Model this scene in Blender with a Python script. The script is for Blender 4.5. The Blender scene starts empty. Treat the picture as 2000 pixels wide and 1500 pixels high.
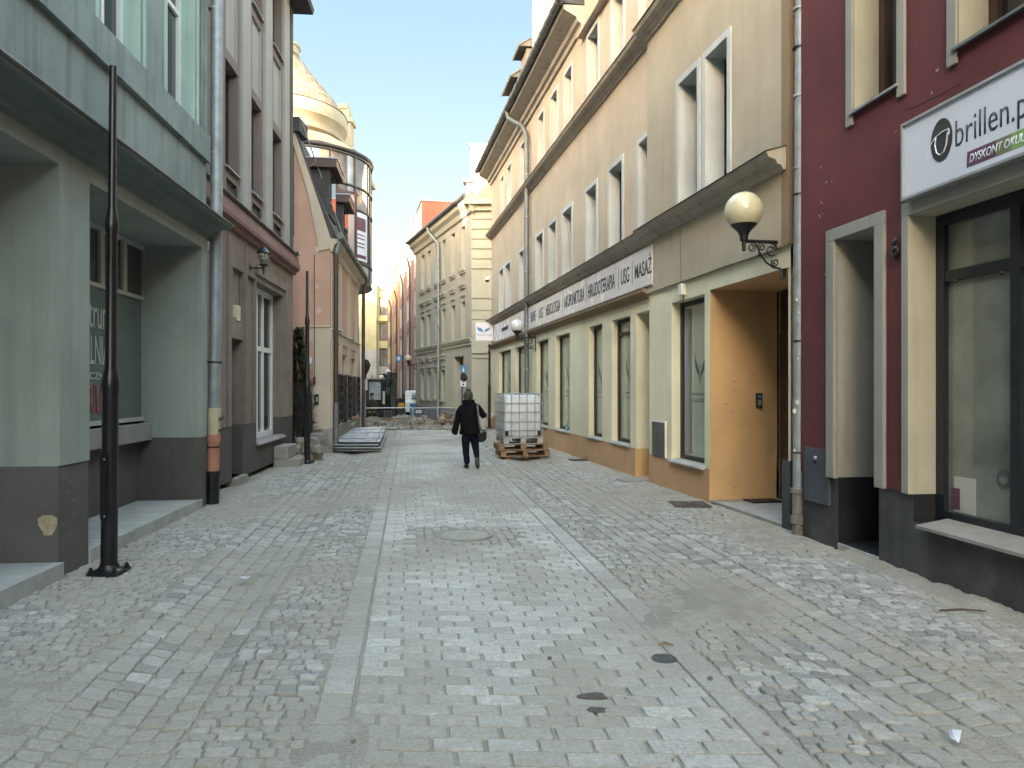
import bpy, bmesh, math, random
import numpy as np
from mathutils import Vector, noise
R = math.radians
random.seed(7)
rng = np.random.default_rng(7)
SC = bpy.context.scene
COL = SC.collection
F, H, HV = 1420.0, 1.65, 757.0        # focal length in photo pixels, eye height, horizon row

# ------------------------------------------------------------------ camera
cam = bpy.data.cameras.new('camera')
cam.sensor_width = 36; cam.lens = 36 * F / 2000
cam.shift_y = (HV - 750) / 2000
cam.clip_start = 0.05; cam.clip_end = 3000
co = bpy.data.objects.new('camera', cam); COL.objects.link(co)
co.location = (0, 0, H); co.rotation_euler = (R(90), 0, 0)
SC.camera = co

# ------------------------------------------------------------------ sky, sun, exposure
SUN_EL, SUN_AZ = 9.5, 28.0           # azimuth: degrees to the left of straight behind the camera
sd = Vector((-math.sin(R(SUN_AZ)) * math.cos(R(SUN_EL)), -math.cos(R(SUN_AZ)) * math.cos(R(SUN_EL)), math.sin(R(SUN_EL))))
w = bpy.data.worlds.new("World"); SC.world = w; w.use_nodes = True
nt = w.node_tree
sky = nt.nodes.new('ShaderNodeTexSky'); sky.sky_type = 'NISHITA'; sky.sun_disc = False
sky.sun_elevation = R(SUN_EL); sky.sun_rotation = math.atan2(sd.x, sd.y)
sky.altitude = 100; sky.air_density = 1.0; sky.dust_density = 1.6; sky.ozone_density = 1.0
bg = nt.nodes['Background']; bg.inputs[1].default_value = 0.15
tint = nt.nodes.new('ShaderNodeVectorMath'); tint.operation = 'MULTIPLY'; tint.inputs[1].default_value = (1.77, 1.50, 1.15)   # warm gain that balances the blue of the sky light
nt.links.new(sky.outputs[0], tint.inputs[0])
# the hazy northern sky low over the street: pale at the horizon, cyan blue higher up
tc_ = nt.nodes.new('ShaderNodeTexCoord'); sx_ = nt.nodes.new('ShaderNodeSeparateXYZ'); nt.links.new(tc_.outputs['Generated'], sx_.inputs[0])
rp = nt.nodes.new('ShaderNodeValToRGB'); nt.links.new(sx_.outputs['Z'], rp.inputs[0])
rp.color_ramp.interpolation = 'B_SPLINE'
els = rp.color_ramp.elements
SKC = [(0.0, (1.02, 0.99, 0.95)), (0.14, (0.98, 1.0, 0.99)), (0.24, (0.80, 0.965, 0.99)), (0.36, (0.58, 0.83, 0.98)), (0.48, (0.46, 0.70, 0.95)), (0.60, (0.38, 0.60, 0.90))]
while len(els) < len(SKC): els.new(0.5)
for e_, (p_, c_) in zip(els, SKC): e_.position = p_; e_.color = (*c_, 1)
ks = nt.nodes.new('ShaderNodeVectorMath'); ks.operation = 'SCALE'; ks.inputs['Scale'].default_value = 1.12 / (0.15 * 2 ** 3.75); nt.links.new(rp.outputs[0], ks.inputs[0])
def mr(src, a, b, c, d):
    t = nt.nodes.new('ShaderNodeMapRange'); t.interpolation_type = 'SMOOTHSTEP'
    for i_, v_ in enumerate((a, b, c, d)): t.inputs[i_ + 1].default_value = v_
    nt.links.new(src, t.inputs[0]); return t.outputs[0]
mk = nt.nodes.new('ShaderNodeMath'); mk.operation = 'MULTIPLY'
nt.links.new(mr(sx_.outputs['Y'], -0.1, 0.4, 0, 1), mk.inputs[0]); nt.links.new(mr(sx_.outputs['Z'], 0.50, 0.75, 1, 0), mk.inputs[1])
mxs = nt.nodes.new('ShaderNodeMix'); mxs.data_type = 'RGBA'; nt.links.new(mk.outputs[0], mxs.inputs[0]); glow = nt.nodes.new('ShaderNodeVectorMath'); glow.operation = 'SCALE'; nt.links.new(tint.outputs[0], glow.inputs[0])
nt.links.new(mr(sx_.outputs['Z'], 0.02, 0.45, 0.30, 1.0), glow.inputs['Scale'])          # added mask scales the low sky down to hold back the sun glow
nt.links.new(glow.outputs[0], mxs.inputs[6]); nt.links.new(ks.outputs[0], mxs.inputs[7])
nt.links.new(mxs.outputs[2], bg.inputs[0])
sl = bpy.data.lights.new('sun', 'SUN'); sl.energy = 2.0; sl.angle = R(0.5); sl.color = (0.74, 0.63, 0.50)
so = bpy.data.objects.new('sun', sl); COL.objects.link(so)
so.rotation_euler = sd.to_track_quat('Z', 'Y').to_euler()
SC.view_settings.view_transform = 'Standard'; SC.view_settings.look = 'None'
SC.view_settings.exposure = 3.75; SC.view_settings.gamma = 1.0
SC.cycles.max_bounces = 8; SC.cycles.diffuse_bounces = 5; SC.cycles.glossy_bounces = 3
SC.cycles.transmission_bounces = 4
SC.cycles.use_denoising = True
SC.cycles.caustics_reflective = False; SC.cycles.caustics_refractive = False

# ------------------------------------------------------------------ materials
MATS = {}
def srgb(r, g, b):
    f = lambda c: ((c / 255 + 0.055) / 1.055) ** 2.4 if c > 10 else c / 255 / 12.92
    return (f(r), f(g), f(b))

def mat(name, col, rough=0.8, var=0.12, scale=3.0, bump=0.0, bscale=60.0, streak=0.0, dirt=0.0, dirtcol=(0.12, 0.11, 0.10),
        metal=0.0, coat=0.0, spec=None, fine=0.0, island=0.0, emit=0.0):
    """plain paint/plaster/metal: base colour with large and fine noise, optional vertical streaks, dirt blotches, bump"""
    if name in MATS: return MATS[name]
    m = bpy.data.materials.new(name); m.use_nodes = True; MATS[name] = m
    n = m.node_tree; N = n.nodes; L = n.links
    b = N['Principled BSDF']
    b.inputs['Roughness'].default_value = rough; b.inputs['Metallic'].default_value = metal
    if coat: b.inputs['Coat Weight'].default_value = coat; b.inputs['Coat Roughness'].default_value = 0.05
    if spec is not None: b.inputs['Specular IOR Level'].default_value = spec
    geo = N.new('ShaderNodeNewGeometry')
    def nz(sc, det=4, vec=None, rgh=0.6):
        t = N.new('ShaderNodeTexNoise'); t.inputs['Scale'].default_value = sc; t.inputs['Detail'].default_value = det
        t.inputs['Roughness'].default_value = rgh
        L.new(vec if vec else geo.outputs['Position'], t.inputs['Vector']); return t.outputs['Fac']
    def mp(src, a, bb, c, d):
        t = N.new('ShaderNodeMapRange'); t.inputs[1].default_value = a; t.inputs[2].default_value = bb
        t.inputs[3].default_value = c; t.inputs[4].default_value = d; L.new(src, t.inputs[0]); return t.outputs[0]
    def mul(a, bb):
        t = N.new('ShaderNodeMath'); t.operation = 'MULTIPLY'
        L.new(a, t.inputs[0])
        if isinstance(bb, float): t.inputs[1].default_value = bb
        else: L.new(bb, t.inputs[1])
        return t.outputs[0]
    k = mp(nz(scale), 0.3, 0.7, 1 - var, 1 + var)
    if fine: k = mul(k, mp(nz(bscale * 1.3, 2), 0.3, 0.7, 1 - fine, 1 + fine))
    if island: k = mul(k, mp(geo.outputs['Random Per Island'], 0, 1, 1 - island, 1 + island))
    mx = N.new('ShaderNodeVectorMath'); mx.operation = 'SCALE'; mx.inputs[0].default_value = col; L.new(k, mx.inputs['Scale'])
    out = mx.outputs[0]
    if streak:
        vm = N.new('ShaderNodeVectorMath'); vm.operation = 'MULTIPLY'; vm.inputs[1].default_value = (7, 7, 0.35)
        L.new(geo.outputs['Position'], vm.inputs[0])
        s = mp(nz(1.0, 5, vm.outputs[0]), 0.5, 0.75, 0.0, streak)
        mm = N.new('ShaderNodeMix'); mm.data_type = 'RGBA'; L.new(s, mm.inputs[0]); L.new(out, mm.inputs[6])
        mm.inputs[7].default_value = (*dirtcol, 1); out = mm.outputs[2]
    if dirt:
        s = mp(nz(scale * 0.6 + 0.7, 8, None, 0.7), 0.52, 0.72, 0.0, dirt)
        mm = N.new('ShaderNodeMix'); mm.data_type = 'RGBA'; L.new(s, mm.inputs[0]); L.new(out, mm.inputs[6])
        mm.inputs[7].default_value = (*dirtcol, 1); out = mm.outputs[2]
    L.new(out, b.inputs['Base Color'])
    if rough > 0.12 and rough < 0.7:
        L.new(mp(nz(scale * 4), 0.3, 0.7, rough * 0.8, rough * 1.25), b.inputs['Roughness'])
    if bump:
        bp = N.new('ShaderNodeBump'); bp.inputs['Strength'].default_value = bump; bp.inputs['Distance'].default_value = 0.01
        L.new(nz(bscale, 3), bp.inputs['Height']); L.new(bp.outputs[0], b.inputs['Normal'])
    return m

def stucco(name, rgb, **k):
    a = dict(rough=0.9, var=0.11, scale=1.0, bump=0.35, bscale=140, fine=0.05, streak=0.22, dirt=0.15); a.update(k)
    return mat(name, rgb, **a)

# plaster and paint
M_GREEN = stucco('green_plaster', (0.285, 0.318, 0.28), streak=0.3, dirt=0.2, dirtcol=(0.10, 0.12, 0.11))
M_GREENUP = stucco('weathered_green_plaster', (0.225, 0.265, 0.25), var=0.18, streak=0.75, dirt=0.55, dirtcol=(0.085, 0.10, 0.105), scale=0.9)
M_MINT = stucco('mint_plaster', (0.34, 0.46, 0.41), var=0.12, streak=0.3)
M_DKPLINTH = stucco('dark_plinth_plaster', (0.100, 0.092, 0.084), var=0.25, streak=0.3, dirt=0.3, dirtcol=(0.14, 0.13, 0.12))
M_CORNG = stucco('dark_green_cornice', (0.14, 0.175, 0.16), var=0.2, streak=0.4)
M_BROWN = stucco('brown_plaster', (0.215, 0.170, 0.143), var=0.2, streak=0.35, dirt=0.4, dirtcol=(0.09, 0.075, 0.065))
M_MAUVE = stucco('mauve_plaster', (0.187, 0.145, 0.13), var=0.08)
M_LGREY = stucco('light_grey_plaster', (0.32, 0.30, 0.28), var=0.06)
M_DKGREY = stucco('dark_brown_plaster', (0.085, 0.072, 0.063), var=0.15, streak=0.3)
M_REDBR = stucco('red_brown_band', (0.21, 0.115, 0.10), var=0.15, streak=0.3)
M_PEACH = stucco('peach_plaster', (0.51, 0.425, 0.325), streak=0.3, dirt=0.12, dirtcol=(0.36, 0.28, 0.2))
M_BEIGE = stucco('beige_plaster', (0.45, 0.39, 0.295), streak=0.3, dirt=0.15, dirtcol=(0.30, 0.24, 0.17))
M_PALEG = stucco('pale_green_plaster', (0.72, 0.675, 0.50), streak=0.14, dirt=0.1, dirtcol=(0.40, 0.40, 0.28))
M_ORANGE = stucco('orange_plaster', (0.58, 0.37, 0.18), streak=0.15, dirt=0.22, dirtcol=(0.36, 0.2, 0.09))
M_OCHRE = stucco('ochre_plaster', (0.27, 0.19, 0.115))
M_BASEOR = stucco('dirty_orange_plinth', (0.52, 0.32, 0.18), streak=0.3, dirt=0.45, dirtcol=(0.26, 0.19, 0.13))
M_WHREV = stucco('pale_grey_render', (0.52, 0.54, 0.535), streak=0.2)
M_CORN = stucco('grey_cornice', (0.44, 0.39, 0.325), var=0.12, streak=0.5, dirt=0.3, dirtcol=(0.16, 0.14, 0.12))
M_RED = stucco('wine_red_plaster', (0.118, 0.027, 0.030), var=0.2, streak=0.25, dirt=0.25, dirtcol=(0.10, 0.035, 0.04))
M_SURR = stucco('grey_window_surround', (0.30, 0.29, 0.26), streak=0.3)
M_CREAMREV = stucco('cream_reveal', (0.41, 0.385, 0.305), streak=0.45, dirt=0.3, dirtcol=(0.30, 0.27, 0.19))
M_GRPLINTH = mat('dark_granite_plinth', (0.045, 0.048, 0.052), rough=0.55, var=0.45, scale=2.6, bump=0.25, bscale=70, fine=0.25, dirt=0.6, dirtcol=(0.115, 0.12, 0.12), streak=0.35)
M_BLACKP = mat('black_panel', (0.008, 0.009, 0.011), rough=0.6, var=0.3)
M_PINK = stucco('pink_plaster', (0.52, 0.315, 0.245), var=0.1, dirt=0.25, dirtcol=(0.55, 0.42, 0.36))
M_PINKL = stucco('pale_pink_plaster', (0.62, 0.48, 0.45))
M_CREAM = stucco('cream_trim', (0.55, 0.46, 0.37), streak=0.3, dirt=0.2, dirtcol=(0.3, 0.26, 0.21))
M_STONE = mat('rough_stone', (0.26, 0.235, 0.20), rough=0.9, var=0.25, scale=6, bump=0.8, bscale=45, dirt=0.4, dirtcol=(0.13, 0.115, 0.095), island=0.25)
M_CONC = mat('grey_concrete', (0.27, 0.26, 0.235), rough=0.9, var=0.15, scale=3, bump=0.4, bscale=90, dirt=0.35, dirtcol=(0.15, 0.14, 0.12))
M_SLAB = mat('pale_stone_step', (0.36, 0.365, 0.35), rough=0.75, var=0.15, scale=4, bump=0.2, bscale=80, dirt=0.4, dirtcol=(0.20, 0.185, 0.16))
M_BG_GREY = stucco('warm_grey_plaster', (0.385, 0.375, 0.33), var=0.04)
M_BG_YEL = stucco('pale_yellow_plaster', (0.43, 0.43, 0.365), var=0.04)
M_BLUEPL = stucco('blue_grey_plinth', (0.17, 0.19, 0.225), dirt=0.3, dirtcol=(0.11, 0.12, 0.13))
M_FARRED = stucco('brick_red_paint', (0.36, 0.10, 0.065))
M_FARPINK = stucco('dusty_rose_paint', (0.29, 0.17, 0.155))
M_FARPALE = stucco('far_pale_render', (0.42, 0.40, 0.37))
M_FAROR = stucco('far_orange_paint', (0.44, 0.29, 0.16))
M_FARYEL = stucco('far_yellow_render', (0.47, 0.41, 0.24))
M_FARGREY = stucco('far_grey_render', (0.40, 0.37, 0.33))
M_WHITEW = stucco('white_render', (0.62, 0.58, 0.50))
# metal, glass, plastic
M_ZINC = mat('galvanised_zinc', (0.27, 0.30, 0.315), rough=0.5, var=0.22, scale=6, metal=0.35, dirt=0.35, dirtcol=(0.16, 0.17, 0.17), streak=0.35)
M_ZINCD = mat('weathered_gutter_metal', (0.16, 0.17, 0.17), rough=0.55, var=0.25, metal=0.4, streak=0.3)
M_SHEET = mat('sheet_metal_flashing', (0.34, 0.33, 0.34), rough=0.5, var=0.2, metal=0.5)
M_BRPIPE = mat('brown_painted_pipe', (0.075, 0.04, 0.035), rough=0.5, var=0.2)
M_IRON = mat('black_iron', (0.010, 0.010, 0.012), rough=0.42, var=0.2, scale=8)
M_POLE = mat('black_enamel', (0.0065, 0.0065, 0.008), rough=0.33, var=0.1, scale=1.5)
M_FRAMEB = mat('dark_brown_frame', (0.022, 0.015, 0.012), rough=0.5)
M_FRAMERB = mat('red_brown_frame', (0.060, 0.026, 0.017), rough=0.45)
M_FRAMEN = mat('navy_black_frame', (0.012, 0.016, 0.021), rough=0.4, dirt=0.2, dirtcol=(0.05, 0.055, 0.06))
M_FRAMEW = mat('white_window_frame', (0.72, 0.72, 0.70), rough=0.4, var=0.05)
M_FRAMEG = mat('grey_window_frame', (0.44, 0.44, 0.41), rough=0.5, var=0.06)
M_GLASS = mat('dark_window_glass', (0.012, 0.014, 0.016), rough=0.03, var=0.2, spec=0.7)
M_GLASSM = mat('mirror_glass', (0.30, 0.275, 0.275), rough=0.05, var=0.6, scale=0.5, metal=0.55)
M_BLIND = mat('glass_over_green_blind', (0.36, 0.40, 0.31), rough=0.10, var=0.08, spec=0.9)
M_FROST = mat('glass_over_grey_film', (0.11, 0.135, 0.115), rough=0.07, var=0.08, spec=0.8)
M_SHOPGL = mat('shop_window_glass', (0.175, 0.195, 0.165), rough=0.07, var=0.35, scale=1.2, spec=0.9)
M_GLOBEY = mat('yellowed_globe', (0.60, 0.55, 0.37), rough=0.3, var=0.1, scale=12, coat=0.6)
M_GLOBEW = mat('white_globe', (0.62, 0.62, 0.64), rough=0.25, var=0.05, coat=0.6)
M_WHITEP = mat('white_plastic', (0.72, 0.70, 0.63), rough=0.5, var=0.06)
M_CREAMP = mat('cream_plastic', (0.55, 0.50, 0.36), rough=0.55, var=0.1)
M_PVCB = mat('beige_pvc', (0.50, 0.42, 0.30), rough=0.5, var=0.12, dirt=0.3)
M_PVCO = mat('orange_pvc', (0.42, 0.185, 0.12), rough=0.6, var=0.12, dirt=0.35, dirtcol=(0.3, 0.17, 0.12))
M_SIGNW = mat('white_sign_face', (0.66, 0.69, 0.79), rough=0.22, var=0.04, scale=1.0, spec=0.7)
M_BANNER = mat('white_banner_face', (0.74, 0.71, 0.71), rough=0.24, var=0.04, scale=1.0, spec=0.8)
M_CHAR = mat('charcoal_lettering', (0.035, 0.036, 0.04), rough=0.5)
M_INK = mat('faded_ink', (0.07, 0.08, 0.075), rough=0.5)
M_PLUM = mat('plum_print', (0.12, 0.05, 0.085), rough=0.4)
M_LEAFG = mat('green_print', (0.22, 0.38, 0.12), rough=0.4)
M_OLIVE = mat('olive_print', (0.17, 0.20, 0.10), rough=0.4)
M_LETW = mat('white_lettering', (0.52, 0.55, 0.50), rough=0.5)
M_LETR = mat('red_lettering', (0.33, 0.05, 0.075), rough=0.5)
M_BLUEP = mat('blue_print', (0.04, 0.20, 0.42), rough=0.4)
M_TILE = mat('sand_roof_tiles', (0.27, 0.195, 0.13), rough=0.8, var=0.4, scale=3, bump=0.6, bscale=10, island=0.3, dirt=0.6, dirtcol=(0.33, 0.16, 0.09))
M_ROOFD = mat('dark_roofing', (0.05, 0.048, 0.05), rough=0.8, var=0.25, island=0.3)
M_SLATE = mat('pale_dormer_sheet', (0.42, 0.45, 0.55), rough=0.45, var=0.15, metal=0.3)
M_COPPER = mat('golden_roof_sheet', (0.42, 0.26, 0.12), rough=0.6, var=0.25, scale=1.5, dirt=0.3, dirtcol=(0.4, 0.2, 0.1))
M_CREAMST = stucco('cream_stone', (0.36, 0.31, 0.225), var=0.15, dirt=0.25, dirtcol=(0.4, 0.3, 0.2))
M_BRASS = mat('brass_plate', (0.5, 0.4, 0.2), rough=0.4, metal=0.8)
M_ALUM = mat('aluminium', (0.42, 0.43, 0.44), rough=0.45, metal=0.6, var=0.15)
M_RUST = mat('rusty_cast_iron', (0.07, 0.05, 0.042), rough=0.75, var=0.4, scale=15, bump=0.3)
M_WOOD = mat('pallet_wood', (0.24, 0.15, 0.09), rough=0.85, var=0.3, scale=5, bump=0.4, bscale=60, island=0.3, dirt=0.3, dirtcol=(0.12, 0.09, 0.07))
M_TANK = mat('milky_plastic_tank', (0.60, 0.62, 0.65), rough=0.35, var=0.14, scale=5)
M_BRONZE = mat('bronze_frame', (0.055, 0.047, 0.045), rough=0.4)
M_ATTIC = stucco('attic_plaster', (0.36, 0.33, 0.22))
M_PFOOT = mat('grey_cast_foot', (0.15, 0.135, 0.12), rough=0.75, var=0.35, scale=12, bump=0.3)
M_DOORBR = mat('dark_wooden_door', (0.05, 0.022, 0.018), rough=0.5, var=0.3)

# ------------------------------------------------------------------ mesh helpers
def place(o, parent):
    COL.objects.link(o)
    if parent is not None:
        o.parent = parent
    return o

def thing(name, label, cat, loc=(0, 0, 0), group=None):
    o = bpy.data.objects.new(name, None); COL.objects.link(o); o.location = loc
    o.empty_display_size = 0.2
    o['label'] = label; o['category'] = cat
    if group: o['group'] = group
    return o

def wloc(o):
    v = Vector((0, 0, 0))
    while o is not None:
        v += o.location; o = o.parent
    return v

class MB:
    """collects shapes and links them as ONE mesh object"""
    def __init__(self, *mats):
        self.v = []; self.f = []; self.mi = []; self.mats = list(mats); self.m = 0
    def add(self, vs, fs, m=None):
        b = len(self.v); self.v += [tuple(x) for x in vs]
        self.f += [tuple(i + b for i in q) for q in fs]; self.mi += [self.m if m is None else m] * len(fs)
    def quad(self, a, b, c, d, m=None): self.add([a, b, c, d], [(0, 1, 2, 3)], m)
    def hexa(self, p, m=None):
        self.add(p, [(0, 3, 2, 1), (4, 5, 6, 7), (0, 1, 5, 4), (1, 2, 6, 5), (2, 3, 7, 6), (3, 0, 4, 7)], m)
    def box(self, x0, x1, y0, y1, z0, z1, m=None, rz=0, piv=None):
        p = [(x0, y0, z0), (x1, y0, z0), (x1, y1, z0), (x0, y1, z0), (x0, y0, z1), (x1, y0, z1), (x1, y1, z1), (x0, y1, z1)]
        if rz:
            px, py = piv or ((x0 + x1) / 2, (y0 + y1) / 2); c, s = math.cos(rz), math.sin(rz)
            p = [(px + (x - px) * c - (y - py) * s, py + (x - px) * s + (y - py) * c, z) for x, y, z in p]
        self.hexa(p, m)
    def fbox(self, fac, s0, s1, d0, d1, z0, z1, m=None):
        P = fac.P
        self.hexa([P(s0, d0, z0), P(s1, d0, z0), P(s1, d1, z0), P(s0, d1, z0), P(s0, d0, z1), P(s1, d0, z1), P(s1, d1, z1), P(s0, d1, z1)], m)
    def fprof(self, fac, s0, s1, prof, m=None):
        """moulding: closed (d,z) profile swept along s"""
        n = len(prof); vs = [fac.P(s0, d, z) for d, z in prof] + [fac.P(s1, d, z) for d, z in prof]
        fs = [(i, (i + 1) % n, n + (i + 1) % n, n + i) for i in range(n)] + [tuple(range(n))[::-1], tuple(range(n, 2 * n))]
        self.add(vs, fs, m)
    def tube(self, path, rad, n=10, m=None, cap=True):
        path = [Vector(p) for p in path]
        if not hasattr(rad, '__len__'): rad = [rad] * len(path)
        vs = []; prev = None
        for i, p in enumerate(path):
            t = (path[min(i + 1, len(path) - 1)] - path[max(i - 1, 0)]).normalized()
            if prev is None:
                a = Vector((0, 0, 1)) if abs(t.z) < 0.9 else Vector((1, 0, 0))
                u = t.cross(a).normalized()
            else:
                u = (prev - t * prev.dot(t)).normalized()
            prev = u; w_ = t.cross(u)
            for k in range(n):
                a = 2 * math.pi * k / n
                vs.append(p + (u * math.cos(a) + w_ * math.sin(a)) * rad[i])
        fs = []
        for i in range(len(path) - 1):
            for k in range(n):
                fs.append((i * n + k, i * n + (k + 1) % n, (i + 1) * n + (k + 1) % n, (i + 1) * n + k))
        if cap: fs += [tuple(range(n))[::-1], tuple(range((len(path) - 1) * n, len(path) * n))]
        self.add(vs, fs, m)
    def lathe(self, cx, cy, prof, n=24, m=None, a0=0, a1=2 * math.pi):
        full = abs(a1 - a0 - 2 * math.pi) < 1e-6; k = n if full else n + 1
        vs = []
        for r, z in prof:
            for i in range(k):
                a = a0 + (a1 - a0) * i / n
                vs.append((cx + r * math.cos(a), cy + r * math.sin(a), z))
        fs = []
        for j in range(len(prof) - 1):
            for i in range(n):
                i2 = (i + 1) % k
                fs.append((j * k + i, j * k + i2, (j + 1) * k + i2, (j + 1) * k + i))
        self.add(vs, fs, m)
    def sphere(self, c, r, n=20, m=None, sx=1, sy=1, sz=1, lo=0.0):
        prof = []
        vs = []; fs = []
        rows = n // 2
        for j in range(rows + 1):
            th = math.pi * j / rows
            for i in range(n):
                a = 2 * math.pi * i / n
                vs.append((c[0] + r * sx * math.sin(th) * math.cos(a), c[1] + r * sy * math.sin(th) * math.sin(a), c[2] + r * sz * math.cos(th)))
        for j in range(rows):
            for i in range(n):
                fs.append((j * n + i, (j + 1) * n + i, (j + 1) * n + (i + 1) % n, j * n + (i + 1) % n))
        self.add(vs, fs, m)
    def loft(self, rings, n=14, m=None, cap=True):
        """rings: (centre, rx, ry[, axis]) ellipses across a path"""
        vs = []
        C = [Vector(r[0]) for r in rings]
        for i, r in enumerate(rings):
            t = (C[min(i + 1, len(C) - 1)] - C[max(i - 1, 0)]).normalized()
            ux = Vector((1, 0, 0)); ux = (ux - t * ux.dot(t))
            ux = ux.normalized() if ux.length > 0.2 else Vector((0, 1, 0))
            uy = t.cross(ux).normalized()
            for k in range(n):
                a = 2 * math.pi * k / n
                vs.append(C[i] + ux * math.cos(a) * r[1] + uy * math.sin(a) * r[2])
        fs = [(i * n + k, i * n + (k + 1) % n, (i + 1) * n + (k + 1) % n, (i + 1) * n + k) for i in range(len(C) - 1) for k in range(n)]
        if cap: fs += [tuple(range(n))[::-1], tuple(range((len(C) - 1) * n, len(C) * n))]
        self.add(vs, fs, m)
    def poly(self, pts, thick, fn, m=None):
        """outline (a,b) extruded: fn(a,b,c) -> world; c from 0 to thick"""
        n = len(pts); vs = [fn(a, b, 0) for a, b in pts] + [fn(a, b, thick) for a, b in pts]
        self.add(vs, [tuple(range(n))[::-1], tuple(range(n, 2 * n))] + [(i, (i + 1) % n, n + (i + 1) % n, n + i) for i in range(n)], m)
    def build(self, name, parent=None, smooth=None, bevel=0, loc=None):
        me = bpy.data.meshes.new(name)
        off = wloc(parent) if parent is not None else Vector((0, 0, 0))
        if loc is not None: off = off + Vector(loc)
        me.from_pydata([tuple(Vector(x) - off) for x in self.v], [], self.f)
        for mm in self.mats: me.materials.append(mm)
        me.polygons.foreach_set('material_index', self.mi)
        bm = bmesh.new(); bm.from_mesh(me); bmesh.ops.recalc_face_normals(bm, faces=bm.faces); bm.to_mesh(me); bm.free()
        if smooth is not None:
            me.polygons.foreach_set('use_smooth', [True] * len(me.polygons)); me.set_sharp_from_angle(angle=R(smooth))
        me.update()
        o = bpy.data.objects.new(name, me)
        if loc is not None: o.location = Vector(loc)
        place(o, parent)
        if bevel:
            b = o.modifiers.new('bevel', 'BEVEL'); b.width = bevel; b.segments = 2; b.limit_method = 'ANGLE'
        return o

def tag(o, label, cat, group=None, kind=None):
    if label: o['label'] = label
    if cat: o['category'] = cat
    if group: o['group'] = group
    if kind: o['kind'] = kind
    return o

def copy_tree(o, parent=None):
    c = o.copy(); COL.objects.link(c); c.parent = parent
    for ch in [x for x in bpy.data.objects if x.parent == o]: copy_tree(ch, c)
    return c

def W(u, v, Y): return Vector(((u - 1000) / F * Y, Y, H + (HV - v) / F * Y))

class Fac:
    """a vertical facade plane X = X0 + k*Y; s runs along it (away from the camera), d out into the street"""
    def __init__(self, X0, vp, side):
        self.X0, self.vp, self.side = X0, vp, side
        self.k = (vp - 1000) / F; self.n = math.hypot(1, self.k)
        self.t = (self.k / self.n, 1 / self.n)
        self.nn = (-1 / self.n, self.k / self.n) if side == 'R' else (1 / self.n, -self.k / self.n)
    def Y(self, u, d=0):
        x0 = self.X0 + (-d if self.side == 'R' else d) * self.n
        return x0 * F / (u - self.vp)
    def s(self, u, d=0):
        Y = self.Y(u, d); X = (u - 1000) / F * Y
        return (X - self.X0) * self.t[0] + Y * self.t[1]
    def sY(self, Y): return Y * self.n
    def z(self, u, v, d=0): return H + (HV - v) / F * self.Y(u, d)
    def P(self, s, d, z): return (self.X0 + self.t[0] * s + self.nn[0] * d, self.t[1] * s + self.nn[1] * d, z)

def fwall(mb, fac, s0, s1, z0, z1, ops=(), d=0.0, m=0):
    """facade sheet with real openings; ops: (s0,s1,z0,z1,depth[,reveal material index])"""
    s0, s1 = min(s0, s1), max(s0, s1)
    O = []
    for o in ops:
        a, b = min(o[0], o[1]), max(o[0], o[1])
        if b <= s0 or a >= s1 or o[3] <= z0 or o[2] >= z1: continue
        O.append((max(a, s0), min(b, s1), o[2], o[3], o[4], o[5] if len(o) > 5 else m, a > s0, b < s1))
    xs = sorted(set([s0, s1] + [q for o in O for q in o[:2]]))
    zs = sorted(set([z0, z1] + [min(max(q, z0), z1) for o in O for q in o[2:4]]))
    P = fac.P
    for i in range(len(xs) - 1):
        for j in range(len(zs) - 1):
            cx, cz = (xs[i] + xs[i + 1]) / 2, (zs[j] + zs[j + 1]) / 2
            if any(o[0] < cx < o[1] and o[2] < cz < o[3] for o in O): continue
            mb.quad(P(xs[i], d, zs[j]), P(xs[i + 1], d, zs[j]), P(xs[i + 1], d, zs[j + 1]), P(xs[i], d, zs[j + 1]), m)
    for a, b, oz0, oz1, dep, rm, la, lb in O:
        c0, c1 = max(oz0, z0), min(oz1, z1)
        if la: mb.quad(P(a, d, c0), P(a, d - dep, c0), P(a, d - dep, c1), P(a, d, c1), rm)
        if lb: mb.quad(P(b, d, c0), P(b, d - dep, c0), P(b, d - dep, c1), P(b, d, c1), rm)
        if oz1 <= z1: mb.quad(P(a, d, oz1), P(b, d, oz1), P(b, d - dep, oz1), P(a, d - dep, oz1), rm)
        if oz0 >= z0: mb.quad(P(a, d, oz0), P(b, d, oz0), P(b, d - dep, oz0), P(a, d - dep, oz0), rm)

def fhull(mb, fac, s0, s1, z0, z1, depth, m=0, top=True, d=0.0):
    P = fac.P
    for s in (s0, s1): mb.quad(P(s, d, z0), P(s, -depth, z0), P(s, -depth, z1), P(s, d, z1), m)
    mb.quad(P(s0, -depth, z0), P(s1, -depth, z0), P(s1, -depth, z1), P(s0, -depth, z1), m)
    if top: mb.quad(P(s0, d, z1), P(s1, d, z1), P(s1, -depth, z1), P(s0, -depth, z1), m)

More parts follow.
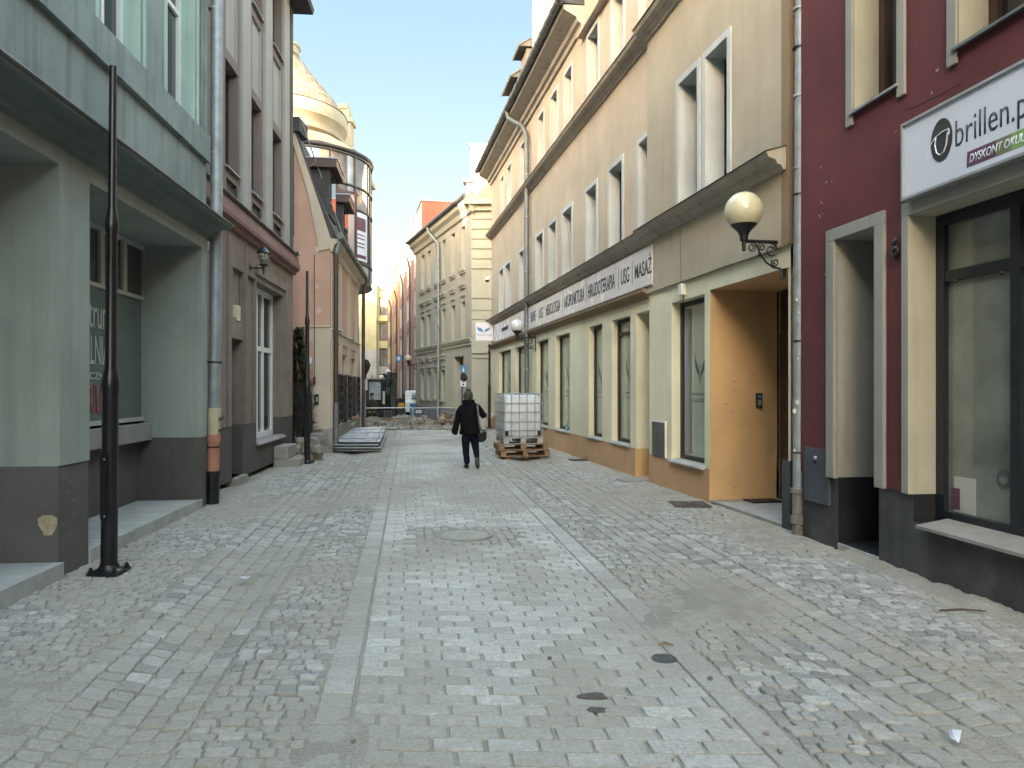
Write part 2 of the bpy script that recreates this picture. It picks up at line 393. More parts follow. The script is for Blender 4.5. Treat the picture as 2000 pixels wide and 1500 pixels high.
def window(parent, fac, s0, s1, z0, z1, dep, fm, gm, fw=0.06, mull=(), trans=(), sill=None, sillm=None, surround=None, surm=None,
           base=0.0, name='window', sillout=0.06):
    """frame mesh at the back of an opening, with pane, sill and surround as its sub-parts"""
    s0, s1 = min(s0, s1), max(s0, s1)
    e = 0.003; A, B = base - dep + 0.002, base - dep + 0.06
    f = MB(fm)
    f.fbox(fac, s0 + e, s0 + fw, A, B, z0 + e, z1 - e); f.fbox(fac, s1 - fw, s1 - e, A, B, z0 + e, z1 - e)
    f.fbox(fac, s0 + fw, s1 - fw, A, B - 0.002, z0 + e, z0 + fw); f.fbox(fac, s0 + fw, s1 - fw, A, B - 0.002, z1 - fw, z1 - e)
    for q in mull: f.fbox(fac, q - fw * 0.45, q + fw * 0.45, A, B - 0.005, z0 + fw, z1 - fw)
    for q in trans: f.fbox(fac, s0 + fw, s1 - fw, A, B - 0.008, q - fw * 0.45, q + fw * 0.45)
    fo = f.build(name, parent)
    g = MB(gm); g.fbox(fac, s0 + e, s1 - e, A - 0.03, A + 0.012, z0 + e, z1 - e); g.build('pane', fo)
    if sill:
        q = MB(sillm or M_SHEET)
        q.fprof(fac, s0 - 0.03 if sillout else s0 + e, s1 + 0.03 if sillout else s1 - e,
                [(base + 0.003, z0 - sill), (base + sillout, z0 - sill - 0.012), (base + sillout, z0 - sill + 0.012), (base + 0.003, z0 + 0.004)])
        q.fbox(fac, s0 + e, s1 - e, B, base + 0.003, z0 + 0.001, z0 + 0.006)
        q.build('sill', fo)
    if surround:
        w_, o_ = surround; q = MB(surm)
        q.fbox(fac, s0 - w_, s0, base + 0.002, base + o_, z0, z1); q.fbox(fac, s1, s1 + w_, base + 0.002, base + o_, z0, z1)
        q.fbox(fac, s0 - w_, s1 + w_, base + 0.002, base + o_, z1 + 0.0005, z1 + w_)
        q.build('surround', fo)
    return fo

def text_mesh(body, name, parent, org, right, up, width, height, m, extr=0.003, bold=0.0, shear=0.0):
    """lettering as a mesh fitted in a width x height box whose lower left corner is org"""
    c = bpy.data.curves.new(name, 'FONT'); c.body = body; c.extrude = 0.0; c.offset = bold; c.shear = shear; c.size = 1
    c.resolution_u = 3
    t = bpy.data.objects.new(name, c); COL.objects.link(t)
    bpy.context.view_layer.update()
    me = bpy.data.meshes.new_from_object(t.evaluated_get(bpy.context.evaluated_depsgraph_get()))
    bpy.data.objects.remove(t); bpy.data.curves.remove(c)
    bm = bmesh.new(); bm.from_mesh(me)
    r = bmesh.ops.extrude_face_region(bm, geom=bm.faces[:])
    for v in r['geom']:
        if isinstance(v, bmesh.types.BMVert): v.co.z += 1.0
    xs = [v.co.x for v in bm.verts]; ys = [v.co.y for v in bm.verts]
    x0, x1, y0, y1 = min(xs), max(xs), min(ys), max(ys)
    right = Vector(right).normalized(); up = Vector(up).normalized(); nrm = right.cross(up)
    off = wloc(parent) if parent else Vector((0, 0, 0))
    for v in bm.verts:
        a = (v.co.x - x0) / (x1 - x0) * width; b = (v.co.y - y0) / (y1 - y0) * height
        v.co = Vector(org) + right * a + up * b + nrm * (v.co.z * extr) - off
    bm.to_mesh(me); bm.free()
    me.materials.clear(); me.materials.append(m)
    o = bpy.data.objects.new(name, me); place(o, parent); return o

# the facades, measured from the photograph
R0 = Fac(4.37, 800, 'R'); R1 = Fac(4.82, 735, 'R'); R2 = Fac(4.88, 728, 'R')
L0 = Fac(-3.36, 872, 'L'); L1 = Fac(-3.62, 872, 'L'); L2 = Fac(-2.57, 844, 'L')
BG = Fac(10.6, 465, 'R'); RW = Fac(5.40, 674, 'R')
# ================================================================== GROUND
KST = -0.1415                        # street direction: X = p + KST*Y
def gz(p):
    return -0.055 * np.exp(-((p + 1.42) / 0.30) ** 2) - 0.055 * np.exp(-((p - 2.68) / 0.30) ** 2)
def g2w(p, q):
    return p + KST * q, q - 0.02 * p
Y0, YE = 2.2, 28.6

def stone_mat():
    m = bpy.data.materials.new('granite_setts'); m.use_nodes = True
    N = m.node_tree.nodes; L = m.node_tree.links; b = N['Principled BSDF']; b.inputs['Roughness'].default_value = 0.85
    geo = N.new('ShaderNodeNewGeometry'); at = N.new('ShaderNodeAttribute'); at.attribute_name = 'tone'; ad = N.new('ShaderNodeAttribute'); ad.attribute_name = 'dust'
    def nz(sc, det=4):
        t = N.new('ShaderNodeTexNoise'); t.inputs['Scale'].default_value = sc; t.inputs['Detail'].default_value = det
        t.inputs['Roughness'].default_value = 0.65; L.new(geo.outputs['Position'], t.inputs['Vector']); return t.outputs['Fac']
    def mp(src, a, bb, c, d):
        t = N.new('ShaderNodeMapRange'); t.inputs[1].default_value = a; t.inputs[2].default_value = bb
        t.inputs[3].default_value = c; t.inputs[4].default_value = d; L.new(src, t.inputs[0]); return t.outputs[0]
    def mix(f, a, c):
        t = N.new('ShaderNodeMix'); t.data_type = 'RGBA'
        L.new(f, t.inputs[0]) if not isinstance(f, float) else None
        for s, x in ((6, a), (7, c)):
            if isinstance(x, tuple): t.inputs[s].default_value = (*x, 1)
            else: L.new(x, t.inputs[s])
        return t.outputs[2]
    base = mix(geo.outputs['Random Per Island'], (0.31, 0.302, 0.283), (0.53, 0.517, 0.488))
    b2 = mix(mp(nz(26, 4), 0.38, 0.62, 0, 0.8), base, (0.27, 0.265, 0.245))
    base = mix(mp(nz(60, 3), 0.4, 0.68, 0, 0.7), b2, (0.52, 0.515, 0.50))
    sp = mix(mp(nz(230, 2), 0.56, 0.66, 0, 0.55), base, (0.16, 0.16, 0.155))
    sp = mix(mp(nz(260, 2), 0.60, 0.70, 0, 0.6), sp, (0.60, 0.61, 0.60))
    tone = N.new('ShaderNodeVectorMath'); tone.operation = 'SCALE'; L.new(sp, tone.inputs[0]); L.new(at.outputs['Fac'], tone.inputs['Scale'])
    t2 = N.new('ShaderNodeVectorMath'); t2.operation = 'MULTIPLY'; L.new(tone.outputs[0], t2.inputs[0]); t2.inputs[1].default_value = (1, 1, 1)
    sm = N.new('ShaderNodeMath'); sm.operation = 'MULTIPLY_ADD'; L.new(nz(14, 6), sm.inputs[0]); sm.inputs[1].default_value = 1.5; L.new(ad.outputs['Fac'], sm.inputs[2])
    n1 = mp(sm.outputs[0], 0.90, 1.60, 0.0, 0.85)
    dustc = mix(mp(nz(48, 4), 0.35, 0.65, 0, 1), (0.265, 0.248, 0.205), (0.36, 0.34, 0.292))
    dust = mix(n1, t2.outputs[0], dustc)
    n2 = mp(nz(9.0, 5), 0.54, 0.68, 0.0, 0.35)
    dust = mix(n2, dust, (0.30, 0.285, 0.235))
    L.new(dust, b.inputs['Base Color'])
    bp = N.new('ShaderNodeBump'); bp.inputs['Strength'].default_value = 0.6; bp.inputs['Distance'].default_value = 0.006
    L.new(nz(70, 5), bp.inputs['Height']); L.new(bp.outputs[0], b.inputs['Normal'])
    return m
M_SETT = stone_mat()
M_DUST = mat('sand_and_dust', (0.285, 0.268, 0.225), rough=0.95, var=0.15, scale=2.5, bump=0.9, bscale=55, fine=0.24, dirt=0.45, dirtcol=(0.20, 0.188, 0.16))

def tdust(x, y, p):
    n1 = noise.fractal(Vector((x * 0.8 + 3.1, y * 0.55 + 1.7, 0.3)), 0.85, 2.1, 5)
    gut = math.exp(-((p + 1.42) / 0.22) ** 2) + math.exp(-((p - 2.68) / 0.28) ** 2)
    edgeb = 0.30 * max(0, (p - 3.75)) + 0.25 * max(0, -3.0 + 0.05 * y - p)
    lowq = 0.35 * math.exp(-((y - 3.0) / 1.1) ** 2) * (1 if -1.3 < p < -0.2 else 0.25)
    return n1 * 0.75 + 0.24 * gut + edgeb + lowq - (0.01 if PL - 0.2 < p < PR + 0.2 else 0.0)
PL, PR = -0.289, 1.617
def make_stones(name, rects, rough, tone=(1, 1), lift=0.0, corner=0.25):
    """rects rows: p,q (centre), w,l (size), rot. A rounded eight-sided sett each, all in one surface mesh"""
    A = np.array(rects); n = len(A)
    p, q, w_, l_, rt = A.T
    hw, hl = w_ / 2, l_ / 2
    c = corner
    bx = np.array([1, 1, 1 - c, -1 + c, -1, -1, -1 + c, 1 - c]); by = np.array([-1 + c, 1 - c, 1, 1, 1 - c, -1 + c, -1, -1])
    V = np.zeros((n, 24, 3))
    jx = rng.normal(0, rough, (n, 8)); jy = rng.normal(0, rough, (n, 8))
    zj = rng.normal(0, 0.0028 if rough > 0.03 else 0.0010, n); tx = rng.normal(0, 0.022 if rough > 0.03 else 0.006, n); ty = rng.normal(0, 0.022 if rough > 0.03 else 0.006, n)
    edge = 0.0055 if rough > 0.03 else 0.004
    for r, (ins, dz) in enumerate(((0.0, -0.030), (0.001, -0.55 * edge - 0.003), (edge * 1.2, 0.0))):
        ax = (bx[None] + jx) * (hw[:, None]) ; ay = (by[None] + jy) * (hl[:, None])
        fx = (hw[:, None] - ins) / hw[:, None]; fy = (hl[:, None] - ins) / hl[:, None]
        ax = ax * fx; ay = ay * fy
        cr, sr = np.cos(rt)[:, None], np.sin(rt)[:, None]
        px = p[:, None] + ax * cr - ay * sr; qy = q[:, None] + ax * sr + ay * cr
        X, Y = g2w(px, qy)
        V[:, r * 8:(r + 1) * 8, 0] = X; V[:, r * 8:(r + 1) * 8, 1] = Y
        V[:, r * 8:(r + 1) * 8, 2] = gz(px) + dz + zj[:, None] + lift + (tx[:, None] * ax + ty[:, None] * ay) * (r > 0)
    base = (np.arange(n) * 24)[:, None]
    quads = []
    for r in (0, 8):
        for k in range(8):
            quads.append([r + k, r + (k + 1) % 8, r + 8 + (k + 1) % 8, r + 8 + k])
    quads = np.array(quads).reshape(-1)
    top = np.arange(16, 24)
    li = np.concatenate([np.broadcast_to(quads, (n, 64)) + base, np.broadcast_to(top, (n, 8)) + base], axis=1)
    me = bpy.data.meshes.new(name)
    me.vertices.add(n * 24); me.vertices.foreach_set('co', V.reshape(-1))
    me.loops.add(n * 72); me.loops.foreach_set('vertex_index', li.reshape(-1).astype(np.int32))
    me.polygons.add(n * 17)
    st = (np.arange(n) * 72)[:, None] + np.concatenate([np.arange(16) * 4, [64]])[None]
    me.polygons.foreach_set('loop_start', st.reshape(-1).astype(np.int32))
    me.polygons.foreach_set('use_smooth', np.tile(np.array([True] * 16 + [False]), n))
    me.update(calc_edges=True)
    a = me.attributes.new('tone', 'FLOAT', 'FACE')
    tn = rng.uniform(tone[0], tone[1], n)
    a.data.foreach_set('value', np.repeat(tn, 17).astype(np.float32))
    a = me.attributes.new('dust', 'FLOAT', 'FACE')
    X, Y = g2w(p, q)
    dv = np.array([min(max((tdust(float(X[i]), float(Y[i]), float(p[i])) + 0.30) / 0.55, 0), 1) for i in range(n)])
    a.data.foreach_set('value', np.repeat(dv, 17).astype(np.float32))
    me.materials.append(M_SETT)
    o = bpy.data.objects.new(name, me); COL.objects.link(o); return o

PL, PR = -0.289, 1.617
rects = []
q = Y0; row = 0
while q < YE:
    l_ = 0.118
    off = (row % 2) * 0.122 + random.uniform(-0.02, 0.02)
    p = PL + 0.006
    first = True
    while p < PR - 0.02:
        w_ = 0.236 + random.uniform(-0.004, 0.004)
        if first: w_ = w_ * (0.5 if row % 2 else 1.0) + random.uniform(-0.02, 0.02); first = False
        if p + w_ > PR - 0.05: w_ = PR - p - 0.004
        rects.append((p + w_ / 2, q + l_ / 2, w_ - 0.004, l_ - 0.005, random.gauss(0, 0.006)))
        p += w_ + (random.choice([0.007, 0.007, 0.009, 0.013, 0.019]))
    q += l_ + random.choice([0.004, 0.005, 0.007]); row += 1
# a square of small setts round the manhole is left out of the bricks
MH = (0.62, 8.15)
rects = [r for r in rects if not (abs(r[0] - MH[0]) < 0.62 and abs(r[1] - MH[1]) < 0.52)]
tag(make_stones('brick_paving', rects, 0.012, (0.98, 1.20), corner=0.08), None, None, kind='structure')
rects = []
for side in (PL - 0.185, PR + 0.008):
    q = Y0
    while q < YE:
        l_ = random.choice([0.17, 0.18, 0.19, 0.20] if side < 0 else [0.26, 0.29, 0.32])
        rects.append((side + 0.088, q + l_ / 2, 0.172, l_ - 0.006, random.gauss(0, 0.008))); q += l_ + 0.002
tag(make_stones('kerb_border_paving', rects, 0.012, (0.90, 1.10), corner=0.06), None, None, kind='structure')
# setts: random courses, with lengthwise rows along the two gutters
rects = []
def courses(pa, pb, q0, q1):
    q = q0
    while q < q1:
        l_ = random.uniform(0.068, 0.098); p = pa(q) + random.uniform(0, 0.03); 
        amp = random.uniform(-0.015, 0.015); ph = random.uniform(0, 6)
        while p < pb(q):
            w_ = random.uniform(0.070, 0.145)
            rects.append((p + w_ / 2, q + l_ / 2 + amp * math.sin(p * 2 + ph) + random.gauss(0, 0.004), w_ - 0.010, l_ - 0.009 + random.gauss(0, 0.006), random.gauss(0, 0.075)))
            p += w_
        q += l_
def rows(pa, n, pitch, q0, q1):
    for i in range(n):
        q = q0 + random.uniform(0, 0.1)
        while q < q1:
            l_ = random.uniform(0.09, 0.15)
            rects.append((pa + (i + 0.5) * pitch, q + l_ / 2, pitch - 0.012, l_ - 0.012, random.gauss(0, 0.03))); q += l_
courses(lambda q: PL - 0.185 - 0.60, lambda q: PL - 0.185 - 0.07, Y0, YE)
rows(-1.94, 6, 0.143, Y0, YE)
courses(lambda q: -3.42 + 0.05 * q, lambda q: -2.06, Y0, YE)
courses(lambda q: PR + 0.19, lambda q: 2.12, Y0, YE)
rows(2.22, 6, 0.145, Y0, YE)
courses(lambda q: 3.10, lambda q: 4.50 if q < 9 else 4.95 - 0.05 * q, Y0, YE)
a0 = len(rects)
rr = []
for i in range(13):
    for j in range(11):
        pp, qq = MH[0] - 0.6 + 0.1 * i, MH[1] - 0.5 + 0.1 * j
        if math.hypot(pp - MH[0], qq - MH[1]) > 0.36:
            rects.append((pp, qq, 0.088, 0.088, random.gauss(0, 0.1)))
tag(make_stones('cobblestone_paving', rects, 0.085, (0.60, 1.02), corner=0.26), None, None, kind='structure')

# sand lying in the joints and drifting over the setts in patches
def dust_sheet():
    ps = np.arange(-4.6, 5.6, 0.05); qs = []
    q = 1.6
    while q < YE + 0.3: qs.append(q); q += 0.05 if q < 9 else 0.09
    qs = np.array(qs); Pp, Qq = np.meshgrid(ps, qs)
    X, Y = g2w(Pp, Qq)
    Z = np.zeros_like(X)
    for i in range(X.shape[0]):
        for j in range(X.shape[1]):
            x, y = X[i, j], Y[i, j]
            n2 = noise.noise(Vector((x * 9, y * 9, 2.0))); n3 = noise.noise(Vector((x * 22, y * 22, 5.0)))
            p = Pp[i, j]
            t = tdust(x, y, p) + 0.16 * n2 + 0.08 * n3
            k = min(max((t - 0.02) / 0.50, 0), 1); k = k * k * (3 - 2 * k)
            inb = PL - 0.19 < p < PR + 0.19
            Z[i, j] = -(0.014 if inb else 0.019) + k * (0.016 if inb else 0.023) + 0.0008 * n2
    Z += gz(Pp)
    V = np.stack([X, Y, Z], -1).reshape(-1, 3); a, b = X.shape
    idx = np.arange(a * b).reshape(a, b)
    fs = np.stack([idx[:-1, :-1], idx[:-1, 1:], idx[1:, 1:], idx[1:, :-1]], -1).reshape(-1, 4)
    me = bpy.data.meshes.new('dust_layer'); me.from_pydata(V.tolist(), [], fs.tolist())
    me.polygons.foreach_set('use_smooth', [True] * len(me.polygons)); me.materials.append(M_DUST)
    o = bpy.data.objects.new('dust_layer', me); COL.objects.link(o); return o
tag(dust_sheet(), None, None, kind='structure')
g = MB(M_CONC); g.quad((-1500, -1500, -0.09), (1500, -1500, -0.09), (1500, 1500, -0.09), (-1500, 1500, -0.09))
tag(g.build('ground'), None, None, kind='structure')
# the dug-up end of the street: bare earth, slightly lower, with a levelled sand strip in front
def earth():
    xs = np.linspace(-26, 3.5, 90); ys = np.linspace(YE - 0.3, 90, 130); vs = []; fs = []
    for j, y in enumerate(ys):
        for i, x in enumerate(xs):
            t = min(max((y - 29.5) / 1.5, 0), 1)
            z = 0.012 - 0.07 * t + 0.10 * t * noise.fractal(Vector((x * 0.5, y * 0.35, 4)), 0.9, 2, 4) - (0.25 * min(max((y - 38) / 3, 0), 1))
            vs.append((x, y, max(z, -0.6)))
    n = len(xs)
    for j in range(len(ys) - 1):
        for i in range(n - 1): fs.append((j * n + i, j * n + i + 1, (j + 1) * n + i + 1, (j + 1) * n + i))
    m = MB(mat('bare_earth', (0.30, 0.255, 0.195), rough=0.95, var=0.2, scale=0.8, bump=0.8, bscale=25, fine=0.15)); m.add(vs, fs)
    return m.build('earth', smooth=60)
g.v = []
tag(earth(), None, None, kind='structure')

# ================================================================== LEFT: GREEN BUILDING
gb = thing('green_building', 'weathered pale green plaster building with two deep shop niches, nearest on the left', 'building', (-3.9, 6.5, 0))
sA, sB = -14.0, L0.sY(10.17)
NI1 = (-1.0, L0.s(113.5), 0.13, 3.585, 1.25); NI2 = (L0.s(172.5), L0.s(392.5), 0.13, 3.575, 0.80)
w1 = (L0.s(195), L0.s(274.5)); w2 = (L0.s(325.5), L0.s(381)); w3 = (w1[0] - (w2[0] - w1[0]), w1[1] - (w2[0] - w1[0]))
WINS = [(a, b, 5.16, 7.3, 0.24, 1) for a, b in (w1, w2, w3)]
mb = MB(M_DKPLINTH); fwall(mb, L0, sA, sB, -0.1, 0.97, [NI1, NI2]); mb.fbox(L0, sB - 0.001, sB, -0.3, 0, -0.1, 0.97); mb.build('plinth', gb)
mb = MB(M_GREEN); fwall(mb, L0, sA, sB, 0.97, 3.76, [NI1, NI2], d=0.012)
fhull(mb, L0, sA, sB, -0.1, 3.76, 11, top=False, d=0.0); mb.build('shopfront_wall', gb)
mb = MB(M_GREENUP, M_MINT); fwall(mb, L0, sA, sB, 3.76, 4.79, [], d=0.0); fwall(mb, L0, sA, sB, 5.15, 11.5, WINS, d=0.0)
fhull(mb, L0, sA, sB, 3.76, 11.5, 11)
mb.fbox(L0, sA, sB, 0.0, 0.06, 4.79, 5.15)
for s_, wd in ((sB - 0.10, 0.03), (sB - 0.26, 0.02)): mb.fbox(L0, s_, s_ + wd, 0.0, 0.035, 5.15, 11.5)
for a, b in (w1, w2, w3):
    mb.fbox(L0, a - 0.09, a - 0.06, 0.0, 0.025, 5.15, 7.5, 1); mb.fbox(L0, b + 0.06, b + 0.09, 0.0, 0.025, 5.15, 7.5, 1)
mb.build('upper_wall', gb)
mb = MB(M_ROOFD); mb.fprof(L0, sA, sB, [(0.4, 11.45), (0.45, 11.6), (-5.0, 14.8), (-11, 11.6), (-11, 11.45)]); mb.build('roof', gb)  # unseen ridge raised to keep sun off the right-hand facade
mb = MB(M_CORNG, M_SHEET)
mb.fprof(L0, sA, sB + 0.12, [(0.0, 3.72), (0.02, 3.72), (0.025, 3.76), (0.08, 3.77), (0.09, 3.82), (0.16, 3.83), (0.18, 3.88), (0.29, 3.885), (0.32, 3.90), (0.32, 3.935), (0.0, 4.0)])
mb.fbox(L0, sA, sB + 0.13, 0.0, 0.35, 3.936 + 0.0, 3.945, 1); mb.build('cornice', gb)
# niche linings: floor slabs, back walls
mb = MB(M_SLAB)
mb.fbox(L0, NI2[0] + 0.002, NI2[1] - 0.002, -0.85, 0.02, -0.05, 0.128); mb.fbox(L0, -1.0, NI1[1] - 0.002, -1.3, 0.05, -0.05, 0.14)
for i in range(6): mb.fbox(L0, NI2[0] + 0.02 + i * 0.5, NI2[0] + 0.505 + i * 0.5, -0.78, 0.021, 0.128, 0.133)
mb.build('niche_step', gb, bevel=0.008)
mb = MB(M_DKPLINTH, M_GREEN)
mb.fbox(L0, NI2[0], NI2[1], -0.86, -0.80, 0.12, 1.0); mb.fbox(L0, NI1[0], NI1[1], -1.33, -1.25, 0.12, 0.97); mb.fbox(L0, NI1[0], NI1[1], -1.33, -1.253, 0.97, 3.6, 1)
mb.build('niche_back_wall', gb)
mb = MB(mat('bare_chipped_plaster', (0.36, 0.30, 0.20), rough=0.95, var=0.25, scale=20, bump=0.6)); P = L0.P
so_ = L0.s(108); mb.poly([(so_ + 0.12 * math.cos(a) * (1 + 0.25 * math.sin(3 * a) + random.uniform(-.2, .2)), 0.46 + 0.11 * math.sin(a) * (1 + 0.2 * math.cos(2 * a))) for a in [i * 0.523 for i in range(12)]], 0.004,
        lambda a, b, c: P(NI1[1] + 0.0, -0.075 - (a - so_) * 0.55, b) if False else (lambda s, d, z: P(s, d, z))(NI1[1] - 0.003 + c * 0.5, -0.085 + (a - so_) * 0.6, b)); mb.build('plaster_chip', gb)
sw = (L0.s(100, -0.8), L0.s(284.5, -0.8)); sw = (NI2[0] - 0.0, sw[1])
for (s0_, d0_, z0_, ln_) in ((0.04, 0.0, 0.86, 0.10), (0.12, 0.0, 0.80, 0.16), (0.10, 0.0, 0.70, 0.12), (0.18, 0.0, 0.62, 0.2), (0.05, 0.0, 0.44, 0.14), (0.2, 0.0, 0.50, 0.1), (0.3, 0.0, 0.73, 0.08), (0.15, 0.0, 0.33, 0.12)):
    mb = MB(M_CONC); q0 = NI1[1] + s0_; mb.add([L0.P(q0, 0.0025, z0_), L0.P(q0 + ln_ * 0.5, 0.0025, z0_ - 0.012 + 0.03), L0.P(q0 + ln_, 0.0025, z0_ + 0.035), L0.P(q0 + ln_ * 0.55, 0.0025, z0_ + 0.014)], [(0, 1, 2, 3)]); mb.build('scratch', gb)
swin = window(gb, L0, sw[0], sw[1], 1.20, 3.572, 0.80, M_FRAMEG, M_FROST, fw=0.055, mull=(), trans=(2.86,), name='shop_window')
mb = MB(M_FRAMEG); mb.fbox(L0, sw[1] - 0.14, sw[1] - 0.001, -0.797, -0.728, 1.21, 3.565); mb.build('side_frame', swin)
for u in (191, 236): mb = MB(M_FRAMEG); mb.fbox(L0, L0.s(u, -0.8) - 0.05, L0.s(u, -0.8) + 0.05, -0.798, -0.742, 2.89, 3.51); mb.build('glazing_bar', swin)
mb = MB(mat('upper_light_film', (0.065, 0.075, 0.065), rough=0.1, var=0.1, spec=0.8)); mb.fbox(L0, sw[0] + 0.06, sw[1] - 0.06, -0.80, -0.780, 2.90, 3.50); mb.build('upper_pane', swin)
mb = MB(M_GREEN); mb.fbox(L0, sw[1] + 0.0, NI2[1], -0.86, -0.803, 1.0, 3.6); mb.build('jamb', swin)
mb = MB(M_CONC); mb.fbox(L0, NI2[0], sw[1] + 0.10, -0.80, -0.64, 0.94, 1.17); mb.build('window_ledge', swin, bevel=0.01)
rt = (L0.t[0], L0.t[1], 0)
for body, ua, ub, v0, v1, mm in (('trum', 174, 214, 641, 592, M_LETW), ('ALNIA', 164, 212, 711, 655, M_LETW), ('MICZNA', 160, 213, 741, 727, M_LETW), ('ARIUM', 158, 212, 809, 752, M_LETR)):
    s_a, s_b = L0.s(ua, -0.78), L0.s(ub, -0.78); um = (ua + ub) / 2
    z0 = L0.z(185, v0, -0.78); z1 = L0.z(185, v1, -0.78)
    text_mesh(body, 'lettering', swin, L0.P(s_a, -0.782, z0), rt, (0, 0, 1), s_b - s_a, z1 - z0, mm, extr=0.002)
for i, (a, b) in enumerate((w1, w2, w3)):
    window(gb, L0, a, b, 5.16, 7.3, 0.24, M_FRAMEW, M_GLASS, fw=0.07, mull=((a + b) / 2,), trans=(6.6,), sill=0.03, sillm=M_SHEET, sillout=0.05)
# downpipe between the two left buildings
dp = MB(M_ZINC, M_PVCB, M_PVCO, M_IRON)
cx, cy = (418.5 - 1000) / F * 10.32, 10.32
dp.tube([(cx + 0.045, cy, 12), (cx + 0.03, cy, 4.0), (cx + 0.0, cy, 1.34)], 0.083, 20, 0)
for z in (1.94, 3.55, 4.95, 2.6, 7.0): dp.tube([(cx + 0.01, cy, z), (cx + 0.01, cy, z + 0.03)], 0.089, 20, 0)
for z in (2.0, 4.05): dp.tube([(cx + 0.01, cy, z), (cx + 0.01, cy, z + 0.02)], 0.096, 20, 3); dp.box(cx - 0.2, cx - 0.05, cy - 0.01, cy + 0.01, z, z + 0.02, 3)
dpo = dp.build('downpipe', gb, smooth=40)
d2 = MB(M_PVCB); d2.tube([(cx - 0.005, cy, 1.36), (cx - 0.005, cy, 1.31), (cx - 0.005, cy, 1.29), (cx - 0.01, cy, 0.97)], [0.1, 0.1, 0.093, 0.09], 20); d2.build('pipe_adapter', dpo, smooth=40)
d2 = MB(M_PVCO, M_IRON); d2.tube([(cx - 0.01, cy, 0.99), (cx - 0.01, cy, 0.88), (cx - 0.01, cy, 0.87), (cx - 0.02, cy, 0.46)], [0.094, 0.094, 0.085, 0.083], 20)
d2.tube([(cx - 0.01, cy, 0.80), (cx - 0.01, cy, 0.82)], 0.092, 20, 1); d2.build('drain_socket', dpo, smooth=40)
d2 = MB(M_IRON); d2.tube([(cx - 0.02, cy, 0.47), (cx - 0.02, cy, 0.40), (cx - 0.02, cy, 0.39), (cx - 0.03, cy, -0.03)], [0.105, 0.105, 0.095, 0.092], 20); d2.build('drain_boot', dpo, smooth=40)
for z in (1.2, 1.05):
    d2 = MB(M_RUST)
    for k in range(3): d2.sphere((cx + 0.1 + 0.012 * k, cy - 0.06 + 0.03 * k, z + 0.012 * k), 0.02, 8)
    d2.box(cx + 0.08, cx + 0.13, cy - 0.05, cy + 0.05, z - 0.012, z); d2.build('clamp', dpo)

# ================================================================== LEFT: BROWN BUILDING
bb = thing('brown_building', 'dark brown building with pale vertical strips and a tall white ground floor window', 'building', (-4.9, 14, 0))
b0, b1 = L1.sY(10.2), L1.s(571)
S = L1.s
NID = (S(452.5), S(474), 0.12, 2.49, 0.30); NIB = (S(454), S(475.5), 2.85, 3.70, 0.07); NIC = (S(481), S(498.5), 1.0, 3.70, 0.06); NIW = (S(500.5), S(553), 0.62, 3.68, 0.28)
mb = MB(M_DKGREY); fwall(mb, L1, b0, b1, 0.08, 1.0, [NID, NIC, NIW]); mb.build('plinth', bb)
mb = MB(M_BROWN); fwall(mb, L1, b0, b1, 1.0, 4.33, [NID, NIB, NIC, NIW], d=0.006); fhull(mb, L1, b0, b1, -0.1, 4.33, 8, top=False)
for ua, ub in ((442, 448), (476.5, 480), (555, 559)): mb.fbox(L1, S(ua), S(ub), 0.0, 0.035, 1.0, 4.2)
mb.fbox(L1, S(498), S(556), 0.006, 0.05, 3.80, 3.98)
mb.fbox(L1, NIB[0], NIB[1], -0.09, -0.07, 2.8, 3.75); mb.fbox(L1, NIC[0], NIC[1], -0.09, -0.06, 1.0, 3.75); mb.fbox(L1, NIC[0], NIC[1], -0.09, -0.06, 0.9, 1.0)
mb.build('ground_floor_wall', bb)
mb = MB(M_REDBR, M_SHEET); mb.fprof(L1, b0, b1 + 0.05, [(0, 4.30), (0.07, 4.30), (0.09, 4.36), (0.16, 4.40), (0.17, 4.46), (0.14, 4.62), (0.12, 4.70), (0, 4.74)])
mb.fbox(L1, b0, b1 + 0.06, 0.0, 0.18, 4.741, 4.75, 1); mb.build('string_course', bb)
UW = [(S(440), S(465)), (S(491.5), S(511)), (S(533), S(550))]
ops = [(a, b, z0, z1, 0.22) for a, b in UW for z0, z1 in ((5.32, 7.06), (8.85, 10.3))]
pan = [(a + 0.04, b - 0.04, z0, z1, 0.05, 1) for a, b in UW for z0, z1 in ((7.24, 8.62),)] + [(a + 0.06, b - 0.05, 4.76, 5.12, 0.06, 2) for a, b in UW]
mb = MB(M_MAUVE, M_LGREY, M_DKGREY); fwall(mb, L1, b0, b1, 4.5, 10.6, ops + pan); fhull(mb, L1, b0, b1, 4.33, 10.6, 8)
for a, b, z0, z1, dd, mm in pan: mb.fbox(L1, a, b, -0.08, -dd, z0, z1, mm)
mb.fbox(L1, b1 - 0.22, b1 + 0.004, 0.0, 0.02, 4.75, 10.6, 2)
mb.build('upper_wall', bb)
for ua, ub in ((468, 485), (514, 527.5), (551.5, 561)):
    mb = MB(M_LGREY); mb.fbox(L1, S(ua), S(ub), 0.0, 0.05, 4.76, 10.6); mb.build('pilaster', bb)
for a, b in UW:
    window(bb, L1, a, b, 5.32, 7.06, 0.22, M_FRAMEB, M_GLASS, fw=0.06, mull=((a + b) / 2,), trans=(6.4,), sill=0.05)
    window(bb, L1, a, b, 8.85, 10.3, 0.22, M_FRAMEB, M_GLASS, fw=0.06, mull=((a + b) / 2,), sill=0.05)
sw_ = window(bb, L1, NIW[0], NIW[1], 0.62, 3.68, 0.28, M_FRAMEW, M_SHOPGL, fw=0.11, mull=(NIW[0] + 0.95, NIW[0] + 1.45), trans=(2.45,), sill=0.06, name='shop_window')
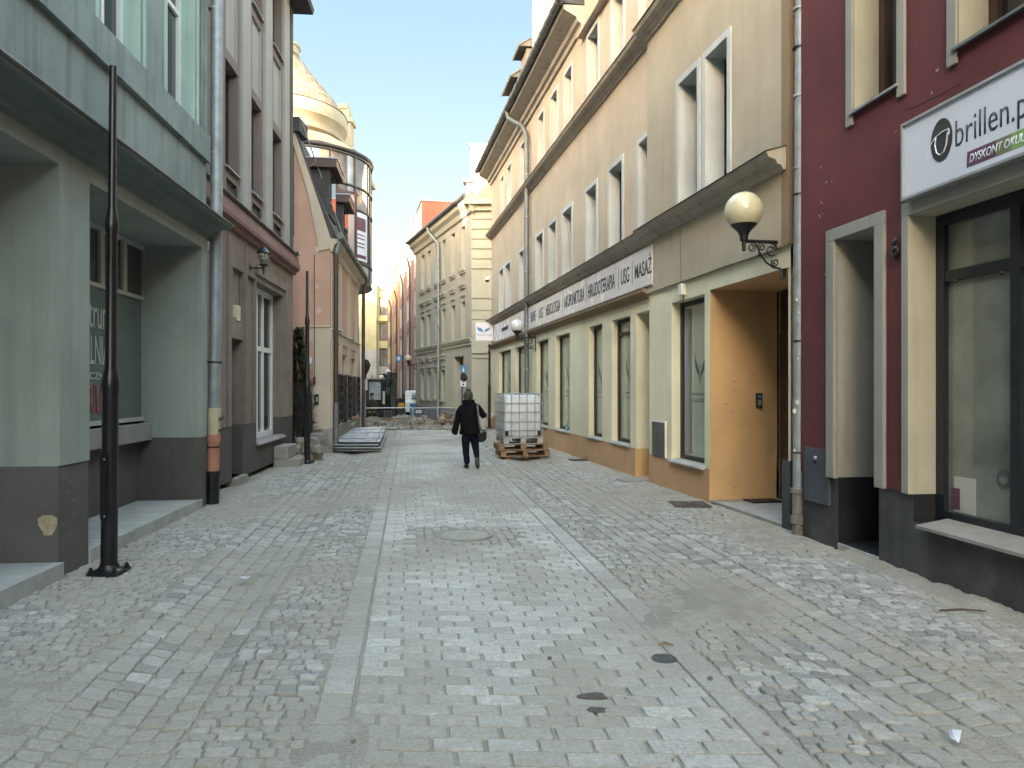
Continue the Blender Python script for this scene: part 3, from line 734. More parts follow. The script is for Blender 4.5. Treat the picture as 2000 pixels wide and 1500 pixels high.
mb = MB(M_GLASS); mb.fbox(L1, NIW[0] + 0.98, NIW[1] - 0.08, -0.28, -0.262, 0.8, 3.6); mb.build('dark_pane', sw_)
mb = MB(M_DOORBR); mb.fbox(L1, NID[0], NID[1], -0.36, -0.30, 0.1, 2.5); mb.build('door', bb)
mb = MB(M_ROOFD); mb.fprof(L1, b0 - 0.1, b1 + 0.15, [(0.45, 10.5), (0.48, 10.62), (-4.2, 14.6), (-7.8, 10.6), (-7.8, 10.5)]); mb.build('roof', bb)  # ridge above the eaves raised to shade the facade opposite
for (ua, ub, z, d) in ((528, 588, 0.17, 0.62),):
    mb = MB(M_CONC); sa, sb = S(533), b1 - 0.02; mb.fbox(L1, sa, sb + 0.1, 0.01, 0.55, -0.08, 0.15)
    tag(mb.build('stone_step', None, bevel=0.015), 'low grey concrete step below the tall white shop window', 'step')
mb = MB(M_CONC); mb.fbox(L1, NID[0], NID[1], -0.3, 0.10, -0.08, 0.12); mb.build('door_step', bb, bevel=0.01)
mb = MB(M_CONC); mb.fbox(L1, S(533), S(552), 0.01, 0.30, 0.15, 0.42); mb.build('step_block', bb, bevel=0.02)

# ================================================================== LEFT: PINK HOUSE
ph = thing('pink_house', 'low salmon pink house with a steep dark roof and its gable facing the street', 'house', (-5.2, 21, 0))
YP = 18.4; p0, p1 = L2.sY(YP), L2.sY(25.4)
XW = L2.X0 + L2.k * YP
S = L2.s
mb = MB(M_PINK, M_CREAM, M_STONE)
GW = [(S(u0), S(u1), z0, z1, 0.10, 1) for u0, u1, z0, z1 in ((657, 662, 3.2, 4.9), (679, 683, 3.15, 4.4), (651, 659, 0.75, 2.5), (666, 677, 0.85, 2.6), (684, 694, 0.9, 2.6))]
fwall(mb, L2, p0, p1, -0.1, 5.45, GW)
fhull(mb, L2, p0, p1, -0.1, 5.45, 7, top=True)
for g_ in GW: mb.fbox(L2, g_[0], g_[1], -0.14, -0.10, g_[2], g_[3], 0)
mb.build('wall', ph)
# gable facing the camera with the steep mansard outline
def gx(u, Y=YP): return (u - 1000) / F * Y
gab = [(XW, 0), (XW, 5.42), (gx(612), 6.75), (gx(573), 8.25), (gx(540), 8.9), (gx(380), 9.4), (gx(300), 9.4), (gx(180), 5.4), (gx(180), 0)]
mb = MB(M_PINK, M_CREAM, M_ROOFD)
mb.poly(gab, 0.25, lambda a, b, c: (a, YP - 0.04 + c, b), 0)
mb.box(gx(180), XW + 0.012, YP - 0.065, YP - 0.041, 2.80, 3.17, 1); mb.box(gx(180), XW + 0.03, YP - 0.10, YP - 0.041, 3.171, 3.21, 1)
mb.box(XW - 0.42, XW + 0.012, YP - 0.075, YP - 0.041, 0.6, 2.80, 1)
mb.poly([(XW + 0.01, 5.15), (XW + 0.01, 5.40), (gx(612), 6.73), (gx(573), 8.2), (gx(565), 8.2), (gx(603), 6.55), (XW - 0.27, 5.1)], 0.03, lambda a, b, c: (a, YP - 0.071 + c, b), 1)
mb.build('gable_wall', ph)
mb = MB(M_ROOFD, M_ZINCD)
prof = [(0.10, 5.42), (0.14, 5.5), (-0.42, 6.78), (-0.90, 8.28), (-1.3, 8.98), (-3.5, 9.5), (-7.0, 5.5), (-7.0, 5.42)]
vs = [L2.P(p0 - 0.1, d, z) for d, z in prof] + [L2.P(p1, d, z) for d, z in prof]
mb.fprof(L2, p0 + 0.06, p1 + 0.1, prof)
for i in range(28):
    s_ = p0 + i * 0.25; mb.tube([L2.P(s_, 0.12, 5.47), L2.P(s_ + 0.03, 0.27, 5.56)], 0.05, 8, 0)
mb.build('roof', ph)
mb = MB(M_ZINCD); mb.tube([L2.P(p0 - 0.1, 0.24, 5.48), L2.P(p1 + 0.1, 0.24, 5.50)], 0.085, 12)
for i in range(20): mb.tube([L2.P(p0 + i * 0.37, 0.24, 5.48), L2.P(p0 + i * 0.37 + 0.02, 0.24, 5.48)], 0.095, 10)
mb.build('gutter', ph, smooth=40)
mb = MB(M_CREAM); mb.fprof(L2, p0 - 0.02, p1, [(0, 5.1), (0.05, 5.1), (0.08, 5.25), (0.2, 5.33), (0.22, 5.42), (0, 5.42)])
mb.fbox(L2, p0, p1, 0.0, 0.03, 2.86, 3.12); mb.fbox(L2, p0, p1, 0.0, 0.07, 3.121, 3.16)
for ua, ub in ((646, 650), (661, 666), (678, 684), (694, 699)): mb.fbox(L2, S(ua), S(ub), 0.0, 0.035, 0.6, 2.86); mb.fbox(L2, S(ua), S(ub), 0.0, 0.03, 3.16, 5.1)
mb.build('facade_trim', ph)
mb = MB(M_STONE); mb.fbox(L2, p0 - 0.06, p1, -0.3, 0.06, -0.1, 0.62); mb.box(XW - 0.55, XW + 0.07, YP - 0.13, YP, -0.1, 0.58); mb.build('stone_base', ph, bevel=0.02)
for (ua, ub, z0, z1, lz) in ((651, 659, 0.75, 2.3, 0), (666, 676, 0.72, 2.3, 0), (685, 694, 0.8, 2.4, 0)):
    g_ = MB(M_IRON); a, b = S(ua), S(ub); z1 = 2.0
    for s_ in (a, b): g_.fbox(L2, s_ - 0.03, s_ + 0.03, 0.05, 0.17, z0 - 0.05, z1)
    for z_ in (z0, z1 - 0.03): g_.fbox(L2, a, b, 0.14, 0.17, z_, z_ + 0.035)
    n_ = 5
    for k in range(n_):
        zc = z0 + (z1 - z0) * (k + 0.5) / n_
        for j in range(3):
            sc_ = a + (b - a) * (j + 0.5) / 3; r_ = (b - a) / 6
            pts = [L2.P(sc_ + r_ * math.cos(t), 0.155, zc + (z1 - z0) / n_ / 2 * math.sin(t)) for t in [q_ * math.pi / 4 for q_ in range(9)]]
            g_.tube(pts, 0.011, 6, cap=False)
    g_.build('window_grille', ph)
mb = MB(M_BRPIPE, M_ZINCD)
a = L2.P(p0 + 0.12, 0.16, 0)
mb.tube([(a[0] + 0.05, a[1], 5.42), (a[0] + 0.02, a[1] - 0.05, 5.25), (a[0] - 0.02, a[1] - 0.1, 5.05)], 0.07, 12, 1)
mb.tube([(a[0] - 0.02, a[1] - 0.1, 5.07), (a[0] - 0.02, a[1] - 0.1, 1.25)], 0.062, 12, 0)
mb.tube([(a[0] - 0.02, a[1] - 0.1, 1.27), (a[0] - 0.02, a[1] - 0.1, 0.2)], 0.07, 12, 1)
mb.build('downpipe', ph, smooth=40)
mb = MB(M_BRPIPE); a = L2.P(p1 - 0.02, 0.3, 0); mb.tube([(a[0], a[1], 5.4), (a[0] - 0.12, a[1] - 0.05, 5.05), (a[0] - 0.14, a[1] - 0.05, 0.1)], 0.06, 10); mb.build('downpipe', ph, smooth=40)
mb = MB(M_CREAM); 
for u, z in ((658, 3.12), (681, 3.08)): mb.fbox(L2, S(u) - 0.35, S(u) + 0.35, 0.03, 0.14, z + 0.05, z + 0.11)
mb.build('window_sill', ph)
for (Ya, Yb, zb, zt) in ((19.1, 20.4, 6.2, 7.62), (22.0, 23.3, 6.2, 7.45)):
    mb = MB(M_ROOFD); sa, sb = L2.sY(Ya), L2.sY(Yb); mb.fbox(L2, sa, sb, -1.2, -0.12, zb, zt - 0.1); do = mb.build('dormer', ph)
    mb = MB(M_SLATE, M_BRPIPE); mb.fbox(L2, sa - 0.15, sb + 0.15, -1.3, 0.08, zt - 0.22, zt, 1); mb.fbox(L2, sa - 0.17, sb + 0.17, -1.32, 0.10, zt + 0.001, zt + 0.03, 0); mb.build('dormer_roof', do)
    mb = MB(M_GLASS); mb.fbox(L2, sa + 0.25, sb - 0.25, -0.13, -0.10, zb + 0.2, zt - 0.35); mb.build('dormer_window', do)
mb = MB(M_ZINC); 
mb.tube([(gx(586), YP + 0.1, 8.45), (gx(610), YP + 0.6, 7.35), (gx(648), YP + 1.2, 5.75)], 0.018, 6)
for t in (0.0, 0.35, 0.7, 1.0):
    x = gx(586) + (gx(648) - gx(586)) * t; z = 8.45 - 2.7 * t; mb.tube([(x, YP + 0.1 + t * 1.1, z), (x - 0.16, YP + 0.1 + t * 1.1, z - 0.12)], 0.012, 5)
mb.build('lightning_rod', ph)
mb = MB(M_ROOFD); mb.box(gx(562), gx(588), YP - 0.15, YP + 0.6, 8.1, 8.45); mb.build('verge_cap', ph)
mb = MB(M_PINKL)
for (u, v, r) in ((607, 373, 6), (619, 487, 5), (619, 560, 4), (623, 606, 5), (600, 362, 4), (612, 640, 3), (622, 712, 6)):
    c_ = W(u, v, YP - 0.046); rr_ = r / F * YP
    mb.poly([(c_.x + rr_ * 0.8 * math.cos(t) * (1 + 0.2 * math.sin(2 * t + u)), c_.z + rr_ * 1.3 * math.sin(t)) for t in [k * 0.6283 for k in range(10)]], 0.003, lambda a, b, c: (a, YP - 0.046 + c, b))
mb.build('filler_patch', ph)

# pink annex and the round glass tower
an = thing('pink_annex', 'flat pale pink block standing between the steep roof and the glass tower', 'building', (-7, 27, 0))
mb = MB(M_PINKL, M_BRPIPE); xr_ = W(694, 0, 26).x; mb.hexa([(-10.5, 26, 3), (xr_, 26, 3), (W(690, 0, 27.5).x, 27.5, 3), (-10.5, 27.5, 3), (-10.5, 26, 8.6), (xr_, 26, 8.6), (W(690, 0, 27.5).x, 27.5, 8.6), (-10.5, 27.5, 8.6)]); mb.build('wall', an)
mb = MB(M_BRPIPE); mb.poly([(-10.7, 8.6), (W(697, 0, 26).x, 8.6), (W(665, 0, 26).x, 8.75), (W(640, 0, 26).x, 9.6), (-10.7, 9.6)], 0.5, lambda a, b, c: (a, 25.93 + c, b)); mb.tube([(W(695, 0, 25.9).x, 25.9, 8.6), (W(695, 0, 25.9).x, 25.9, 4)], 0.05, 8); mb.build('roof', an)
gt = thing('glass_tower', 'round mirrored glass tower with dark rim above the pink house', 'tower', (-9.15, 31.6, 0))
tc = (-9.15, 31.6); tr = 3.0; zt, zb = 11.35, 6.0
npan = 14
mb = MB(M_BRONZE)
for k in range(npan):
    a = R(-120 + k * 24 - 4); mb.tube([(tc[0] + tr * math.cos(a), tc[1] + tr * math.sin(a), zb), (tc[0] + tr * math.cos(a), tc[1] + tr * math.sin(a), zt)], 0.035, 6)
for z in (zb, 6.85, 9.05, 10.0, zt - 0.1): mb.lathe(tc[0], tc[1], [(tr - 0.05, z - 0.03), (tr + 0.03, z - 0.03), (tr + 0.03, z + 0.03), (tr - 0.05, z + 0.03)], 48)
mb.lathe(tc[0], tc[1], [(tr, zt - 0.05), (tr + 0.06, zt - 0.02), (tr + 0.09, zt + 0.03), (tr + 0.07, zt + 0.10), (tr - 0.1, zt + 0.14)], 48)
mb.lathe(tc[0], tc[1], [(0.1, zb - 0.06), (tr, zb - 0.05)], 48)
mb.build('frame', gt, smooth=30)
for i, (z0, z1, mm) in enumerate(((10.05, zt - 0.1, M_GLASSM), (9.1, 9.95, M_GLASSM), (6.9, 9.0, M_GLASSM), (zb, 6.8, M_FRAMEG))):
    mb = MB(mm); mb.lathe(tc[0], tc[1], [(tr - 0.04, z0), (tr - 0.04, z1)], npan * 4); mb.build('glazing', gt, smooth=10)
mb = MB(M_FARGREY); mb.lathe(tc[0] - 0.4, tc[1], [(tr - 0.6, -0.2), (tr - 0.6, zb)], 40); mb.build('tower_base', gt)
mb = MB(M_COPPER); mb.lathe(tc[0], tc[1], [(tr + 0.05, zt + 0.14), (1.6, zt + 1.0), (0.1, zt + 1.35)], 12); mb.build('roof', gt)
a0, a1 = R(-40), R(-13)
mb = MB(M_SIGNW, M_PLUM)
mb.lathe(tc[0], tc[1], [(tr + 0.07, 6.95), (tr + 0.07, 8.95)], 8, 0, a0, a1); mb.lathe(tc[0], tc[1], [(tr + 0.075, 8.2), (tr + 0.075, 8.75)], 4, 1, a0 + 0.14, a1 - 0.05)
mb.lathe(tc[0], tc[1], [(tr + 0.075, 7.05), (tr + 0.075, 7.2)], 8, 1, a0 + 0.05, a1 - 0.03)
for z in (7.5, 7.65, 7.85, 8.0): mb.lathe(tc[0], tc[1], [(tr + 0.075, z), (tr + 0.075, z + 0.05)], 4, 1, a0 + 0.2, a1 - 0.08)
tag(mb.build('banner', None), 'white and purple advertising banner stuck on the curved glass tower', 'banner')

# domed corner building with the tiled cone roof
db = thing('domed_building', 'old cream building with sunlit cone roof in sandy tiles behind the glass tower', 'building', (-12.2, 38, 0))
dc = (-12.2, 38.0)
mb = MB(M_CREAMST); mb.lathe(dc[0], dc[1], [(3.0, 0), (3.0, 14.4)], 40); mb.build('round_wall', db, smooth=30)
mb = MB(M_CREAMST, M_ROOFD); mb.lathe(dc[0], dc[1], [(3.0, 13.9), (3.1, 13.9), (3.12, 14.15), (3.0, 14.2), (3.05, 14.35), (3.3, 14.5), (3.35, 14.7), (3.2, 14.75), (3.25, 14.9), (3.5, 15.15), (3.55, 15.45), (3.5, 15.75), (3.4, 15.85)], 48, 0)
mb.build('cornice', db, smooth=35)
mb = MB(M_TILE)
zb_, zt_ = 15.82, 19.0; nrow = 20
for j in range(nrow):
    t0, t1 = j / nrow, (j + 1) / nrow; r0 = 3.5 + (0.95 - 3.5) * t0; r1 = 3.5 + (0.95 - 3.5) * t1; z0 = zb_ + (zt_ - zb_) * t0; z1 = zb_ + (zt_ - zb_) * t1
    nn_ = max(10, int(2 * math.pi * r0 / 0.32))
    for i in range(nn_):
        a_, b_ = 2 * math.pi * (i + 0.5 * (j % 2)) / nn_, 2 * math.pi * (i + 0.94 + 0.5 * (j % 2)) / nn_
        dr = random.uniform(0.02, 0.06)
        mb.add([(dc[0] + (r0 + dr) * math.cos(a_), dc[1] + (r0 + dr) * math.sin(a_), z0 - 0.03), (dc[0] + (r0 + dr) * math.cos(b_), dc[1] + (r0 + dr) * math.sin(b_), z0 - 0.03),
                (dc[0] + r1 * math.cos(b_), dc[1] + r1 * math.sin(b_), z1 + 0.02), (dc[0] + r1 * math.cos(a_), dc[1] + r1 * math.sin(a_), z1 + 0.02)], [(0, 1, 2, 3)])
mb.lathe(dc[0], dc[1], [(3.45, zb_ - 0.05), (0.9, zt_)], 40)
mb.build('cone_roof', db)
mb = MB(M_CREAMST); mb.lathe(dc[0], dc[1], [(0.95, 18.95), (1.05, 19.0), (1.05, 19.35), (1.12, 19.4), (1.12, 19.5), (0, 19.5)], 24); mb.build('roof_cap', db)
mb = MB(M_CREAMST, M_ROOFD)
cX0, cX1 = W(664, 0, 42).x, W(684, 0, 42).x
mb.box(cX0 - 0.15, cX1 + 0.15, 41.8, 43.2, 15.4, 15.6); mb.box(cX0, cX1, 42, 43, 12.5, 17.2); mb.box(cX0 - 0.1, cX1 + 0.12, 41.9, 43.1, 17.0, 17.25); mb.box(cX0 - 0.2, cX1 - 0.1, 42.1, 42.9, 17.25, 17.8); mb.box(cX0 - 0.1, cX1 - 0.2, 42.05, 42.95, 17.8, 18.1)
mb.box(cX0 - 0.4, cX1 + 0.3, 41.6, 43.4, 14.1, 14.3, 1); mb.box(cX0 - 0.5, cX1 + 0.9, 41.4, 44, 13.2, 14.1); mb.box(cX0 - 0.6, cX1 + 1.1, 41.3, 44, 13.6, 13.85)
mb.build('stepped_gable', db)
mb = MB(M_CREAMST); mb.box(-20, -12.2, 40, 44, 0, 13.2); mb.build('side_wall', db)

cy = thing('yard_shade_block', 'unseen plain grey block added behind the pink house to shade the beige corner', 'building', (-16, 20, 0))  # hidden from view, added to keep sun off the beige corner
mb = MB(M_FARGREY); mb.box(-22, -11.2, 17.5, 30, -0.1, 13.0); mb.build('wall', cy); mb = MB(M_ROOFD); mb.box(-22.2, -11.1, 17.4, 30.1, 13.0, 13.25); mb.build('roof', cy)
# ================================================================== RIGHT: LONG CREAM BUILDING
cb = thing('apricot_building', 'long apricot plaster building with pale green ground floor and rows of tall grey framed windows', 'building', (3, 12, 0))
S = R2.s; Rg = R2
m0, m1 = R2.s(1271.5), R2.s(960)
win = lambda u0, u1: (min(S(u0), S(u1)), max(S(u0), S(u1)))
F1 = [win(*q) for q in ((1245, 1277), (1188.3, 1219.3), (1144, 1168.3), (1097.7, 1119.3), (1071.7, 1088.3), (1046, 1062.3), (1014, 1025), (986.7, 998.3), (975, 984.3))]
F2 = [win(*q) for q in ((1248, 1277), (1194, 1221.7), (1146.7, 1171.7), (1101.7, 1119.3), (1075, 1090.7), (1051, 1064), (1017, 1026), (990.7, 999.3), (978.3, 985))]
fr = 0.10
def inner(l): return [(a + fr, b - fr) for a, b in l]
o1 = [(a, b, 4.5, 6.10, 0.27, 1) for a, b in inner(F1)]; o2 = [(a, b, 8.0, 9.55, 0.27, 1) for a, b in inner(F2)]
o1 = [q for q in o1]; 
GF = [win(*q) for q in ((1242.7, 1272), (1195, 1231), (1150, 1176), (1085, 1113), (1048, 1070.7), (1006.7, 1030), (975, 997.7))]
og = [(GF[0][0] - 0.8, GF[0][1], 0.02, 3.02, 1.1, 0)] + [(a, b, 0.56, 3.02, 0.18, 0) for a, b in GF[1:]]
sE = R2.sY(16.75)
mb = MB(M_PEACH, M_WHREV)
fwall(mb, R2, m0, m1, 4.2, 9.98, o1 + o2)
fhull(mb, R2, m0, m1, 0.0, 10.4, 9)
mb.fbox(R2, sE, m1, -0.3, 0.0, 9.981, 10.4)
mb.build('upper_wall', cb)
mb = MB(M_PEACH, M_WHREV)
fwall(mb, R2, m0 - 4.4, sE, 9.98, 10.7, []); fhull(mb, R2, m0 - 4.4, sE, 9.98, 10.7, 6)
mb.fbox(R2, S(1187) - 1.2, S(1139), 0.0, 0.16, 9.72, 9.80); mb.build('gable_storey', cb)
mb = MB(M_PALEG); fwall(mb, R2, m0, m1, 0.52, 3.30, og); mb.fbox(R2, m1 - 0.002, m1, -0.3, 0, 0.5, 3.3); mb.build('ground_floor_wall', cb)
mb = MB(M_BASEOR); fwall(mb, R2, m0, m1, -0.1, 0.52, og, d=0.015); mb.build('plinth', cb)
mb = MB(M_PALEG, M_ORANGE); mb.fbox(R2, GF[0][1] - 0.001, GF[0][1], -1.1, 0.016, -0.05, 0.52, 1); mb.fbox(R2, GF[0][0] - 0.85, GF[0][1] + 0.1, -1.16, -1.10, 0, 3.1)
mb.build('niche_lining', cb)
mb = MB(M_OCHRE, M_BEIGE); mb.fprof(R2, m0 + 0.01, m1 + 0.03, [(0, 3.22), (0.05, 3.24), (0.07, 3.29), (0.15, 3.33), (0.16, 3.38), (0.04, 3.41), (0, 3.41)]); mb.build('brown_ledge', cb)
mb = MB(M_BEIGE); fwall(mb, R2, m0, m1, 3.30, 4.2, []); mb.build('band_wall', cb)
CPROF = lambda z: [(0, z - 0.19), (0.04, z - 0.19), (0.06, z - 0.145), (0.11, z - 0.13), (0.13, z - 0.085), (0.22, z - 0.06), (0.25, z - 0.012), (0.255, z), (0.0, z + 0.08)]
for z in (4.37, 7.88):
    mb = MB(M_CORN, M_ZINCD); mb.fprof(R2, m0 + 0.0, m1 + 0.04, CPROF(z)); mb.add([R2.P(m0, 0.27, z + 0.004), R2.P(m1 + .05, 0.27, z + 0.004), R2.P(m1 + .05, 0.0, z + 0.086), R2.P(m0, 0.0, z + 0.086)], [(0, 1, 2, 3)], 1)
    for k in range(14): s_ = m0 + 0.5 + k * 1.2; mb.fprof(R2, s_, s_ + 0.015, [(0.272, z + 0.004), (0.0, z + 0.088), (0.0, z + 0.095), (0.272, z + 0.012)], 1)
    mb.build('cornice', cb)
mb = MB(M_CORN, M_ZINCD); zc = 10.45
mb.fprof(R2, sE, m1 + 0.06, [(0, zc - 0.5), (0.06, zc - 0.5), (0.09, zc - 0.40), (0.16, zc - 0.37), (0.19, zc - 0.27), (0.30, zc - 0.22), (0.50, zc - 0.12), (0.52, zc - 0.02), (0, zc)])
mb.build('eaves_cornice', cb)
mb = MB(M_ZINCD); mb.tube([R2.P(sE - 0.2, 0.60, 10.52), R2.P(m1 + 0.08, 0.60, 10.52)], 0.095, 12)
s_ = sE
while s_ < m1: mb.tube([R2.P(s_, 0.60, 10.52), R2.P(s_ + 0.03, 0.60, 10.52)], 0.108, 12); s_ += 0.55
mb.build('gutter', cb, smooth=40)
mb = MB(M_ROOFD); mb.fprof(R2, sE, m1 + 0.05, [(0.52, 10.47), (0.55, 10.55), (-3.5, 15.2), (-8, 11), (-8, 10.45)]); mb.build('roof', cb)
mb = MB(M_ATTIC, M_WHREV)
YA0, YA1 = R2.sY(19.6), R2.sY(25.8)
fwall(mb, R2, YA0, YA1, 10.6, 16.2, [(R2.sY(24.2), R2.sY(24.9), 11.9, 13.6, 0.2, 1)], d=-0.8); fhull(mb, R2, YA0, YA1, 10.5, 16.2, 7, d=-0.8)
mb.fbox(R2, R2.sY(24.2), R2.sY(24.9), -1.1, -1.0, 11.9, 13.6, 1)
mb.build('attic_storey', cb)
for Ya, Yb, zt_ in ((25.95, 26.9, 14.15), (27.6, 29.2, 13.75)):
    mb = MB(M_DKGREY, M_GLASS); mb.fbox(R2, R2.sY(Ya), R2.sY(Yb), -2.5, -0.62, 11, zt_ - 0.15); do = mb.build('dormer', cb)
    mb = MB(M_ROOFD); sa, sb = R2.sY(Ya) - 0.12, R2.sY(Yb) + 0.12
    mb.fprof(R2, sa, sb, [(-0.35, zt_ - 0.32), (-0.33, zt_ - 0.22), (-0.75, zt_), (-2.6, zt_ + 0.15), (-2.6, zt_ - 0.2)])
    for k in range(9): s_ = sa + (sb - sa) * k / 8; mb.tube([R2.P(s_, -0.30, zt_ - 0.32), R2.P(s_, -0.72, zt_ - 0.02)], 0.035, 6)
    mb.build('dormer_roof', do)
for a, b in inner(F1): window(cb, R2, a, b, 4.5, 6.10, 0.27, M_FRAMEB, M_GLASS, fw=0.05, mull=((a + b) / 2,), trans=(5.5,), surround=(fr, 0.022), surm=M_WHREV)
for a, b in inner(F2): window(cb, R2, a, b, 8.0, 9.55, 0.27, M_FRAMEB, M_GLASS, fw=0.05, mull=((a + b) / 2,), trans=(9.0,), surround=(fr, 0.022), surm=M_WHREV)

def leaf_logo(parent, fac, sc, z, size, d, m, text=True, textw=0.45):
    """two upright leaves joined at the stem, as printed on the clinic's windows"""
    mb = MB(m); t = fac.t
    def lf(sgn):
        pts = [(0.02, -0.50), (0.05, -0.1), (0.16, 0.10), (0.34, 0.34), (0.44, 0.62), (0.40, 0.20), (0.30, -0.02), (0.14, -0.16), (0.07, -0.30)]
        return [(sgn * x * size, y * size) for x, y in pts]
    for sg in (-1, 1):
        mb.poly(lf(sg), 0.0015, lambda a, b, c: fac.P(sc + a, d + c, z + b))
    mb.poly([(0.045 * size * math.cos(q_ * 0.7854), size * 0.1 + 0.045 * size * math.sin(q_ * 0.7854)) for q_ in range(8)], 0.0015, lambda a, b, c: fac.P(sc + a, d + c, z + b))
    mb.fbox(fac, sc - textw * 0.5, sc + textw * 0.5, d, d + 0.0015, z - size * 1.0, z - size * 0.985)
    mb.build('leaf_logo', parent)
    r_ = (-t[0], -t[1], 0)
    if text:
        text_mesh('HumanTherapy', 'lettering', parent, fac.P(sc + textw * 0.5, d, z - size * 0.90), r_, (0, 0, 1), textw, 0.06, m, 0.0015)
        text_mesh('integracja dla zdrowia', 'small_lettering', parent, fac.P(sc + textw * 0.5, d, z - size * 1.10), r_, (0, 0, 1), textw, 0.032, m, 0.0015)
for i, ((a, b), ur_) in enumerate(zip(GF[1:], (1231, 1176, 1113, 1070.7, 1030, 997.7))):
    wo = window(cb, R2, a, b, 0.56, 3.02, 0.18, M_FRAMEB, M_BLIND, fw=0.07, trans=(2.72,) if i < 1 else (), sill=0.03, sillm=M_SLAB, sillout=0.05, name='ground_floor_window')
    leaf_logo(wo, R2, R2.s(ur_ - 2, -0.16), 1.93, 0.46, -0.164, M_INK, textw=0.5)
mb = MB(M_DOORBR); mb.fbox(R2, GF[0][0] - 0.5, GF[0][1] - 0.15, -1.10, -1.04, 0.02, 2.3); mb.build('door', cb)

# near bay of the same building, with the deep orange doorway
S = R1.s; n0, n1 = R1.s(1549), R1.s(1271.5)
NW = (S(1380), S(1315)); DR = (n0 + 0.05, S(1390.7))
U1 = (S(1373), S(1336.5)); U2 = (S(1432.7), S(1390))
opn = [(NW[0], NW[1], 0.50, 3.02, 0.21, 0), (DR[0], DR[1], -0.1, 3.05, 1.05, 1)]
mb = MB(M_PALEG, M_ORANGE); fwall(mb, R1, n0, n1, 0.48, 3.30, opn, d=0.03); mb.fbox(R1, n1 - 0.001, n1, -0.5, 0.03, 0.48, 3.3); mb.build('ground_floor_wall', cb)
mb = MB(M_BASEOR, M_ORANGE); fwall(mb, R1, n0, n1, -0.1, 0.48, opn, d=0.04); mb.fbox(R1, n1 - 0.001, n1, -0.5, 0.04, -0.1, 0.48); mb.build('plinth', cb)
ou = [(U1[0], U1[1], 4.5, 6.38, 0.27, 1), (U2[0], U2[1], 4.5, 6.38, 0.27, 1)]
mb = MB(M_BEIGE, M_WHREV, M_OCHRE); fwall(mb, R1, n0, n1, 3.301, 10.5, ou, d=0.075); fhull(mb, R1, n0, n1, 3.301, 10.5, 9, d=0.075)
mb.quad(R1.P(n0, 0.075, 3.301), R1.P(n1, 0.075, 3.301), R1.P(n1, 0.0, 3.301), R1.P(n0, 0.0, 3.301)); mb.fbox(R1, n0 - 0.02, n0 + 0.12, 0.0, 0.078, 3.31, 10.5, 2)
mb.build('bay_wall', cb)
fhull_b = MB(M_PALEG); fhull(fhull_b, R1, n0, n1, -0.1, 3.3, 9, top=False); fhull_b.build('inner_wall', cb)
for a, b in (U1, U2): window(cb, R1, a, b, 4.5, 6.38, 0.345, M_FRAMEB, M_GLASS, fw=0.06, mull=((a + b) / 2,), trans=(5.6,), surround=(0.10, 0.025), surm=M_WHREV, base=0.075)
for z in (4.37, 7.88):
    mb = MB(M_CORN, M_ZINCD); B = 0.075
    pr = [(d + (B if d else B), zz) for d, zz in CPROF(z)]
    mb.fprof(R1, n0 + 0.02, n1 + 0.02, pr); mb.add([R1.P(n0, B + 0.275, z + 0.004), R1.P(n1 + .03, B + 0.275, z + 0.004), R1.P(n1 + .03, B, z + 0.086), R1.P(n0, B, z + 0.086)], [(0, 1, 2, 3)], 1)
    mb.build('cornice', cb)
mb = MB(M_ALUM)
for k in range(46):
    s_ = n0 + 0.1 + k * 0.022; a = R1.P(s_, 0.2 + 0.05 * (k % 3), 4.48)
    mb.tube([a, (a[0] + random.uniform(-0.03, 0.03), a[1] + random.uniform(-0.02, 0.02), 4.60)], 0.0016, 4)
mb.build('bird_spikes', cb)
wo = window(cb, R1, NW[0], NW[1], 0.50, 3.02, 0.18, M_FRAMEB, M_BLIND, fw=0.07, trans=(), sill=0.035, sillm=M_SLAB, sillout=0.10, name='ground_floor_window')
leaf_logo(wo, R1, R1.s(1367, -0.16), 1.93, 0.46, -0.164, M_INK, textw=0.6)
mb = MB(M_SIGNW); mb.fbox(R1, NW[1] - 0.36, NW[1] - 0.07, -0.169, -0.166, 0.6, 2.9); mb.build('blind', wo)
mb = MB(M_GRPLINTH); mb.fbox(R1, n0 - 0.02, n0 + 0.16, -0.25, 0.048, -0.08, 0.80); mb.build('corner_plinth', cb, bevel=0.004)
mb = MB(M_ORANGE, M_DOORBR); mb.fbox(R1, DR[0], DR[1], -1.12, -1.05, -0.05, 3.1, 0); mb.build('doorway_lining', cb)
mb = MB(M_DOORBR); mb.fbox(R1, DR[0] + 0.2, DR[1] - 0.10, -1.05, -1.0, 0.02, 2.45)
for z0_, z1_ in ((0.2, 0.9), (1.05, 2.3)):
    for k in range(2): sa = DR[0] + 0.3 + k * 0.75; mb.fbox(R1, sa, sa + 0.6, -1.0, -0.985, z0_, z1_)
mb.fbox(R1, DR[0] + 0.2, DR[1] - 0.10, -1.05, -1.01, 2.46, 3.04); mb.build('door', cb)
mb = MB(M_CONC, M_SLAB); mb.fbox(R1, DR[0], DR[1] - 0.002, -1.05, 0.035, -0.06, 0.035); 
for i in range(10):
    for j in range(8): mb.fbox(R1, DR[0] + 0.02 + i * 0.177, DR[0] + 0.19 + i * 0.177, -0.1 - j * 0.115, 0.008 - j * 0.115 - 0.0, 0.035, 0.039, 1)
mb.build('doorway_paving', cb)
mb = MB(M_CHAR); 
pts = []
for k in range(14): pts.append(R1.P(n0 + 0.1 + (n1 - n0 - 0.9) * k / 13, 0.085, 3.285 - 0.012 * math.sin(k * 0.9)))
mb.tube(pts, 0.006, 5); mb.tube([R1.P(S(1340), 0.085, 3.285), R1.P(S(1338), 0.085, 4.15)], 0.003, 4); mb.build('cable', cb)
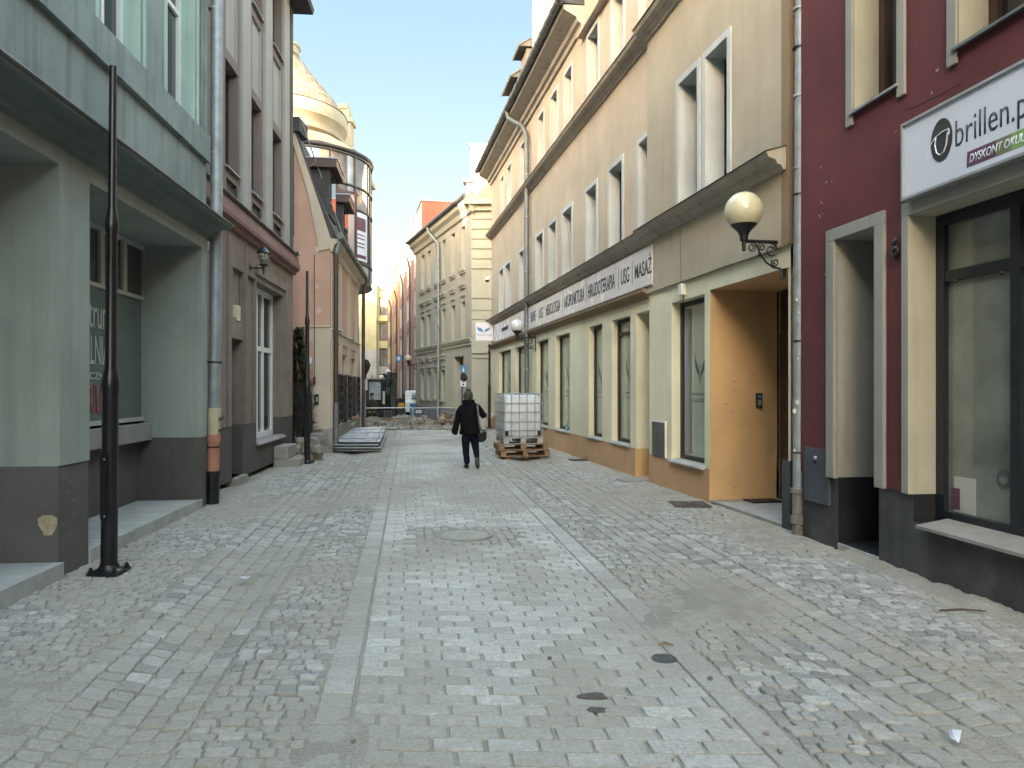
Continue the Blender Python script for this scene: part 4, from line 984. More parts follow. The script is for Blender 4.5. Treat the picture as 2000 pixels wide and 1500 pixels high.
# downpipes
mb = MB(M_ZINC, M_IRON); px, py = 3.215, 8.16
mb.tube([(px + 0.045, py, 10), (px + 0.02, py, 4.2), (px, py, 0.50)], 0.062, 18, 0)
for v in (20, 190, 330, 540, 760, 905): z = H + (HV - v) / F * py; mb.tube([(px + 0.01, py, z), (px + 0.01, py, z + 0.025)], 0.068, 18, 0)
for v in (95, 382, 668, 885):
    z = H + (HV - v) / F * py; mb.tube([(px + 0.01, py, z), (px + 0.01, py, z + 0.018)], 0.072, 14, 1); mb.box(px + 0.03, px + 0.2, py - 0.01, py + 0.01, z, z + 0.015, 1); mb.sphere((px + 0.08, py - 0.02, z), 0.018, 8, 1)
dpo = mb.build('downpipe', cb, smooth=40)
mb = MB(M_PFOOT); mb.tube([(px, py, 0.52), (px, py, 0.47), (px, py, 0.46), (px, py, 0.22), (px, py, 0.21), (px, py, 0.13), (px, py, 0.12), (px, py, -0.05)], [0.085, 0.085, 0.07, 0.07, 0.088, 0.088, 0.072, 0.072], 18); mb.build('cast_iron_foot', dpo, smooth=35)
mb = MB(M_LETW)
for k, (u, v, r) in enumerate(((1557, 785, 3.5), (1552, 803, 4), (1558, 700, 2), (1552, 880, 2.5), (1560, 610, 2), (1563, 153, 1.5), (1556, 585, 2.5))):
    c_ = W(u, v, py - 0.062)
    mb.poly([(c_.x + r / F * py * math.cos(t) * random.uniform(0.5, 1.2), c_.z + 1.5 * r / F * py * math.sin(t) * random.uniform(0.6, 1.2)) for t in [q_ * 0.7 for q_ in range(9)]], 0.004, lambda a, b, c: (a, py - 0.066 + c, b))
mb.build('torn_sticker', dpo)
mb = MB(M_ZINCD, M_ZINC); u_ = 1028.5
yb = 22.4; cxp = (u_ - 1000) / F * yb
mb.tube([R2.P(R2.sY(23.3), 0.60, 10.5), R2.P(R2.sY(23.2), 0.56, 10.2), R2.P(R2.sY(22.6), 0.22, 9.75), (cxp, yb, 9.4), (cxp, yb, 0.9)], 0.075, 14, 0)
for z in (8.2, 6.9, 5.2, 3.6, 2.2): mb.tube([(cxp, yb, z), (cxp, yb, z + 0.03)], 0.085, 12, 1); mb.tube([(cxp, yb, z), (cxp + 0.15, yb, z)], 0.01, 5, 0)
mb.tube([(cxp, yb, 0.92), (cxp, yb, 0)], 0.085, 14, 0); mb.build('downpipe', cb, smooth=40)

# ================================================================== RIGHT: WINE RED BUILDING
rb = thing('wine_red_building', 'wine red plaster building with dark granite plinth and pale window surrounds, nearest on the right', 'building', (4, 6, 0))
S = R0.s; r0, r1 = -14.0, R0.sY(8.08)
DO = (S(1716.8), S(1637.4)); SH = (1.6, S(1784)); UA = (S(1760), S(1672)); UB = (S(1877) - 0.72, S(1877)); UC = (UB[0] - 1.3, UB[0] - 0.6)
opr = [(DO[0], DO[1], 0.075, 3.15, 0.85, 1), (SH[0], SH[1], 0.49, 3.14, 0.27, 1)]
opu = [(a, b, 4.35, 6.2, 0.30, 1) for a, b in (UA, UB, UC)]
mb = MB(M_GRPLINTH, M_BLACKP); fwall(mb, R0, r0, r1, -0.1, 0.735, opr, d=0.0); fhull(mb, R0, r0, r1, -0.1, 0.735, 9, top=False); mb.build('plinth', rb)
mb = MB(M_RED, M_CREAMREV, stucco('doorway_render', (0.33, 0.315, 0.27), streak=0.3)); fwall(mb, R0, r0, r1, 0.735, 9.5, [opr[0][:5] + (2,), opr[1]] + opu, d=0.02); fhull(mb, R0, r0, r1, 0.735, 9.5, 9, d=0.02)
mb.build('wall', rb)
mb = MB(M_BLACKP); mb.fbox(R0, DO[0] - 0.002, DO[1] + 0.03, -0.84, -0.004, 0.075, 0.735) if False else None
mb.fbox(R0, DO[0], DO[1], -0.90, -0.851, 0.0, 3.2); mb.build('door', rb)
mb = MB(M_SLAB); mb.fbox(R0, DO[0] + 0.002, DO[1] - 0.002, -0.85, 0.012, -0.05, 0.072); mb.build('door_step', rb, bevel=0.006)
SL, SR_ = S(1622), S(1735)
mb = MB(M_SURR)
mb.fbox(R0, DO[1], SL, 0.0, 0.055, 0.725, 3.15); mb.fbox(R0, SR_, DO[0], 0.0, 0.055, 0.725, 3.15); mb.fbox(R0, SR_, SL, 0.0, 0.0548, 3.1501, 3.27)
mb.build('door_surround', rb, bevel=0.006)
mb = MB(M_SURR); mb.fbox(R0, SH[1], S(1771), 0.0, 0.055, 0.725, 3.14); mb.fbox(R0, SH[0], S(1771), 0.0, 0.0548, 3.1401, 3.26); mb.build('shop_window_surround', rb, bevel=0.006)
mb = MB(M_CREAMREV); mb.fbox(R0, SH[1] - 0.004, SH[1] - 0.001, -0.27, 0.055, 0.725, 3.14); mb.build('stained_reveal', rb)
wo = window(rb, R0, SH[0], SH[1], 0.49, 3.14, 0.27, M_FRAMEN, M_SHOPGL, fw=0.10, mull=(S(1988, -0.24), S(1988, -0.24) - 1.4), trans=(2.60,), name='shop_window')
mb = MB(M_CONC); mb.fprof(R0, SH[0], S(1790, 0.08), [(-0.22, 0.50), (0.09, 0.462), (0.09, 0.488), (-0.22, 0.535)]); mb.build('sill', wo)
mb = MB(M_FRAMEN)
for u, v in ((1858, 1020), (1955, 1046), (1866, 549), (1957, 533)):
    s_ = S(u, -0.21); mb.sphere(R0.P(s_, -0.21, R0.z(u, v, -0.21)), 0.018, 8)
mb.build('bolt', wo)
# printed mark and things seen behind the glass
mb = MB(M_INK); lc = S(1960, -0.25); lz = R0.z(1960, 935, -0.25); rr_ = 0.072
mb.poly([(rr_ * math.cos(t), rr_ * 1.05 * math.sin(t)) for t in [k * math.pi / 10 for k in range(20)]], 0.002, lambda a, b, c: R0.P(lc + a, -0.252 + c, lz + b)); mb.build('round_mark', wo)
mb = MB(M_SHOPGL); mb.poly([(0.042 * math.cos(t), 0.035 * math.sin(t) - 0.012) for t in [k * math.pi / 6 for k in range(12)]], 0.001, lambda a, b, c: R0.P(lc + a, -0.249 + c, lz + b)); mb.build('mark_centre', wo)
text_mesh('brillen.pl', 'lettering', wo, R0.P(lc - 0.09, -0.252, lz - 0.055), (-R0.t[0], -R0.t[1], 0), (0, 0, 1), 0.46, 0.12, M_INK, 0.002)
mb = MB(M_PLUM); sa = S(1857, -0.25); mb.fbox(R0, sa - 0.10, sa, -0.256, -0.250, 0.62, 0.80); mb.build('small_poster', wo)
mb = MB(M_GREEN, M_FRAMEG); mb.fbox(R0, S(1905, -0.25), S(1862, -0.25), -0.257, -0.254, 0.6, 0.9, 1); mb.build('shelf_edge', wo)
for (a, b), sm in ((UA, M_SHEET), (UB, M_ZINCD), (UC, M_ZINCD)):
    wo2 = window(rb, R0, a, b, 4.35, 6.2, 0.30, M_FRAMERB, M_GLASS, fw=0.09, mull=((a + b) / 2,), sill=0.02, sillm=sm, sillout=0.07)
    mb = MB(M_SURR); mb.fbox(R0, b, b + 0.10, 0.021, 0.05, 4.22, 6.3); mb.fbox(R0, a - 0.10, a, 0.021, 0.05, 4.22, 6.3); mb.build('surround', wo2, bevel=0.005)
mb = MB(mat('dark_blue_hatch', (0.055, 0.062, 0.078), rough=0.6, var=0.25, dirt=0.3, dirtcol=(0.09, 0.09, 0.09))); sa, sb = S(1624), S(1576); mb.fbox(R0, sa, sb, 0.0, 0.035, 0.42, 1.0); mo = mb.build('metal_hatch', rb, bevel=0.004)
mb = MB(M_ALUM, M_IRON); p = R0.P((sa + sb) / 2, 0.036, 0.9); mb.sphere(p, 0.022, 10); mb.fbox(R0, (sa + sb) / 2 - 0.01, (sa + sb) / 2 + 0.01, 0.036, 0.06, 0.84, 0.87, 1); mb.build('lock', mo)

# ================================================================== RIGHT: BEIGE CORNER BUILDING
bg_ = thing('beige_corner_building', 'beige corner building with grey street side, yellow banded front and metal eaves', 'building', (-1.8, 33, 0))
S = BG.s; c0, c1 = BG.sY(33.0), BG.sY(43.4)
def bw(u0, u1): return (min(S(u0), S(u1)), max(S(u0), S(u1)))
B3 = [bw(*q) for q in ((822, 829), (834, 841), (850, 856), (863, 870), (881, 888.5), (901, 908.5))]
ob = []
for a, b in B3: ob += [(a, b, 7.3, 9.25, 0.3, 1), (a, b, 4.0, 5.7, 0.3, 1)]
B1 = [bw(*q) for q in ((822, 828), (834, 841), (848, 855), (861, 869))]
for a, b in B1: ob.append((a, b, 1.05, 2.55, 0.3, 1))
DB = bw(886, 905); ob.append((DB[0], DB[1], 0.6, 3.15, 0.4, 1))
mb = MB(M_BG_GREY, M_BG_YEL, M_BLUEPL); fwall(mb, BG, c0, c1, 0.6, 10.0, ob); fhull(mb, BG, c0, c1, -0.6, 10.0, 0.5)
X0b = BG.P(c0, 0, 0)
mb.build('street_wall', bg_)
mb = MB(M_BLUEPL); fwall(mb, BG, c0, c1, -0.6, 0.6, [], d=0.05); mb.build('plinth', bg_)
mb = MB(M_BG_YEL, M_BG_GREY); x0_, y0_ = X0b[0], X0b[1]
mb.box(x0_ + 0.001, 5.0, y0_ - 0.0, y0_ + 12, -0.1, 10.0)
zz = [3.45] + [3.9 + i * 0.42 for i in range(4)]
for z in (3.95, 4.35, 4.75, 5.15, 7.05, 7.5, 7.95, 8.4, 8.85, 9.3):
    mb.box(x0_ + 0.02, 5.0, y0_ - 0.06, y0_ - 0.0005, z, z + 0.375)
mb.box(x0_ + 0.02, 5.0, y0_ - 0.05, y0_ - 0.0005, 5.7, 6.75)
mb.box(x0_ - 0.03, 5.0, y0_ - 0.09, y0_ - 0.0005, 3.20, 3.28); mb.box(x0_ + 0.0, 5.0, y0_ - 0.05, y0_ - 0.0005, 3.0, 3.15)
mb.build('front_wall', bg_)
mb = MB(M_BG_YEL, M_SHEET); mb.fprof(BG, c0 - 0.3, c1 + 0.1, [(0, 9.55), (0.1, 9.6), (0.18, 9.8), (0.35, 9.95), (0.40, 10.15), (0, 10.2)]); mb.box(x0_ - 0.3, 5.0, y0_ - 0.42, y0_, 9.9, 10.15); mb.box(x0_ - 0.1, 5.0, y0_ - 0.2, y0_, 9.65, 9.9); mb.build('cornice', bg_)
mb = MB(M_ZINCD); mb.fprof(BG, c0 + 0.25, c1 + 0.1, [(0.45, 10.15), (0.5, 10.3), (-1.2, 11.3), (-1.2, 10.15)]); mb.tube([BG.P(c0 - 0.4, 0.5, 10.25), BG.P(c1 + 0.1, 0.5, 10.25)], 0.09, 8); mb.build('roof', bg_)
mb = MB(M_SHEET)
for k in range(22): s_ = c0 + 0.4 + k * 0.46; mb.tube([BG.P(s_, 0.2, 10.3), BG.P(s_, 0.2, 10.6)], 0.012, 4)
mb.tube([BG.P(c0, 0.2, 10.58), BG.P(c1, 0.2, 10.58)], 0.01, 4); mb.build('snow_guard', bg_)
mb = MB(M_CREAMST); mb.box(x0_ + 0.1, 3, 33.1, 37, 10.1, 11.25); mb.box(-2.15, -1.8, 34.2, 34.6, 10.3, 11.5); mb.box(-2.3, -1.7, 34.1, 34.7, 11.3, 11.45); mb.build('parapet', bg_)
mb = MB(M_BG_GREY)
for a, b in B3:
    mb.fbox(BG, a - 0.12, b + 0.12, 0.0, 0.12, 7.12, 7.2); mb.fbox(BG, a - 0.06, b + 0.06, 0.0, 0.08, 7.02, 7.12)
    mb.fbox(BG, a - 0.14, b + 0.14, 0.0, 0.14, 6.42, 6.5); mb.fbox(BG, a - 0.08, b + 0.08, 0.0, 0.09, 6.3, 6.42); mb.fbox(BG, a - 0.08, b + 0.08, 0.0, 0.06, 5.95, 6.02)
for a, b in B1:
    mb.fbox(BG, a - 0.14, b + 0.14, 0.0, 0.12, 3.25, 3.33); mb.fbox(BG, a - 0.08, b + 0.08, 0.0, 0.08, 3.1, 3.25); mb.fbox(BG, a - 0.08, b + 0.08, 0.0, 0.07, 2.75, 2.8); mb.fbox(BG, a - 0.12, b + 0.12, 0.0, 0.12, 0.93, 1.03)
mb.fprof(BG, c0, c1, [(0, 3.72), (0.05, 3.74), (0.10, 3.85), (0.12, 3.9), (0, 3.95)]); mb.fbox(BG, c0, c1, 0, 0.06, 3.6, 3.66)
mb.build('window_trim', bg_)
for z0_, z1_, LL in ((7.3, 9.25, B3), (4.0, 5.7, B3), (1.05, 2.55, B1)):
    for a, b in LL: window(bg_, BG, a, b, z0_, z1_, 0.3, M_FRAMEW, M_GLASS, fw=0.06)
mb = MB(M_DOORBR); mb.fbox(BG, DB[0], DB[1], -0.45, -0.40, 0.5, 3.2); mb.build('door', bg_)
mb = MB(M_ZINC); ap = BG.Y(857, 0.1); sp_ = S(857, 0.1)
mb.tube([BG.P(sp_ + 0.9, 0.5, 10.2), BG.P(sp_ + 0.8, 0.45, 9.9), BG.P(sp_ + 0.1, 0.12, 9.2), BG.P(sp_, 0.12, 8.8), BG.P(sp_, 0.12, 0.9)], 0.075, 10); mb.tube([BG.P(sp_, 0.14, 0.9), BG.P(sp_, 0.14, -0.3)], 0.09, 10); mb.build('downpipe', bg_, smooth=40)

# ================================================================== FAR ROW OF COLOURED HOUSES
S = RW.s
row = [(43.9, 49.9, 9.9, M_FARPALE, M_FARRED, 'far row house in dusty rose with low eaves beside the beige corner', 0.0),
       (50.0, 56.0, 14.5, M_FARPALE, M_FARRED, 'tallest looking brick red block rising behind the beige eaves', 0.25),
       (56.2, 61.5, 14.1, M_FARPALE, M_FARPINK, 'brick red block just left of the tallest red one', 0.5),
       (61.7, 67.5, 13.6, M_FARPALE, M_FARPINK, 'far block with rose red side, third along the row', 0.75),
       (67.7, 74.0, 13.1, M_FAROR, M_FAROR, 'orange far block second from the end of the row', 1.0),
       (74.2, 82.0, 13.0, M_FARYEL, M_FAROR, 'last yellow orange block at the end of the row', 1.25)]
for i, (ya, yb_, zt_, mw, ms, lab, dd) in enumerate(row):
    t = thing('row_house', lab, 'house', (RW.X0 + RW.k * ya, ya, -0.3), 'coloured houses in the far row')
    sa, sb = RW.sY(ya), RW.sY(yb_)
    wn = []
    for k in range(2):
        cs = sa + (sb - sa) * (0.28 + 0.46 * k)
        for z in (1.6, 4.4, 7.2, 10.0):
            if z + 2 < zt_: wn.append((cs - 0.75, cs + 0.75, z, z + 1.7, 0.18))
    mb = MB(mw, ms); fwall(mb, RW, sa + 0.0, sb, -0.5, zt_, wn, d=dd * 0.45); fhull(mb, RW, sa, sb, -0.5, zt_, 12, m=1, d=dd * 0.45); mb.build('wall', t)
    mb = MB(M_FARPINK if i else M_FARPINK)
    mb.fbox(RW, sa + 0.003, sa + 0.35, dd * 0.45 + 0.003, dd * 0.45 + 0.05, -0.4, zt_ - 2.6); mb.fbox(RW, sb - 0.5, sb - 0.003, dd * 0.45 + 0.003, dd * 0.45 + 0.05, -0.4, zt_ - 2.6)
    for z in (3.4, 6.2, 9.0): 
        if z < zt_ - 2: mb.fbox(RW, sa + 0.6, sb - 0.55, dd * 0.45 + 0.003, dd * 0.45 + 0.04, z, z + 0.8)
    mb.build('coloured_strip', t)
    for a, b, z0_, z1_, _ in wn: window(t, RW, a, b, z0_, z1_, 0.18, M_FRAMEW, M_GLASS, fw=0.07, mull=((a + b) / 2,), base=dd * 0.45)
    mb = MB(M_BRPIPE); mb.tube([RW.P(sa + 0.6, dd * 0.45 + 0.35, zt_ - 2.3), RW.P(sa + 0.6, dd * 0.45 + 0.12, zt_ - 3.1), RW.P(sa + 0.6, dd * 0.45 + 0.12, 0)], 0.07, 8); mb.build('downpipe', t)
    mb = MB(M_SHEET); mb.fbox(RW, sa - 0.05, sb + 0.02, -12.05, dd * 0.45 + 0.08, zt_ + 0.001, zt_ + 0.08); mb.build('roof_edge', t)
    if i == 0:
        mb = MB(M_ZINCD); mb.fprof(RW, sa, sb, [(0.3, zt_ + 0.1), (0.35, zt_ + 0.25), (-3, zt_ + 2), (-3, zt_ + 0.1)]); mb.build('roof', t)
yl = thing('yellow_block', 'sunlit yellow apartment block with shade painted grey on its lower part, closing the far end of the street', 'building', (-16, 86, 0))
YB = 86.0; xa, xm, xb = W(600, 0, YB).x, W(738, 0, YB).x, W(790, 0, YB).x
mb = MB(M_FARYEL, M_FARGREY, M_FARPALE)
mb.box(xa, xm, YB - 1.0, YB + 12, 6.0, 13.7, 0); mb.box(xa, xm, YB - 1.0, YB + 12, -0.5, 5.999, 2)  # paler lower part follows the same painted shadow line
def fl(x, d, z): return (x, YB - d, z)
class FF:                                   # a facade facing the camera
    P = staticmethod(lambda s, d, z: (s, YB - d, z))
wy = []
for z in (1.2, 4.2, 7.2, 10.2): wy.append((W(741, 0, YB).x, W(764, 0, YB).x, z, z + 2.1, 0.25))
fwall(mb, FF, xm, xb, 5.6, 13.0, wy, d=0, m=0); fwall(mb, FF, xm, xb, -0.5, 5.6, wy, d=0, m=1)  # lower wall greyed at the shadow line: shade put into the colour
mb.box(xm, xb, YB + 0.5, YB + 12, -0.5, 13.0, 0); mb.fbox(FF, xm, xb, 0.0, 0.3, 9.5, 9.75, 0)
mb.build('wall', yl)
for a, b, z0_, z1_, _ in wy: window(yl, FF, a, b, z0_, z1_, 0.25, M_FRAMEB, M_GLASSM if z0_ > 4 else M_GLASS, fw=0.09, mull=(a + (b - a) * 0.36, a + (b - a) * 0.68))
wb = thing('white_firewall_building', 'tall sunlit whitish building rising behind the beige corner building', 'building', (0, 50, 0))
mb = MB(M_WHITEW); mb.box(W(919, 0, 50).x, 14, 50, 60, -0.3, 18.2); mb.build('wall', wb)
mb = MB(M_SHEET); mb.box(W(916.2, 0, 50).x, 14.1, 49.9, 60.1, 18.2, 18.4); mb.build('parapet', wb)

# unseen blocks added behind the camera to close the street and shade it
for x0_, x1_, y0_, y1_, h_, lab, m_ in ((-24, -1.5, -62, -46, 17, 'unseen plain plaster block added behind the camera to shade the street', M_BEIGE), (1.5, 20, -60, -46, 10, 'unseen grey plaster block added behind the camera on the right', M_LGREY)):
    t = thing('rear_shade_block', lab, 'building', ((x0_ + x1_) / 2, y1_, 0)); mb = MB(m_); mb.box(x0_, x1_, y0_, y1_, -0.1, h_); mb.build('wall', t)
    mb = MB(M_ROOFD); mb.box(x0_ - 0.3, x1_ + 0.3, y0_ - 0.3, y1_ + 0.3, h_, h_ + 0.3); mb.build('roof', t)
    for k in range(4):
        for j in range(3):
            xx = x0_ + 2 + k * (x1_ - x0_ - 4) / 4; q_ = MB(M_GLASS); q_.box(xx, xx + 1.2, y1_, y1_ + 0.03, 2 + j * 3.4, 4 + j * 3.4); q_.build('window', t)

lr = thing('left_row_shade_block', 'plain far block added on the left behind the glass tower to shade the far row', 'building', (-17, 54, 0))  # added out of view to hold the sun off the coloured row
mb = MB(M_FARGREY); mb.hexa([(-13.2, 44.5, -0.3), (-22, 80, -0.3), (-34, 80, -0.3), (-26, 44.5, -0.3), (-13.2, 44.5, 13.5), (-22, 80, 13.5), (-34, 80, 13.5), (-26, 44.5, 13.5)]); mb.build('wall', lr)

for k, (u, v, r_) in enumerate(((1849, 118, 2.2), (1829, 138, 2), (1832, 136, 2), (1820, 181, 2.2), (1604, 327, 2.2), (1614, 356, 2.6), (1625, 354, 2.2), (1605, 397, 1.5), (1600, 421, 2.4), (1602, 425, 2), (1612, 536, 2), (1606, 418, 1.6), (1750, 257, 1.6), (1604, 395, 2))):
    mb = MB(M_SURR); s_, z_ = R0.s(u, 0.02), R0.z(u, v, 0.02); rr_ = r_ / F * 6.5
    mb.poly([(s_ + rr_ * math.cos(t) * random.uniform(.5, 1), z_ + rr_ * 1.3 * math.sin(t) * random.uniform(.6, 1.1)) for t in [q_ * 1.047 for q_ in range(6)]], 0.002, lambda a, b, c: R0.P(a, 0.0205 + c, b)); mb.build('paint_chip', rb)
pts = [R0.P(R0.s(u, 0.02), 0.0215, R0.z(u, v, 0.02)) for u, v in ((1770, 216), (1800, 203), (1822, 192), (1845, 181), (1868, 168), (1880, 160))]
mb = MB(M_BLACKP); mb.tube(pts, 0.0016, 4); mb.build('hairline_crack', rb)
for (s_, d_, z_, ln_) in ((0, 0.30, 1.75, 0.10), (0, 0.33, 1.62, 0.06), (0, 0.16, 1.42, 0.12), (0, 0.26, 1.30, 0.10), (0, 0.45, 0.62, 0.05), (0, 0.30, 0.22, 0.10), (0, 0.62, 1.85, 0.04)):
    mb = MB(M_OCHRE); b_ = DR[1] - 0.004
    mb.add([R1.P(b_, -d_, z_), R1.P(b_, -d_ - ln_ * 0.5, z_ - 0.02), R1.P(b_, -d_ - ln_, z_ - 0.012), R1.P(b_, -d_ - ln_ * 0.5, z_ - 0.008)], [(0, 1, 2, 3)]); mb.build('scuff', cb)
# ================================================================== SIGNS AND WALL FITTINGS
def rvec(fac): return (-fac.t[0], -fac.t[1], 0)
# optician's light box
s1_, s0_ = R0.s(1762, 0.13), 2.7
sg = thing('shop_sign', 'white light box shop sign with round glasses emblem on the wine red wall', 'sign', R0.P((s0_ + s1_) / 2, 0.07, 3.26))
mb = MB(M_SIGNW); mb.fbox(R0, s0_, s1_, 0.025, 0.115, 3.265, 3.905); mb.build('face_panel', sg)
mb = MB(M_ALUM)
for z in (3.255, 3.895): mb.fbox(R0, s0_, s1_ + 0.012, 0.022, 0.135, z, z + 0.022)
mb.fbox(R0, s1_ - 0.008, s1_ + 0.0121, 0.0221, 0.1351, 3.277, 3.895); mb.build('trim_frame', sg)
dS = 0.1155
cs, cz, rr_ = R0.s(1839, dS), 3.628, 0.172
mb = MB(M_CHAR); mb.poly([(0.118 * math.cos(t), rr_ * math.sin(t)) for t in [k * math.pi / 18 for k in range(36)]], 0.003, lambda a, b, c: R0.P(cs + a, dS + c, cz + b)); mb.build('round_emblem', sg)
# white spectacles outline: lens ring, brow bar and temple
mb = MB(M_SIGNW)
lens = [(-0.085, 0.045), (-0.10, -0.02), (-0.075, -0.085), (-0.02, -0.115), (0.045, -0.10), (0.085, -0.05), (0.10, 0.02), (0.105, 0.04)]
pth = [R0.P(cs - a * 0.68, dS + 0.004, cz + b) for a, b in lens]
mb.tube(pth, 0.006, 6)
mb.tube([R0.P(cs + 0.117, dS + 0.004, cz - 0.0), R0.P(cs + 0.061, dS + 0.004, cz + 0.045), R0.P(cs - 0.014, dS + 0.004, cz + 0.062), R0.P(cs - 0.085, dS + 0.004, cz + 0.062), R0.P(cs - 0.088, dS + 0.004, cz + 0.03), R0.P(cs - 0.068, dS + 0.004, cz + 0.01)], 0.006, 6)
mb.build('glasses_outline', sg)
sb_ = R0.s(1866.5, dS); sn_ = R0.s(1971.5, dS)
ln = sb_ - sn_
text_mesh('brillen.pl', 'lettering', sg, R0.P(sb_, dS, 3.457), rvec(R0), (0, 0, 1), ln * 1.38, 0.268, M_CHAR, 0.003, bold=-0.006)
b_s = R0.s(1888, dS); bl = 1.62
mb = MB(M_PLUM); mb.poly([(0, 0), (0.28, 0), (0.285, 0.117), (0.008, 0.117)], 0.002, lambda a, b, c: R0.P(b_s - a, dS + c, 3.328 + b)); mb.build('plum_strip', sg)
mb = MB(M_OLIVE); mb.poly([(0.28, 0), (0.42, 0), (0.425, 0.117), (0.285, 0.117)], 0.002, lambda a, b, c: R0.P(b_s - a, dS + c, 3.328 + b)); mb.build('olive_strip', sg)
mb = MB(M_LEAFG); mb.poly([(0.42, 0), (bl, 0), (bl, 0.117), (0.425, 0.117)], 0.002, lambda a, b, c: R0.P(b_s - a, dS + c, 3.328 + b)); mb.build('green_strip', sg)
text_mesh('DYSKONT OKULAROWY', 'slogan_lettering', sg, R0.P(b_s - 0.03, dS + 0.002, 3.353), rvec(R0), (0, 0, 1), 0.75, 0.066, M_SIGNW, 0.002, bold=0.012, shear=0.2)

# house number
nb = text_mesh('6', 'house_number', None, (0, 0, 0), rvec(R0), (0, 0, 1), 0.115, 0.185, M_IRON, 0.02, bold=0.02)
nb.location = R0.P(R0.s(1750), 0.045, 2.80); tag(nb, 'black metal number 6 on the wine red wall beside the doorway', 'house number')
mb = MB(M_IRON); p = R0.P(R0.s(1712, -0.2), 0, 0); mb.fbox(R0, DO[0] + 0.003, DO[0] + 0.1, -0.32, -0.05, 1.62, 2.0); mb.fbox(R0, DO[0] + 0.003, DO[0] + 0.11, -0.33, -0.04, 2.001, 2.02)
tag(mb.build('letter_box', None, bevel=0.005), 'black letter box inside the doorway beside house number 6', 'letter box')

# long clinic banner
zb0, zb1 = 3.415, 4.10
bn0, bn1 = R2.s(1273.5, 0.09), R2.s(965.5, 0.09)
bn = thing('clinic_banner', 'long white fascia sign with dark therapy words above the green ground floor', 'sign', R2.P((bn0 + bn1) / 2, 0.03, zb0))
mb = MB(M_BANNER); mb.fbox(R2, bn0, bn1, 0.004, 0.095, zb0, zb1)
mb.build('panel', bn)
mb = MB(M_SHEET); 
for k in range(9): s_ = bn0 + 1.9 + k * 1.95; mb.fbox(R2, s_, s_ + 0.008, 0.0951, 0.097, zb0, zb1)
mb.fbox(R2, bn0, bn1, 0.0951, 0.10, zb0, zb0 + 0.02); mb.build('panel_joint', bn)
for body, ua, ub in (('BAWE', 1037, 1046), ('UG', 1053, 1060), ('NEKOLOGIA', 1066, 1094), ('AKUPUNKTURA', 1102, 1141.5), ('HIRUDOTERAPIA', 1148.5, 1201), ('USG', 1213, 1229), ('MASAŻ', 1240, 1272.5)):
    sa, sb = R2.s(ua, 0.095), R2.s(ub, 0.095)
    ex = 1.18 if 'Ż' in body else 1.0
    text_mesh(body, 'lettering', bn, R2.P(sa, 0.096, 3.62), rvec(R2), (0, 0, 1), sa - sb, 0.30 * ex, M_CHAR, 0.003, bold=0.012)
for u in (1099, 1145, 1208, 1235): mb = MB(M_CHAR); s_ = R2.s(u, 0.095); mb.fbox(R2, s_ - 0.008, s_ + 0.008, 0.096, 0.099, 3.56, 3.99); mb.build('divider_bar', bn)
mb = MB(M_CHAR); mb.fbox(R2, R2.s(998), R2.s(985), 0.096, 0.098, 3.72, 3.85); mb.build('small_print', bn)

# blade sign
bs = thing('blade_sign', 'square white sign with blue leaf emblem sticking out past the far end of the fascia', 'sign', W(946, 650, 29.4))
x0_, x1_, z0_, z1_ = W(929, 0, 29.4).x, W(963.5, 0, 29.4).x, 3.56, 4.29
mb = MB(M_SIGNW); mb.box(x0_, x1_, 29.4, 29.46, z0_, z1_); mb.build('face_panel', bs)
mb = MB(M_ALUM)
for z in (z0_ - 0.02, z1_ - 0.001): mb.box(x0_ - 0.02, x1_ + 0.02, 29.385, 29.475, z, z + 0.021)
for x in (x0_ - 0.02, x1_ - 0.001): mb.box(x, x + 0.021, 29.385, 29.475, z0_, z1_ - 0.002)
mb.box(x1_, x1_ + 0.2, 29.41, 29.45, z0_ + 0.1, z0_ + 0.14); mb.box(x1_, x1_ + 0.2, 29.41, 29.45, z1_ - 0.14, z1_ - 0.1); mb.build('frame', bs)
mb = MB(M_BLUEP); xc, zc_ = (x0_ + x1_) / 2 - 0.02, 4.0
L_ = [(0.01, -0.13), (0.03, -0.02), (0.10, 0.03), (0.20, 0.05), (0.24, 0.10), (0.23, 0.0), (0.17, -0.06), (0.08, -0.08)]
mb.poly([(xc + a, zc_ + b) for a, b in L_], 0.004, lambda a, b, c: (a, 29.395 + c, b)); mb.poly([(xc - a * 1.1 - 0.02, zc_ + b * 1.3 + 0.02) for a, b in L_], 0.004, lambda a, b, c: (a, 29.395 + c, b)); mb.build('leaf_emblem', bs)
text_mesh('HumanTherapy', 'lettering', bs, (x0_ + 0.05, 29.399, 3.73), (1, 0, 0), (0, 0, 1), x1_ - x0_ - 0.1, 0.09, M_BLUEP, 0.004)

